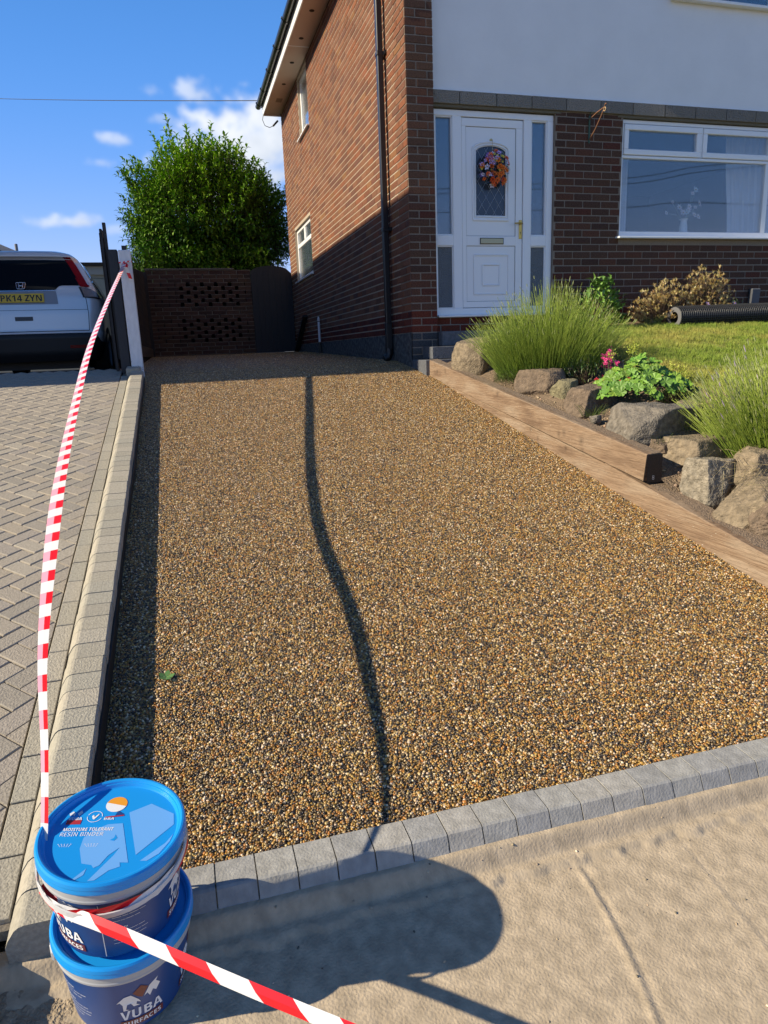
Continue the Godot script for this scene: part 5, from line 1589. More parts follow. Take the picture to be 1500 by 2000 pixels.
func plants() -> void:
	lavender("big bright green lavender bush arching over the sleeper in front of the door", gp(0.60, 1.80, -0.03), 0.98, 0.80, 2700, 3, false)
	lavender("feathery lavender bush with a few pale flowers at the right edge of the photo", gp(1.00, 4.00, -0.04), 1.02, 0.78, 2700, 5, true)
	leafy("leafy_shrub", "glossy mid-green leafy shrub by the brick wall right of the door", "shrub", Vector3(2.03, 0.12, 0.34), Vector3(0.56, 0.53, 0.42), 420, Vector2(0.095, 0.052), [[0.13, 0.25, 0.04], [0.10, 0.20, 0.035], [0.19, 0.32, 0.06]], 9, 1, "", 0.2, 0.5)
	var dry := [[0.76, 0.66, 0.38], [0.68, 0.56, 0.30], [0.80, 0.72, 0.46], [0.54, 0.38, 0.22], [0.66, 0.64, 0.30]]
	leafy("dried_shrub", "left clump of the straw-coloured dried shrub behind the black mesh roll", "shrub", Vector3(2.92, 0.13, 0.20), Vector3(0.92, 0.50, 0.36), 420, Vector2(0.050, 0.014), dry, 19, 8, "straw-coloured shrub against the wall", 0.5, 0.45, Color(0.75, 0.66, 0.38))
	leafy("dried_shrub", "right taller clump of the straw-coloured dried shrub behind the black mesh roll", "shrub", Vector3(3.50, 0.14, 0.20), Vector3(0.80, 0.64, 0.36), 400, Vector2(0.050, 0.014), dry, 20, 8, "straw-coloured shrub against the wall", 0.5, 0.45, Color(0.75, 0.66, 0.38))
	leafy("green_sedum", "low pale green plant with mauve flowers behind the mesh roll", "plant", Vector3(3.78, 0.20, 0.28), Vector3(0.46, 0.22, 0.25), 150, Vector2(0.040, 0.018), [[0.15, 0.24, 0.06], [0.22, 0.27, 0.09], [0.09, 0.16, 0.05]], 21)
	var r := RandomNumberGenerator.new(); r.seed = 40
	var mv := thing("mauve_flowers", "few small mauve flowers just above the black mesh roll", "flowers", Vector3(3.42, 0.33, 0.34))
	for p in [Vector3(-0.12, 0.0, 0), Vector3(-0.04, 0.04, 0.02), Vector3(0.0, 0.02, 0), Vector3(0.30, 0.02, 0), Vector3(0.34, 0.04, 0.01)]:
		var g := Geo.new(); flower(g, p, Vector3(0, 0.6, 0.8), 0.026, 5, Color(0.34, 0.24, 0.48), r)
		obj("flower", g, tinted(mat(Color.WHITE, 0.6)), mv)
	var ms := Geo.new()
	for p in [Vector3(-0.06, 0.0, 0), Vector3(0.32, 0.02, 0)]: ms.tube([p, p + Vector3(0.01, -0.16, -0.02)], 0.003, 5)
	obj("stems", ms, mat(lin(0.08, 0.14, 0.04), 0.8), mv)
	# lady's mantle
	var lm := thing("broad_leaved_plant", "fresh green scalloped-leaf plant with lime flower heads in the rockery", "plant", gp(0.68, 2.92))
	for k in 210:
		var a := r.randf() * TAU; var q := sqrt(r.randf()) * 0.32
		var hgt := 0.27 * (1.0 - q / 0.34) + r.randf_range(0.02, 0.07)
		var p := Vector3(cos(a) * q * 1.15, hgt, sin(a) * q)
		var nd := (Vector3(cos(a) * q * 2.4 - 0.25, 0.8, sin(a) * q * 2.4 + 0.35) + Vector3(r.randfn(), 0, r.randfn()) * 0.25).normalized()
		var g := Geo.new(); g.col = jit(Color(0.20, 0.33, 0.035).lerp(Color(0.10, 0.22, 0.03), r.randf()), 0.3)
		disc_leaf(g, p, nd, r.randf_range(0.020, 0.046), 7, r)
		var m := stock.get("mantle") as StandardMaterial3D
		if m == null:
			m = tinted(mat(Color.WHITE, 0.55)); m.backlight_enabled = true; m.backlight = Color(0.28, 0.40, 0.05); stock["mantle"] = m
		obj("leaf", g, m, lm)
	var fr := Geo.new(); var fs := Geo.new()
	for c in [Vector3(-0.04, 0.34, -0.05), Vector3(0.02, 0.36, -0.10), Vector3(0.25, 0.22, 0.0), Vector3(-0.16, 0.31, -0.12), Vector3(0.28, 0.15, 0.10), Vector3(0.30, 0.19, 0.05)]:
		fs.tube([Vector3(c.x * 0.3, 0.02, c.z * 0.3), c], 0.0025, 5, false)
		for k in 80:
			fr.col = jit(Color(0.38, 0.42, 0.06), 0.25)
			blade(fr, c + Vector3(r.randfn(), r.randfn() * 0.8, r.randfn()) * 0.024, Vector3(r.randfn(), absf(r.randfn()) + 0.3, r.randfn()).normalized(), 0.016, 0.010)
	stuff(obj("flower_heads", fr, stock["mantle"], lm)); obj("flower_stems", fs, mat(lin(0.12, 0.2, 0.04), 0.7), lm)
	# pink and red flowers
	for s in [["pink_flowers", "bright pink flower cluster standing above the red ones in the rockery", gp(0.78, 2.40), Color(0.62, 0.045, 0.20), 44, Vector3(0.05, 0.055, 0.05), 0.19], ["red_flowers", "low crimson flower clusters just below the pink ones in the rockery", gp(0.66, 2.62), Color(0.52, 0.012, 0.035), 40, Vector3(0.10, 0.03, 0.06), 0.10]]:
		var t := thing(s[0], s[1], "flowers", s[2])
		var st := Geo.new()
		for k in s[4]:
			var p: Vector3 = Vector3(r.randfn() * 0.7, r.randfn() * 0.7, r.randfn() * 0.7) * s[5] + Vector3.UP * float(s[6])
			var g := Geo.new()
			flower(g, p, Vector3(r.randfn() * 0.5, 0.6, 0.7).normalized(), r.randf_range(0.014, 0.021), 5, s[3], r)
			obj("flower", g, tinted(mat(Color.WHITE, 0.6)), t)
			if k % 3 == 0: st.tube([Vector3(p.x * 0.4, -0.02, p.z * 0.4), p], 0.0016, 4, false)
		obj("stems", st, mat(lin(0.08, 0.13, 0.04), 0.8), t)
	leafy("ground_cover_plant", "small dark green weeds between the lavender and the pink flowers", "plant", gp(0.70, 2.20), Vector3(0.42, 0.22, 0.30), 190, Vector2(0.055, 0.012), [[0.07, 0.13, 0.03], [0.10, 0.17, 0.04], [0.16, 0.20, 0.09]], 61)
	leafy("ground_cover_plant", "silvery grey-leaved plant behind the mossy rock", "plant", gp(0.56, 2.16), Vector3(0.24, 0.16, 0.2), 90, Vector2(0.035, 0.010), [[0.20, 0.20, 0.17], [0.14, 0.13, 0.11], [0.10, 0.14, 0.05]], 62)
	leafy("yellow_stonecrop", "low yellow-green stonecrop mat behind the flat sandstone slab", "plant", gp(0.80, 3.50), Vector3(0.40, 0.12, 0.34), 520, Vector2(0.018, 0.007), [[0.36, 0.33, 0.04], [0.25, 0.27, 0.05], [0.42, 0.37, 0.07]], 63)
	leafy("clover_patch", "pale green clover patch right of the scalloped-leaf plant", "plant", gp(0.80, 3.14), Vector3(0.36, 0.13, 0.30), 320, Vector2(0.026, 0.016), [[0.13, 0.21, 0.04], [0.17, 0.24, 0.06]], 64)
	var yf := Geo.new(); flower(yf, Vector3.ZERO, Vector3(-0.2, 0.6, 0.7).normalized(), 0.018, 9, Color(0.78, 0.50, 0.01), r)
	var yo := obj("yellow_flower", yf, tinted(mat(Color.WHITE, 0.6))); yo.position = gp(0.64, 3.50, 0.06)
	tag(yo, "single yellow flower above the flat sandstone slab", "flower")
	var k := 0
	for q in [[Vector3(0.27, -0.47, 2.98), "grass tuft leaning on the end of the dark brown slab rock", 70, 0.12], [Vector3(0.30, -0.66, 3.66), "sparse grass tuft between the biggest rock and the sleeper", 40, 0.09], [Vector3(0.55, -0.62, 3.58), "grass tuft right of the biggest angular rock", 50, 0.12], [Vector3(0.26, -0.84, 4.42), "tiny green tuft growing on the broad tan rock", 34, 0.06], [Vector3(0.85, -0.44, 2.55), "grass tuft behind the pink flowers", 90, 0.14], [Vector3(0.30, -0.36, 1.62), "short grass at the foot of the tan boulder", 90, 0.12], [Vector3(1.35, 0.02, 0.62), "long grass at the left end of the lawn by the wall", 130, 0.22], [Vector3(2.72, 0.12, 0.30), "grass tuft beside the open end of the mesh roll", 90, 0.16]]:
		var g := Geo.new()
		for b in q[2]:
			g.col = jit(Color(0.12, 0.19, 0.035).lerp(Color(0.26, 0.25, 0.09), r.randf() * 0.6), 0.2)
			var a := r.randf() * TAU
			strip(g, Vector3(cos(a), 0, sin(a)) * r.randf() * 0.07, Vector3(cos(a) * 0.5, 1, sin(a) * 0.5).normalized(), float(q[3]) * r.randf_range(0.5, 1.1), 0.0016, 0.3, 3)
		var m := tinted(mat(Color.WHITE, 0.7)); m.backlight_enabled = true; m.backlight = Color(0.25, 0.30, 0.06)
		var o := obj("grass_tuft", g, m); o.position = gp(q[0].x, q[0].z)
		tag(o, q[1], "grass", "grass tufts in the rockery"); k += 1
	# dry straw hanging from the near lavender over the rocks
	var sg := Geo.new()
	for b in 150:
		var p := Vector3(r.randf_range(0.22, 0.75), 0, r.randf_range(4.0, 4.65)); p.y = lerpf(-0.66, -0.58, r.randf()) - 0.15 * (p.z - 4.1)
		sg.col = jit(Color(0.36, 0.29, 0.15), 0.3)
		strip(sg, p, Vector3(r.randf_range(-1, 0.3), r.randf_range(-0.5, 0.2), r.randf_range(-0.3, 0.8)).normalized(), r.randf_range(0.06, 0.20), 0.0010, 0.2, 3)
	var so := obj("dry_straw", sg, tinted(mat(Color.WHITE, 0.9)))
	tag(so, "dry straw-like stalks trailing from the near lavender over the rocks", "straw")


func laurel() -> void:
	var t := thing("laurel_bush", "large rounded glossy laurel bush rising behind the brick screen wall", "tree", Vector3(-1.45, 0, -9.55))
	var r := RandomNumberGenerator.new(); r.seed = 17
	var g := Geo.new(); var tw := Geo.new()
	var f := FastNoiseLite.new(); f.seed = 6; f.frequency = 0.55; f.fractal_octaves = 3
	var c := Vector3(0, 2.75, 0)
	var shoots := 5200
	for k in shoots:
		var d := Vector3(r.randfn(), r.randfn(), r.randfn()).normalized()
		var rad := 1.0 - 0.34 * pow(r.randf(), 1.4)
		if k % 6 == 0: rad = r.randf_range(0.40, 0.72)
		var lump := 1.0 + 0.38 * f.get_noise_3dv(d * 3.4)
		var p := c + Vector3(d.x * 1.64, d.y * (1.42 if d.y > 0 else 1.15), d.z * 1.25) * rad * lump
		if k % 9 == 1:                            # the skirts down to the ground, behind the wall
			p = Vector3(r.randf_range(-1.50, 1.15), r.randf_range(1.5, 2.1), r.randf_range(0.0, 1.35)); d = Vector3(0, 0, 1)
		if p.y < 1.5: continue
		var dirv := (d * Vector3(0.9, 0.5, 0.9) + Vector3.UP * (0.70 if d.y > 0.1 else 0.15) + Vector3(r.randfn(), r.randfn(), r.randfn()) * 0.25).normalized()
		var l := r.randf_range(0.20, 0.38)
		if d.y > 0.35 and r.randf() < 0.16: l *= r.randf_range(1.2, 1.55)
		tw.tube([p - dirv * l * 0.5, p + dirv * l], [0.006, 0.002], 4, false)
		var n := int(l / 0.034)
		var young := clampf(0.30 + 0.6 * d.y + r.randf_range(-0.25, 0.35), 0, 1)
		for q in n:
			var u := float(q) / n
			var a := q * 2.4 + k
			var s := dirv.cross(Vector3(0.2, 0.9, 0.4)).normalized()
			var w := s.cross(dirv)
			var od := (s * cos(a) + w * sin(a)) * (1.0 - 0.40 * u) + dirv * (0.25 + 0.7 * u) + Vector3.UP * 0.12
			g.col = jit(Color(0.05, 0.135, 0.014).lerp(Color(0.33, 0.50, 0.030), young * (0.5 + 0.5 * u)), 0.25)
			blade(g, p + dirv * l * u, od.normalized(), r.randf_range(0.10, 0.145), r.randf_range(0.044, 0.062), 0.35)
	var m := tinted(mat(Color.WHITE, 0.5)); m.metallic_specular = 0.3; m.backlight_enabled = true; m.backlight = Color(0.30, 0.50, 0.04)
	stuff(obj("foliage", g, m, t)); stuff(obj("twigs", tw, mat(lin(0.07, 0.06, 0.035), 0.9), t))
	var tr := Geo.new()
	tr.tube([Vector3(0, -0.2, 0), Vector3(0.05, 0.6, 0.03), Vector3(0, 1.3, 0)], [0.13, 0.10, 0.08], 10)
	obj("trunk", tr, mat(lin(0.09, 0.07, 0.05), 0.95), t)
	for k in 14:
		var a := TAU * k / 14.0; var e := r.randf_range(0.5, 1.0)
		var b := Geo.new()
		b.tube([Vector3(0, 0.6 + 0.05 * k, 0), Vector3(cos(a) * 0.4 * e, 1.6, sin(a) * 0.35 * e), Vector3(cos(a) * 1.2 * e, 2.6 + r.randf() * 0.8, sin(a) * 1.0 * e)], [0.05, 0.035, 0.012], 7)
		obj("limb", b, mat(lin(0.09, 0.07, 0.05), 0.95), t)
	# a young sunlit shoot at its left foot
	leafy("laurel_sapling", "small sunlit yellow-green shrub at the left foot of the laurel, by the fence", "shrub", Vector3(-3.02, 1.35, -8.9), Vector3(0.55, 0.95, 0.5), 190, Vector2(0.11, 0.036), [[0.11, 0.20, 0.03], [0.14, 0.23, 0.035], [0.08, 0.15, 0.025]], 23, 3)


# ---------------------------------------------------------------- the car
func car_w(y: float) -> float:
	return lut([[0.15, 0.78], [0.35, 0.86], [0.55, 0.895], [0.80, 0.91], [1.0, 0.895], [1.10, 0.86], [1.25, 0.79], [1.40, 0.715], [1.50, 0.655], [1.56, 0.58], [1.60, 0.44], [1.615, 0.30]], y)

func car_r(y: float) -> float:                   # how far the tail lies forward of the bumper
	return lut([[0.15, 0.10], [0.30, 0.02], [0.52, 0.0], [0.56, 0.045], [0.80, 0.065], [1.0, 0.10], [1.12, 0.15], [1.30, 0.25], [1.47, 0.345], [1.50, 0.28], [1.56, 0.31], [1.60, 0.42], [1.615, 0.60]], y)

func car_f(y: float) -> float:
	return lut([[0.15, 4.30], [0.5, 4.50], [0.85, 4.42], [1.0, 3.80], [1.08, 3.25], [1.3, 2.85], [1.5, 2.45], [1.6, 1.9], [1.615, 1.6]], y)

func lut(a: Array, x: float) -> float:
	if x <= a[0][0]: return a[0][1]
	for i in a.size() - 1:
		if x <= a[i + 1][0]: return lerpf(a[i][1], a[i + 1][1], (x - a[i][0]) / (a[i + 1][0] - a[i][0]))
	return a[-1][1]

func car_p(s: float, y: float, side: float, off := 0.0) -> Vector3:   # the skin: s runs from the middle of the tail round the corner to the nose
	var w := car_w(y); var rc := 0.17; var bow := 0.05
	var zr := car_r(y); var zf := car_f(y)
	var p: Vector2; var n: Vector2
	if s < 0.30:
		var x := (w - rc) * s / 0.30
		p = Vector2(x, zr + bow * pow(x / w, 2)); n = Vector2(2 * bow * x / (w * w), -1).normalized()
	elif s < 0.45:
		var b0 := zr + bow * pow((w - rc) / w, 2)
		var a := (s - 0.30) / 0.15 * PI / 2
		p = Vector2(w - rc + rc * sin(a), b0 + rc - rc * cos(a)); n = Vector2(sin(a), -cos(a))
	elif s < 0.92:
		var b0 := zr + bow * pow((w - rc) / w, 2) + rc
		var t := (s - 0.45) / 0.47
		p = Vector2(w - 0.05 * t * t, lerpf(b0, zf - 0.25, t)); n = Vector2(1, 0)
	else:
		var t := (s - 0.92) / 0.08
		p = Vector2((w - 0.05) * cos(t * PI / 2), zf - 0.25 + 0.25 * sin(t * PI / 2)); n = Vector2(cos(t * PI / 2), sin(t * PI / 2))
	p += n * off
	return Vector3(p.x * side, y, -p.y)

func car_patch(g: Geo, s0: float, s1: float, y0: float, y1: float, off: float, side: float, nx := 10, ny := 8, low: Variant = null, high: Variant = null) -> void:
	var f := func(u: float, w: float) -> Vector3:
		var s := lerpf(s0, s1, u)
		var a: float = low.call(u) if low != null else y0
		var b: float = high.call(u) if high != null else y1
		return car_p(s, lerpf(a, b, w), side, off)
	if side > 0: g.grid(nx, ny, f)
	else: g.grid(nx, ny, func(u: float, w: float) -> Vector3: return f.call(1.0 - u, w))

func car() -> void:
	var t := thing("parked_car", "silver estate car with a yellow rear number plate parked behind the dark gate post", "car", Vector3(-4.20, -0.19, -2.72))
	t.rotation = Vector3(-0.005, 0.0, 0.0)
	var silver := mat(lin(0.74, 0.74, 0.73), 0.30); silver.metallic = 0.20; silver.clearcoat_enabled = true; silver.clearcoat = 1.0; silver.clearcoat_roughness = 0.05
	var black := mat(lin(0.012, 0.012, 0.013), 0.55)
	var dark := mat(lin(0.004, 0.005, 0.006), 0.08); dark.metallic_specular = 0.3
	var chrome := mat(lin(0.75, 0.76, 0.78), 0.12); chrome.metallic = 1.0
	var g := Geo.new()
	for sd in [1.0, -1.0]: car_patch(g, 0.0, 1.0, 0.54, 1.615, 0.0, sd, 70, 34)
	var top := []
	for k in 41: top.append(car_p(k / 40.0, 1.615, 1.0))
	for k in 40:
		var a: Vector3 = top[k]; var b: Vector3 = top[k + 1]
		g.quad(a, b, Vector3(-b.x, b.y, b.z), Vector3(-a.x, a.y, a.z))
	obj("body", g, silver, t)
	var bm := Geo.new()
	for sd in [1.0, -1.0]: car_patch(bm, 0.0, 1.0, 0.20, 0.545, 0.004, sd, 60, 10)
	for k in 30: bm.quad(car_p(k / 30.0, 0.20, 1.0), car_p((k + 1) / 30.0, 0.20, 1.0), car_p((k + 1) / 30.0, 0.20, -1.0), car_p(k / 30.0, 0.20, -1.0))
	for k in 30: bm.quad(car_p(k / 30.0, 0.545, -1.0, 0.004), car_p((k + 1) / 30.0, 0.545, -1.0, 0.004), car_p((k + 1) / 30.0, 0.545, 1.0, 0.004), car_p(k / 30.0, 0.545, 1.0, 0.004))
	obj("rear_bumper", bm, black, t)
	# painted quarter sides come down to the wheel arch
	var qs := Geo.new()
	for sd in [1.0, -1.0]: car_patch(qs, 0.325, 0.53, 0.47, 0.56, 0.006, sd, 14, 4, func(u: float) -> float: return 0.56 - 0.13 * smoothstep(0.0, 0.5, u))
	obj("quarter_panel", qs, silver, t)
	# tailgate glass with its dipped lower edge
	var rw := Geo.new()
	var lowf := func(u: float) -> float: return lerpf(1.075, 1.138, smoothstep(0.50, 0.66, u))
	for sd in [1.0, -1.0]: car_patch(rw, 0.0, 0.315, 1.0, 1.475, 0.006, sd, 24, 10, lowf)
	obj("rear_window", rw, dark, t)
	var ch := Geo.new()
	for sd in [1.0, -1.0]: car_patch(ch, 0.0, 0.17, 1.066, 1.080, 0.010, sd, 12, 1)
	obj("chrome_strip", ch, chrome, t)
	var sp := Geo.new()
	for sd in [1.0, -1.0]: car_patch(sp, 0.0, 0.33, 1.49, 1.545, 0.012, sd, 18, 4)
	obj("spoiler", sp, silver, t)
	# seams of the tailgate
	var sm := Geo.new()
	for sd in [1.0, -1.0]:
		var pts := []
		for k in 13: pts.append(car_p(0.31, lerpf(0.57, 1.10, k / 12.0), sd, 0.001))
		sm.tube(pts, 0.004, 5)
		pts = []
		for k in 17: pts.append(car_p(0.31 * k / 16.0, 0.572, sd, 0.001))
		sm.tube(pts, 0.005, 5)
		pts = []
		for k in 17: pts.append(car_p(0.31 * k / 16.0, 0.835, sd, 0.0))
		sm.tube(pts, 0.0025, 5)
	obj("tailgate_seam", sm, black, t)
	var rec := Geo.new()
	for sd in [1.0, -1.0]: car_patch(rec, 0.0, 0.17, 0.905, 1.064, 0.004, sd, 8, 3)
	obj("plate_recess", rec, mat(lin(0.30, 0.31, 0.33), 0.35), t)
	# the plate
	var pc := car_p(0.0, 0.982, 1.0)
	var pl := Geo.new(); pl.cbox(xf(pc + Vector3(0.0, 0, 0.016), 0.0, -0.10), Vector3(0.52, 0.111, 0.008), 0.003)
	var plate := obj("number_plate", pl, mat(lin(0.78, 0.50, 0.015), 0.35), t)
	var tx := Geo.new()
	lettering(tx, "PK14 ZYN", xf(pc + Vector3(0.0, 0.0, 0.0208), 0.0, -0.10), 0.47, 0.076, true)
	obj("plate_characters", tx, mat(lin(0.01, 0.01, 0.01), 0.5), plate)
	# emblem: a rounded frame round an upright H
	var em := Geo.new()
	var ec := car_p(0.0, 1.135, 1.0, 0.014)
	var et := Transform3D(Basis.from_euler(Vector3(-0.5, 0, 0)), ec)
	for sx in [-1.0, 1.0]:
		em.tube([et * Vector3(sx * 0.020, -0.036, 0), et * Vector3(sx * 0.026, 0.036, 0)], 0.0085, 6)
		em.tube([et * Vector3(sx * 0.044, -0.036, 0), et * Vector3(sx * 0.055, 0.040, 0)], 0.005, 6)
		em.tube([et * Vector3(sx * 0.044, -0.036, 0), et * Vector3(sx * 0.030, -0.044, 0), et * Vector3(0, -0.045, 0)], 0.0045, 6)
		em.tube([et * Vector3(sx * 0.055, 0.040, 0), et * Vector3(sx * 0.042, 0.047, 0), et * Vector3(0, 0.048, 0)], 0.0045, 6)
	em.tube([et * Vector3(-0.022, 0, 0), et * Vector3(0.022, 0, 0)], 0.008, 6)
	obj("emblem", em, chrome, t)
	# lamps
	for sd in [1.0, -1.0]:
		var red := mat(lin(0.30, 0.006, 0.006), 0.12); red.metallic_specular = 0.35
		var l := Geo.new()
		car_patch(l, 0.313, 0.362, 1.12, 1.50, 0.010, sd, 8, 16)
		car_patch(l, 0.305, 0.370, 1.125, 1.24, 0.012, sd, 10, 6, null, func(u: float) -> float: return 1.24 - 0.10 * u)
		var lamp := obj("tail_lamp", l, red, t)
		var bz := Geo.new(); car_patch(bz, 0.294, 0.432, 0.965, 1.125, 0.009, sd, 14, 6, func(u: float) -> float: return 0.985 - 0.02 * u, func(u: float) -> float: return 1.118 - 0.11 * u * u)
		obj("lamp_housing", bz, black, lamp)
		var cl := Geo.new(); car_patch(cl, 0.304, 0.400, 0.990, 1.120, 0.014, sd, 12, 6, null, func(u: float) -> float: return 1.120 - 0.07 * u * u)
		var facet := mat(lin(0.50, 0.47, 0.45), 0.12, null, Vector3.ONE * 9.0, ntex("frost_h", 81, 0.028, 0.0, 1.0, 2), 2.0); facet.metallic = 0.6
		obj("clear_lens", cl, facet, lamp)
		var rf := Geo.new(); car_patch(rf, 0.215, 0.305, 0.355, 0.392, 0.010, sd, 8, 2)
		obj("reflector", rf, mat(lin(0.20, 0.006, 0.008), 0.2), t)
		# side glass with bright trim
		var sg := Geo.new(); car_patch(sg, 0.455, 0.545, 1.08, 1.42, 0.005, sd, 12, 8, func(u: float) -> float: return 1.22 - 0.13 * u, func(u: float) -> float: return 1.34 + 0.09 * u)
		car_patch(sg, 0.553, 0.66, 1.06, 1.44, 0.005, sd, 12, 8); car_patch(sg, 0.668, 0.78, 1.05, 1.44, 0.005, sd, 12, 8)
		obj("side_window", sg, dark, t)
		var tr := Geo.new(); var pts := []
		for k in 25: pts.append(car_p(lerpf(0.45, 0.80, k / 24.0), lerpf(1.20, 1.045, smoothstep(0.0, 0.3, k / 24.0)), sd, 0.006))
		tr.tube(pts, 0.008, 6)
		pts = []
		for k in 25: pts.append(car_p(lerpf(0.45, 0.78, k / 24.0), lerpf(1.25, 1.462, smoothstep(0.0, 0.35, k / 24.0)), sd, 0.006))
		tr.tube(pts, 0.006, 6)
		obj("window_trim", tr, chrome, t)
		var mi := Geo.new()
		var mc := car_p(0.745, 1.10, sd, 0.14)
		mi.cbox(xf(mc), Vector3(0.20, 0.14, 0.10), 0.03); mi.tube([car_p(0.745, 1.04, sd), mc + Vector3(0, -0.05, 0)], 0.025, 6)
		obj("wing_mirror", mi, black, t)
		for zw in [-0.82, -3.45]:
			var ty := Geo.new()
			ty.lathe(Transform3D(Basis.from_euler(Vector3(0, 0, -PI / 2 * sd)), Vector3(sd * 0.70, 0.335, zw)), [Vector2(0.0, -0.02), Vector2(0.30, -0.02), Vector2(0.335, 0.02), Vector2(0.335, 0.17), Vector2(0.30, 0.205), Vector2(0.22, 0.20)], 32)
			var wh := obj("wheel", ty, mat(lin(0.015, 0.015, 0.016), 0.8), t)
			var ri := Geo.new()
			ri.lathe(Transform3D(Basis.from_euler(Vector3(0, 0, -PI / 2 * sd)), Vector3(sd * 0.70, 0.335, zw)), [Vector2(0.225, 0.195), Vector2(0.21, 0.16), Vector2(0.06, 0.185), Vector2(0.0, 0.19)], 32)
			obj("rim", ri, mat(lin(0.4, 0.4, 0.42), 0.35), wh)
	var hd := Geo.new()
	car_patch(hd, 0.0, 0.042, 0.705, 0.755, 0.004, 1.0, 4, 2); car_patch(hd, 0.0, 0.042, 0.705, 0.755, 0.004, -1.0, 4, 2)
	obj("tailgate_handle", hd, mat(lin(0.05, 0.052, 0.055), 0.4), t)
	var ub := Geo.new(); ub.bx(Vector3(-0.66, 0.10, -4.2), Vector3(0.66, 0.5, -0.35))
	obj("underbody", ub, black, t)


func lettering(g: Geo, s: String, t: Transform3D, width: float, height: float, bold := true) -> void:   # raised type, scaled to a width and a cap height, centred
	var m := TextMesh.new()
	var f := SystemFont.new()
	f.font_names = PackedStringArray(["Droid Sans"]); f.font_weight = 700 if bold else 400
	m.font = f; m.text = s; m.font_size = 64; m.depth = 0.0; m.pixel_size = 0.01
	var a := m.get_mesh_arrays()
	var vs: PackedVector3Array = a[Mesh.ARRAY_VERTEX]
	if vs.is_empty(): return
	var lo := vs[0]; var hi := vs[0]
	for v in vs: lo = lo.min(v); hi = hi.max(v)
	var k := Vector3(width / maxf(hi.x - lo.x, 0.001), height / maxf(hi.y - lo.y, 0.001), 1)
	var b := g.v.size()
	g.add(a, t * Transform3D(Basis.from_scale(k), -(lo + hi) / 2 * k))
	var nn := t.basis.z.normalized()
	for i in range(b, g.v.size()): g.n[i] = nn

func polygon(g: Geo, pts: Array, f: Callable) -> void:   # a flat outline filled and mapped by f(Vector2) -> Vector3
	var p := PackedVector2Array(pts)
	var ii := Geometry2D.triangulate_polygon(p)
	for k in range(0, ii.size(), 3):
		var a: Vector3 = f.call(p[ii[k]]); var b: Vector3 = f.call(p[ii[k + 1]]); var c: Vector3 = f.call(p[ii[k + 2]])
		g.tri(a, b, c)


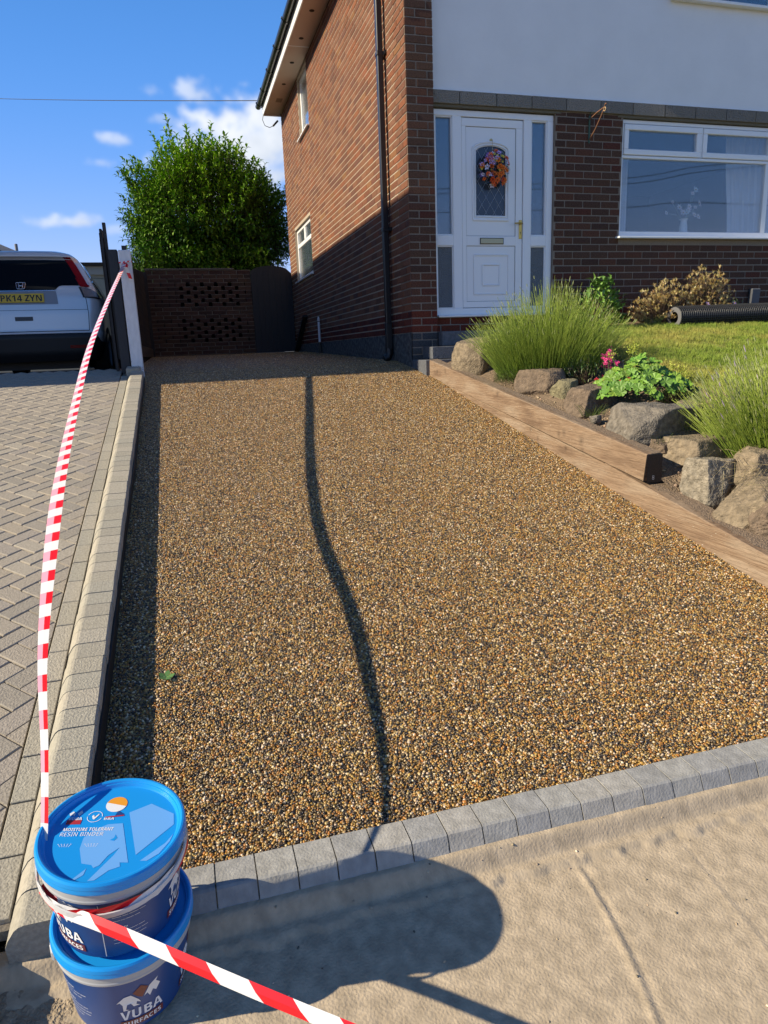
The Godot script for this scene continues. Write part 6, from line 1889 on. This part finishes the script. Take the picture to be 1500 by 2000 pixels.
# ---------------------------------------------------------------- things on and by the wall
func wall_things() -> void:
	var iron := mat(lin(0.05, 0.045, 0.035), 0.7); var rust := mat(lin(0.20, 0.09, 0.045), 0.8)
	var b := thing("hanging_basket_bracket", "empty green and rusty iron hanging basket bracket on the front brick wall", "bracket", Vector3(2.10, 2.10, FRONT))
	var g := Geo.new(); g.cbox(xf(Vector3(0, 0.12, 0.006)), Vector3(0.02, 0.27, 0.008), 0.002); g.tube([Vector3(0, 0.26, 0.01), Vector3(0, 0.285, 0.02), Vector3(0, 0.28, 0.035)], 0.006, 6)
	obj("back_plate", g, mat(lin(0.04, 0.09, 0.055), 0.6), b)
	g = Geo.new(); g.tube([Vector3(0, 0.22, 0.01), Vector3(0, 0.245, 0.14), Vector3(0, 0.255, 0.27), Vector3(0, 0.285, 0.295), Vector3(0, 0.275, 0.315)], 0.006, 6)
	obj("arm", g, rust, b)
	g = Geo.new(); g.tube([Vector3(0, 0.02, 0.01), Vector3(0, 0.09, 0.12), Vector3(0, 0.235, 0.27)], 0.006, 6)
	obj("brace", g, rust, b)
	g = Geo.new()
	var ring := []
	for k in 13: ring.append(Vector3(0, 0.235 + 0.018 * cos(TAU * k / 12), 0.285 + 0.018 * sin(TAU * k / 12)))
	g.tube(ring, 0.0045, 6)
	obj("hook", g, mat(lin(0.45, 0.30, 0.14), 0.5), b)
	var v := thing("vent_cover", "grey plastic vent cover on the brick wall above the mesh roll", "vent", Vector3(4.43, 0.46, FRONT))
	g = Geo.new(); g.cbox(xf(Vector3(0, 0, 0.03), 0.0, 0.08), Vector3(0.135, 0.20, 0.06), 0.012)
	obj("cover", g, mat(lin(0.10, 0.102, 0.105), 0.6), v)
	g = Geo.new(); g.bx(Vector3(-0.05, -0.102, 0.01), Vector3(0.05, -0.098, 0.055))
	obj("opening", g, iron, v)
	# white waste pipe
	var w := thing("white_waste_pipe", "short white plastic pipe standing against the side wall near the gate", "pipe", Vector3(-0.045, 0, -4.85))
	g = Geo.new(); g.tube([Vector3(0, 0.16, 0), Vector3(0, 0.56, 0)], 0.021, 12)
	obj("upper_pipe", g, mat(lin(0.68, 0.68, 0.70), 0.4), w)
	g = Geo.new(); g.tube([Vector3(0, -0.03, 0), Vector3(0, 0.165, 0)], 0.026, 12); g.tube([Vector3(0, 0.50, 0), Vector3(0, 0.512, 0)], 0.026, 12)
	obj("lower_pipe", g, iron, w)
	g = Geo.new(); g.tube([Vector3(0, 0.56, 0), Vector3(0, 0.585, 0)], 0.015, 10)
	obj("cap", g, mat(lin(0.68, 0.68, 0.70), 0.4), w)
	var p := Geo.new(); p.cbox(Transform3D(Basis.looking_at(Vector3(0.0, 0.66, 1.30).normalized(), Vector3.RIGHT), Vector3(-0.06, 0.33, -6.70)), Vector3(0.045, 0.09, 1.46), 0.004)
	var po := obj("leaning_plank", p, mat(lin(0.015, 0.014, 0.014), 0.8))
	tag(po, "dark plank leaning on the side wall beside the black gate", "plank")
	# loose cable at the end of the eaves
	var c := Geo.new()
	c.tube([Vector3(-0.335, 4.56, -7.80), Vector3(-0.36, 4.46, -7.80), Vector3(-0.32, 4.36, -7.80), Vector3(-0.23, 4.33, -7.80), Vector3(-0.16, 4.36, -7.80)], 0.006, 6)
	c.tube([Vector3(-0.16, 4.36, -7.80), Vector3(-0.06, 4.46, -7.80)], 0.018, 8)
	var co := obj("loose_cable", c, iron)
	tag(co, "loose black cable end hanging under the far corner of the eaves", "cable")
	mesh_roll()
	vase_and_curtain()

func mesh_roll() -> void:
	var t := thing("mesh_roll", "roll of black plastic garden mesh lying on the lawn along the wall", "mesh roll", Vector3(2.92, 0.225, 0.40))
	t.rotation = Vector3(0, 0.03, 0.012)
	var L := 2.9; var r := 0.118
	var black := mat(lin(0.024, 0.025, 0.028), 0.36)
	var turn := Transform3D(Basis.from_euler(Vector3(0, 0, -PI / 2)), Vector3.ZERO)      # lathe axis along x
	var g := Geo.new(); g.lathe(turn, [Vector2(r - 0.013, 0.012), Vector2(r - 0.013, L)], 40)
	obj("inner_layers", g, mat(lin(0.008, 0.008, 0.010), 0.6), t)
	var net := Geo.new()
	for k in 30:
		var a := TAU * k / 30
		net.tube([Vector3(0, cos(a) * r, sin(a) * r), Vector3(L, cos(a) * r, sin(a) * r)], 0.0042, 5)
	var x := 0.004
	while x < L:
		var pts := []
		for k in 31: pts.append(Vector3(x + 0.003 * sin(k * 0.7), cos(TAU * k / 30) * (r + 0.003), sin(TAU * k / 30) * (r + 0.003)))
		net.tube(pts, 0.0042, 5, false)
		x += 0.0265
	obj("mesh", net, black, t)
	var e := Geo.new(); e.lathe(turn, [Vector2(0.064, 0.06), Vector2(0.064, 0.0), Vector2(r - 0.004, 0.0), Vector2(r - 0.004, 0.012)], 40)
	obj("rolled_end", e, mat(lin(0.20, 0.20, 0.205), 0.6, ntex("grit", 21, 0.05, 0.74, 1.0, 5), Vector3.ONE * 8.0), t)
	var hole := Geo.new(); hole.lathe(turn, [Vector2(0.0, 0.25), Vector2(0.063, 0.25), Vector2(0.063, 0.005)], 30)
	obj("hollow_core", hole, mat(lin(0.008, 0.008, 0.009), 0.8), t)

func vase_and_curtain() -> void:
	var t := thing("flower_vase", "white vase of pale artificial flowers standing inside the big window", "vase", Vector3(3.53, 1.197, -0.30))
	var g := Geo.new()
	g.lathe(Transform3D(), [Vector2(0.0, 0.0), Vector2(0.045, 0.0), Vector2(0.050, 0.03), Vector2(0.044, 0.10), Vector2(0.034, 0.155), Vector2(0.050, 0.180), Vector2(0.046, 0.180), Vector2(0.03, 0.155)], 28)
	obj("vase", g, mat(lin(0.72, 0.76, 0.78), 0.25), t)
	var r := RandomNumberGenerator.new(); r.seed = 12
	var st := Geo.new()
	for p in [Vector3(-0.17, 0.36, 0), Vector3(-0.25, 0.24, 0.0), Vector3(-0.09, 0.30, 0.02), Vector3(0.02, 0.27, 0.04), Vector3(0.05, 0.31, 0.02), Vector3(0.15, 0.31, 0), Vector3(0.20, 0.35, 0), Vector3(-0.05, 0.24, 0.04), Vector3(0.11, 0.22, 0.03), Vector3(-0.01, 0.24, 0.06), Vector3(0.18, 0.20, 0.02), Vector3(0.10, 0.46, 0.0), Vector3(0.14, 0.50, 0.0)]:
		st.tube([Vector3(0, 0.16, 0), Vector3(p.x * 0.4, 0.22, p.z), p], 0.0028, 5, false)
		var fl := Geo.new(); flower(fl, p, Vector3(r.randfn() * 0.3, 0.3, 0.9).normalized(), r.randf_range(0.028, 0.045), 7, Color(0.74, 0.66, 0.68) if r.randf() < 0.7 else Color(0.55, 0.62, 0.62), r)
		obj("flower", fl, tinted(mat(Color.WHITE, 0.6)), t)
	obj("stems", st, mat(lin(0.20, 0.26, 0.20), 0.7), t)
	for k in [[4.20, 4.95, "white net curtain drawn to the right side of the big window"], [2.50, 2.86, "narrow white curtain edge at the left end of the big window"]]:
		var c := Geo.new()
		c.grid(90, 24, func(u: float, w: float) -> Vector3:
			var y := lerpf(1.20, 2.42, w)
			var x: float = lerpf(float(k[0]) + (0.10 * (1.0 - smoothstep(1.2, 2.3, y)) if k[0] > 3.0 else 0.0), k[1], u)
			return Vector3(x, y, -0.47 + 0.018 * sin(u * 44.0) + 0.008 * sin(u * 97.0 + y)))
		var m := mat(lin(0.72, 0.73, 0.76), 0.9); m.backlight_enabled = true; m.backlight = Color(0.4, 0.4, 0.42)
		var o := obj("curtain", c, m)
		tag(o, k[2], "curtain")


# ---------------------------------------------------------------- buckets
const TUB_R := [[0.0, 0.113], [0.165, 0.1315]]

func tub_r(y: float) -> float:
	return lerpf(0.113, 0.1315, y / 0.165)

func tub_map(a0: float, y0: float, lift := 0.001) -> Callable:
	return func(p: Vector2) -> Vector3:
		var y := y0 + p.y
		var r := tub_r(y) + lift
		var a := a0 + p.x / r
		return Vector3(sin(a) * r, y, cos(a) * r)

func wrap_text(g: Geo, s: String, f: Callable, c: Vector2, w: float, h: float, bold := true) -> void:
	var t := Geo.new()
	lettering(t, s, Transform3D(Basis(), Vector3(c.x, c.y, 0)), w, h, bold)
	var b := g.v.size()
	for k in t.v.size():
		var q: Vector3 = f.call(Vector2(t.v[k].x, t.v[k].y))
		g.vert(q, Vector3(q.x, 0.1 * 0.113, q.z).normalized())
	for i in t.ix: g.ix.append(b + i)

func strip_rect(g: Geo, f: Callable, x0: float, x1: float, y0: float, y1: float, n := 10) -> void:
	for k in n:
		var a := lerpf(x0, x1, float(k) / n); var b := lerpf(x0, x1, float(k + 1) / n)
		g.quad(f.call(Vector2(a, y0)), f.call(Vector2(b, y0)), f.call(Vector2(b, y1)), f.call(Vector2(a, y1)))

func maker_mark(parent: Node, f0: Callable, f1: Callable, k: float, white: Material, red: Material) -> void:
	# charging bull split by a V, over the maker's two words
	var w := Geo.new()
	var pt := func(a: Array) -> Array: return a.map(func(p): return Vector2(p[0], p[1]) * k)
	polygon(w, pt.call([[-0.58, 0.20], [-0.40, 0.40], [-0.24, 0.42], [-0.07, 0.17], [-0.02, 0.04], [-0.11, 0.12], [-0.13, 0.02], [-0.05, -0.05], [-0.19, -0.04], [-0.25, 0.10], [-0.34, 0.09], [-0.37, -0.08], [-0.29, -0.13], [-0.43, -0.13], [-0.44, 0.10], [-0.50, 0.22]]), f0)
	polygon(w, pt.call([[0.06, 0.20], [0.20, 0.50], [0.42, 0.64], [0.37, 0.52], [0.47, 0.36], [0.36, 0.17], [0.28, 0.28], [0.20, 0.10], [0.14, 0.26]]), f0)
	wrap_text(w, "VUBA", f0, Vector2(0.0, -0.33) * k, 1.02 * k, 0.34 * k)
	obj("printed_mark", w, white, parent)
	var r := Geo.new()
	polygon(r, pt.call([[-0.20, 0.46], [0.0, 0.66], [0.17, 0.50], [0.02, 0.20], [-0.08, 0.28]]), f0)
	strip_rect(r, f0, -0.52 * k, 0.52 * k, -0.80 * k, -0.56 * k)
	obj("printed_mark", r, red, parent)
	var s := Geo.new()
	wrap_text(s, "SURFACES", f1, Vector2(0.0, -0.68) * k, 0.92 * k, 0.16 * k)
	obj("printed_mark", s, white, parent)

func bucket(label: String, lid_c: Vector3, n: Vector3, turn: float, upper: bool) -> void:
	var t := thing("resin_bucket", label, "bucket", Vector3.ZERO, "stacked blue resin buckets")
	var up := n.normalized()
	var right := (Vector3.RIGHT - up * up.x).normalized()
	t.transform = Transform3D(Basis(right, up, right.cross(up)) * Basis.from_euler(Vector3(0, turn, 0)), lid_c - up * 0.2125)
	var navy := mat(lin(0.013, 0.062, 0.235), 0.36)
	var blue := mat(lin(0.012, 0.29, 0.74), 0.26)
	var grey := mat(lin(0.42, 0.43, 0.44), 0.4)
	var white := mat(lin(0.78, 0.79, 0.80), 0.4); var red := mat(lin(0.17, 0.035, 0.030), 0.4); var pale := mat(lin(0.15, 0.40, 0.80), 0.28)
	var g := Geo.new()
	g.lathe(Transform3D(), [Vector2(0.0, 0.0), Vector2(0.111, 0.0), Vector2(0.113, 0.003), Vector2(0.1315, 0.165)], 96)
	obj("body", g, navy, t)
	g = Geo.new()
	g.lathe(Transform3D(), [Vector2(0.131, 0.160), Vector2(0.1345, 0.162), Vector2(0.1352, 0.167), Vector2(0.1342, 0.170), Vector2(0.1350, 0.190)], 96)
	obj("rim_band", g, grey, t)
	g = Geo.new()
	g.lathe(Transform3D(), [Vector2(0.1345, 0.187), Vector2(0.1392, 0.188), Vector2(0.1402, 0.191), Vector2(0.1392, 0.199), Vector2(0.1400, 0.201), Vector2(0.1388, 0.2085), Vector2(0.1360, 0.2122), Vector2(0.1325, 0.2128), Vector2(0.1295, 0.2112), Vector2(0.1280, 0.2075), Vector2(0.1262, 0.2070), Vector2(0.1238, 0.2010), Vector2(0.1215, 0.1995), Vector2(0.0, 0.1995)], 96)
	var lid := obj("lid", g, blue, t)
	var f := func(p: Vector2) -> Vector3: return Vector3(p.x, 0.2000, p.y)
	# lid print: u to the right, w towards the viewer, millimetres
	var mm := func(a: Array) -> Array: return a.map(func(p): return Vector2(p[0], p[1]) * 0.001)
	if upper:
		var pr := Geo.new()
		polygon(pr, mm.call([[-57, 31], [-53, 5], [-38, -11], [-10, -21], [18, -17], [33, 86], [18, 82], [19, 92], [0, 96], [-24, 113], [-36, 112], [6, 62], [16, 45], [-4, 60], [-18, 80], [-28, 84], [-32, 76], [-50, 68]]), f)
		polygon(pr, mm.call([[-62, 101], [-40, 82], [-44, 96], [-58, 104]]), f)
		polygon(pr, mm.call([[29, -44], [72, -59], [116, -20], [116, 9], [46, 71]]), f)
		polygon(pr, mm.call([[54, 87], [100, 54], [115, 34], [108, 52], [88, 78], [66, 90]]), f)
		obj("printed_mark", pr, pale, lid)
		var ey := Geo.new()
		polygon(ey, mm.call([[-4, 22], [4, 18], [6, 10], [10, 20], [4, 26]]), func(p: Vector2) -> Vector3: return Vector3(p.x, 0.2003, p.y))
		obj("printed_mark", ey, blue, lid)
	var pw := Geo.new()
	var ang := -0.21
	var P := func(u: float, w: float) -> Transform3D: return Transform3D(Basis.from_euler(Vector3(0, ang, 0)) * Basis.from_euler(Vector3(-PI / 2, 0, 0)), Vector3(u, 0.2004, w) * Vector3(0.001, 1, 0.001))
	if upper:
		lettering(pw, "MOISTURE TOLERANT", P.call(-46, -16), 0.096, 0.0085)
		lettering(pw, "RESIN BINDER", P.call(-57, -6), 0.082, 0.0095, false)
		lettering(pw, "VUBA", P.call(-74, -51), 0.027, 0.0075)
		lettering(pw, "BBA", P.call(-9, -36), 0.020, 0.006)
		for q in [[-86, 13], [-37, 24]]:
			for e in 3: lettering(pw, "- - - - -", P.call(q[0], q[1] + e * 3.0), 0.026 - 0.004 * e, 0.0009, true)
		obj("printed_text", pw, white, lid)
		var lt := func(u: float, w: float, k: float) -> Callable:
			var tr: Transform3D = P.call(u, w)
			return func(p: Vector2) -> Vector3: return tr * Vector3(p.x * k, p.y * k, 0)
		var bl := Geo.new()
		var fm: Callable = lt.call(-73, -62, 0.026)
		polygon(bl, [Vector2(-0.55, 0.1), Vector2(-0.3, 0.35), Vector2(-0.1, 0.1), Vector2(-0.12, -0.2), Vector2(-0.25, 0.0), Vector2(-0.4, -0.2)], fm)
		polygon(bl, [Vector2(0.08, 0.1), Vector2(0.3, 0.45), Vector2(0.45, 0.15), Vector2(0.25, -0.15)], fm)
		var c1: Callable = lt.call(-37, -48, 0.015)
		for k in 22:
			if k % 11 == 10: continue
			var a := TAU * k / 22; var b := TAU * (k + 1) / 22
			polygon(bl, [Vector2(cos(a), sin(a)), Vector2(cos(b), sin(b)), Vector2(cos(b), sin(b)) * 0.92, Vector2(cos(a), sin(a)) * 0.92], c1)
		polygon(bl, [Vector2(-0.4, 0.1), Vector2(-0.2, 0.3), Vector2(0.0, -0.1), Vector2(0.4, 0.5), Vector2(0.5, 0.35), Vector2(0.05, -0.5), Vector2(-0.15, -0.45)], c1)
		obj("printed_mark", bl, white, lid)
		var rr := Geo.new(); polygon(rr, [Vector2(-0.5, -0.2), Vector2(0.5, -0.2), Vector2(0.5, 0.2), Vector2(-0.5, 0.2)], lt.call(-76, -42, 0.028))
		polygon(rr, [Vector2(-0.5, -0.12), Vector2(0.5, 0.02), Vector2(0.5, 0.10), Vector2(-0.5, -0.02)], lt.call(1, -40, 0.036))
		obj("printed_mark", rr, mat(lin(0.42, 0.03, 0.035), 0.4), lid)
		var nv := Geo.new(); polygon(nv, [Vector2(0.0, 0.02), Vector2(0.5, 0.14), Vector2(0.1, 0.42)], lt.call(1, -40, 0.036))
		obj("printed_mark", nv, navy, lid)
		# round orange and white sticker
		var so := Geo.new(); var sw := Geo.new()
		var cs: Callable = lt.call(3, -73, 0.021)
		var arc1 := []; var arc2 := []
		for k in 15: arc1.append(Vector2(cos(PI * k / 14 - 0.25), sin(PI * k / 14 - 0.25)))
		for k in 15: arc2.append(Vector2(cos(PI + PI * k / 14 - 0.25), sin(PI + PI * k / 14 - 0.25)))
		polygon(so, arc1, cs); polygon(sw, arc2, cs)
		obj("sticker", so, mat(lin(0.80, 0.33, 0.02), 0.35), lid); obj("sticker", sw, white, lid)
	# printing on the sides
	var marks := [[-0.86, 0.082], [1.30, 0.085]] if upper else [[0.27, 0.082], [1.42, 0.085]]
	for m in marks: maker_mark(t, tub_map(m[0], m[1], 0.0009), tub_map(m[0], m[1], 0.0014), 0.082, white, red)
	var sm := Geo.new()
	var fx := tub_map(0.24 if upper else -0.84, 0.085, 0.0009)
	var lens := [0.034, 0.062, 0.050, 0.0, 0.026, 0.058, 0.064, 0.060, 0.040]
	for k in lens.size():
		if lens[k] > 0: wrap_text(sm, "SEE SIDE" if k == 0 else ("RESIN" if k == 4 else "-------- ----- -------- ------"), fx, Vector2(lens[k] / 2 - 0.03, 0.040 - k * 0.0105), lens[k], 0.0040 if k in [0, 4] else 0.0012)
	if upper: strip_rect(sm, tub_map(-0.16, 0.085, 0.0009), -0.0008, 0.0008, -0.078, 0.070, 1)
	obj("printed_text", sm, white, t)
	# carrying handle: a pale plastic strap hanging against the side
	var hd := Geo.new(); var pts := []
	for k in 33:
		var a := lerpf(-1.72, 1.42, k / 32.0) + (0.0 if upper else 3.6)
		var sag := sin(PI * k / 32.0)
		pts.append(Vector3(sin(a), 0, cos(a)) * (0.1385 + 0.003 * sag) + Vector3.UP * (0.176 - 0.034 * pow(sag, 0.7)))
	for k in 32:
		var hh := Vector3(0, 0.0055, 0); var oo := Vector3(pts[k].x, 0, pts[k].z).normalized() * 0.003; var o2 := Vector3(pts[k + 1].x, 0, pts[k + 1].z).normalized() * 0.003
		hd.quad(pts[k] - hh + oo, pts[k + 1] - hh + o2, pts[k + 1] + hh + o2, pts[k] + hh + oo)
		hd.quad(pts[k] + hh + oo, pts[k + 1] + hh + o2, pts[k + 1] + hh, pts[k] + hh)
		hd.quad(pts[k + 1] - hh, pts[k] - hh, pts[k] + hh, pts[k + 1] + hh)
	var ho := obj("handle", hd, mat(lin(0.62, 0.62, 0.62), 0.4), t)
	for e in [0, 32]:
		var lg := Geo.new(); lg.cbox(Transform3D(Basis.from_euler(Vector3(0, atan2(pts[e].x, pts[e].z), 0)), pts[e] * Vector3(0.98, 1, 0.98)), Vector3(0.028, 0.026, 0.012), 0.004)
		obj("lug", lg, grey, ho)

const LID := Vector3(-2.585, -0.8957, 5.7826)
const TILT := Vector3(0.0502, 1.0, 0.13)

func buckets() -> void:
	var n := TILT.normalized()
	bucket("upper blue bucket of a stack of two, its lid printed with a pale bull's head", LID, n, 0.0, true)
	bucket("lower blue bucket of the stack, carrying the upper one on its lid", LID - n * 0.2120 + Vector3(0.004, 0, 0.0), n, 0.0, false)


# ---------------------------------------------------------------- barrier tape
func spline(p: Array, n: int) -> Array:
	var out := []
	for i in p.size() - 1:
		var a: Vector3 = p[maxi(i - 1, 0)]; var b: Vector3 = p[i]; var c: Vector3 = p[i + 1]; var d: Vector3 = p[mini(i + 2, p.size() - 1)]
		for k in n: out.append(b.cubic_interpolate(c, a, d, float(k) / n))
	out.append(p[-1])
	return out

func ribbon(g: Geo, path: Array, across: Callable, wide0: float, period: float, skew: float, pink: bool, phase := 0.0, fold := 0.25) -> void:
	# a plastic film folded once along its length: two strips with a shallow crease, striped red and white
	var cum := [0.0]
	for i in range(1, path.size()): cum.append(cum[-1] + path[i].distance_to(path[i - 1]))
	var total: float = cum[-1]
	var at := func(s: float) -> int:
		var lo := 0; var hi := cum.size() - 1
		while hi - lo > 1:
			var m := (lo + hi) / 2
			if cum[m] > s: hi = m
			else: lo = m
		return lo
	var P := func(s: float, w: float) -> Vector3:
		s = clampf(s, 0.0, total)
		var i: int = at.call(s)
		var t: float = (s - cum[i]) / maxf(cum[i + 1] - cum[i], 1e-6)
		var p: Vector3 = path[i].lerp(path[i + 1], t)
		var d: Vector3 = (path[mini(i + 2, path.size() - 1)] - path[maxi(i - 1, 0)]).normalized()
		var ax: Vector3 = across.call(s / total)
		ax = (ax - d * ax.dot(d)).normalized()
		var wide: float = wide0 * (1.0 - 0.68 * smoothstep(0.80, 0.99, s / total)) if pink else wide0
		var nn := ax.cross(d)
		if nn.y < 0: nn = -nn
		return p + ax * w * wide - nn * absf(w) * wide * fold
	var s := -phase
	var kk := 0
	while s < total:
		var half := period / 2
		for sub in 3:
			var s0 := s + half * sub / 3.0; var s1 := s + half * (sub + 1) / 3.0
			if s1 <= 0.0: continue
			for e in [[-0.5, 0.0], [0.0, 0.5]]:
				var red := kk % 2 == 0
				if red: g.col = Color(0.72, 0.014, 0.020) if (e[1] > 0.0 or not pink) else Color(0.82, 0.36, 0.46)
				else: g.col = Color(0.74, 0.73, 0.73)
				g.quad(P.call(s0 + skew * e[0], e[0]), P.call(s0 + skew * e[1], e[1]), P.call(s1 + skew * e[1], e[1]), P.call(s1 + skew * e[0], e[0]))
		s += half; kk += 1

func tapes() -> void:
	var film := tinted(mat(Color.WHITE, 0.28)); film.backlight_enabled = true; film.backlight = Color(0.25, 0.25, 0.25)
	var t := thing("barrier_tape", "red and white striped barrier tape tied from the white post to the blue buckets", "tape")
	var path := spline([Vector3(-2.775, 0.865, -0.012), Vector3(-2.791, 0.76, 0.285), Vector3(-2.831, 0.434, 1.44), Vector3(-2.862, 0.080, 2.66), Vector3(-2.848, -0.225, 3.72), Vector3(-2.812, -0.416, 4.51), Vector3(-2.779, -0.573, 5.04), Vector3(-2.752, -0.69, 5.38), Vector3(-2.722, -0.80, 5.62), Vector3(-2.712, -0.875, 5.74), Vector3(-2.712, -0.915, 5.79)], 16)
	var g := Geo.new()
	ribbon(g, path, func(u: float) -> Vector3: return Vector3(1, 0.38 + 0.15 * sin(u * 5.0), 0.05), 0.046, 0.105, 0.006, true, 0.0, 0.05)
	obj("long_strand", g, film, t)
	# the strand that leaves the bucket towards the lower right of the photo
	var n := TILT.normalized()
	var right := (Vector3.RIGHT - n * n.x).normalized()
	var fwd := right.cross(n)
	var B := func(a: float, y: float, r: float) -> Vector3: return LID + n * (y - 0.2125) + (right * sin(a) + fwd * cos(a)) * r
	var st: Vector3 = B.call(-0.66, 0.142, 0.139)
	var p2 := spline([B.call(-1.15, 0.150, 0.139), st, st + Vector3(0.10, -0.010, 0.075), st + Vector3(0.45, -0.055, 0.335), st + Vector3(0.95, -0.10, 0.70), st + Vector3(1.5, -0.14, 1.10)], 16)
	g = Geo.new()
	ribbon(g, p2, func(_u: float) -> Vector3: return Vector3(0.35, 0.85, -0.30), 0.0235, 0.165, -0.036, false, 0.02, 0.25)
	obj("short_strand", g, film, t)
	# turns round the bucket under its rim
	g = Geo.new()
	var loop := []
	for k in 61:
		var a := lerpf(-1.75, 1.65, k / 60.0)
		loop.append(B.call(a, 0.158 - 0.012 * cos(a + 0.5) + 0.002 * sin(a * 9.0), 0.1415 + 0.0012 * sin(a * 14.0)))
	ribbon(g, loop, func(_u: float) -> Vector3: return n, 0.026, 0.23, 0.05, false, 0.06, 0.0)
	obj("loop_round_bucket", g, film, t)
	# knot and tails at the post
	g = Geo.new()
	var kn := spline([Vector3(-2.823, 0.870, -0.015), Vector3(-2.79, 0.866, -0.004), Vector3(-2.765, 0.875, 0.002), Vector3(-2.725, 0.878, -0.006), Vector3(-2.709, 0.880, -0.022)], 6)
	ribbon(g, kn, func(_u: float) -> Vector3: return Vector3(0, 1, 0), 0.012, 0.04, 0.01, false, 0.0, 0.1)
	var tail := spline([Vector3(-2.776, 0.868, -0.008), Vector3(-2.762, 0.840, 0.012), Vector3(-2.752, 0.790, 0.010), Vector3(-2.738, 0.745, 0.012), Vector3(-2.728, 0.705, 0.006)], 8)
	ribbon(g, tail, func(_u: float) -> Vector3: return Vector3(1, 0.3, 0.3), 0.030, 0.105, 0.015, false, 0.0, 0.3)
	var tail2 := spline([Vector3(-2.778, 0.868, -0.004), Vector3(-2.758, 0.862, 0.010), Vector3(-2.748, 0.838, 0.008)], 6)
	ribbon(g, tail2, func(_u: float) -> Vector3: return Vector3(0.4, 1, 0), 0.022, 0.30, 0.0, false, 0.0, 0.3)
	obj("knot", g, film, t)


func wires() -> void:
	var m := mat(lin(0.02, 0.02, 0.022), 0.6)
	var g := Geo.new(); var pts := []
	for k in 41:
		var u := k / 40.0
		pts.append(Vector3(-0.40, 4.83, -7.9).lerp(Vector3(-14.0, 12.0, -32.0), u) - Vector3.UP * 0.35 * u * (1.0 - u))
	g.tube(pts, 0.008, 6)
	tag(obj("overhead_wire", g, m), "thin overhead wire running from the far eaves corner off to the left", "wire")
	# lines over the road behind the viewer, seen mirrored in the big window
	for w in [[[6.0, 5.35], [14.4, 5.95], [17.6, 6.45], [21.0, 6.75], [25.0, 7.0], "upper"], [[6.0, 5.2], [14.4, 5.75], [17.6, 6.25], [21.0, 6.60], [25.0, 6.9], "middle"], [[6.0, 4.6], [14.3, 4.92], [16.5, 5.12], [19.5, 5.15], [25.0, 5.0], "lowest"]]:
		var gg := Geo.new()
		var q := []
		for k in 5: q.append(Vector3(w[k][0], w[k][1], 17.0))
		gg.tube(spline(q, 8), 0.016, 6)
		tag(obj("overhead_wire", gg, m), "%s of three dark wires mirrored in the big window" % w[5], "wire", "wires mirrored in the window")
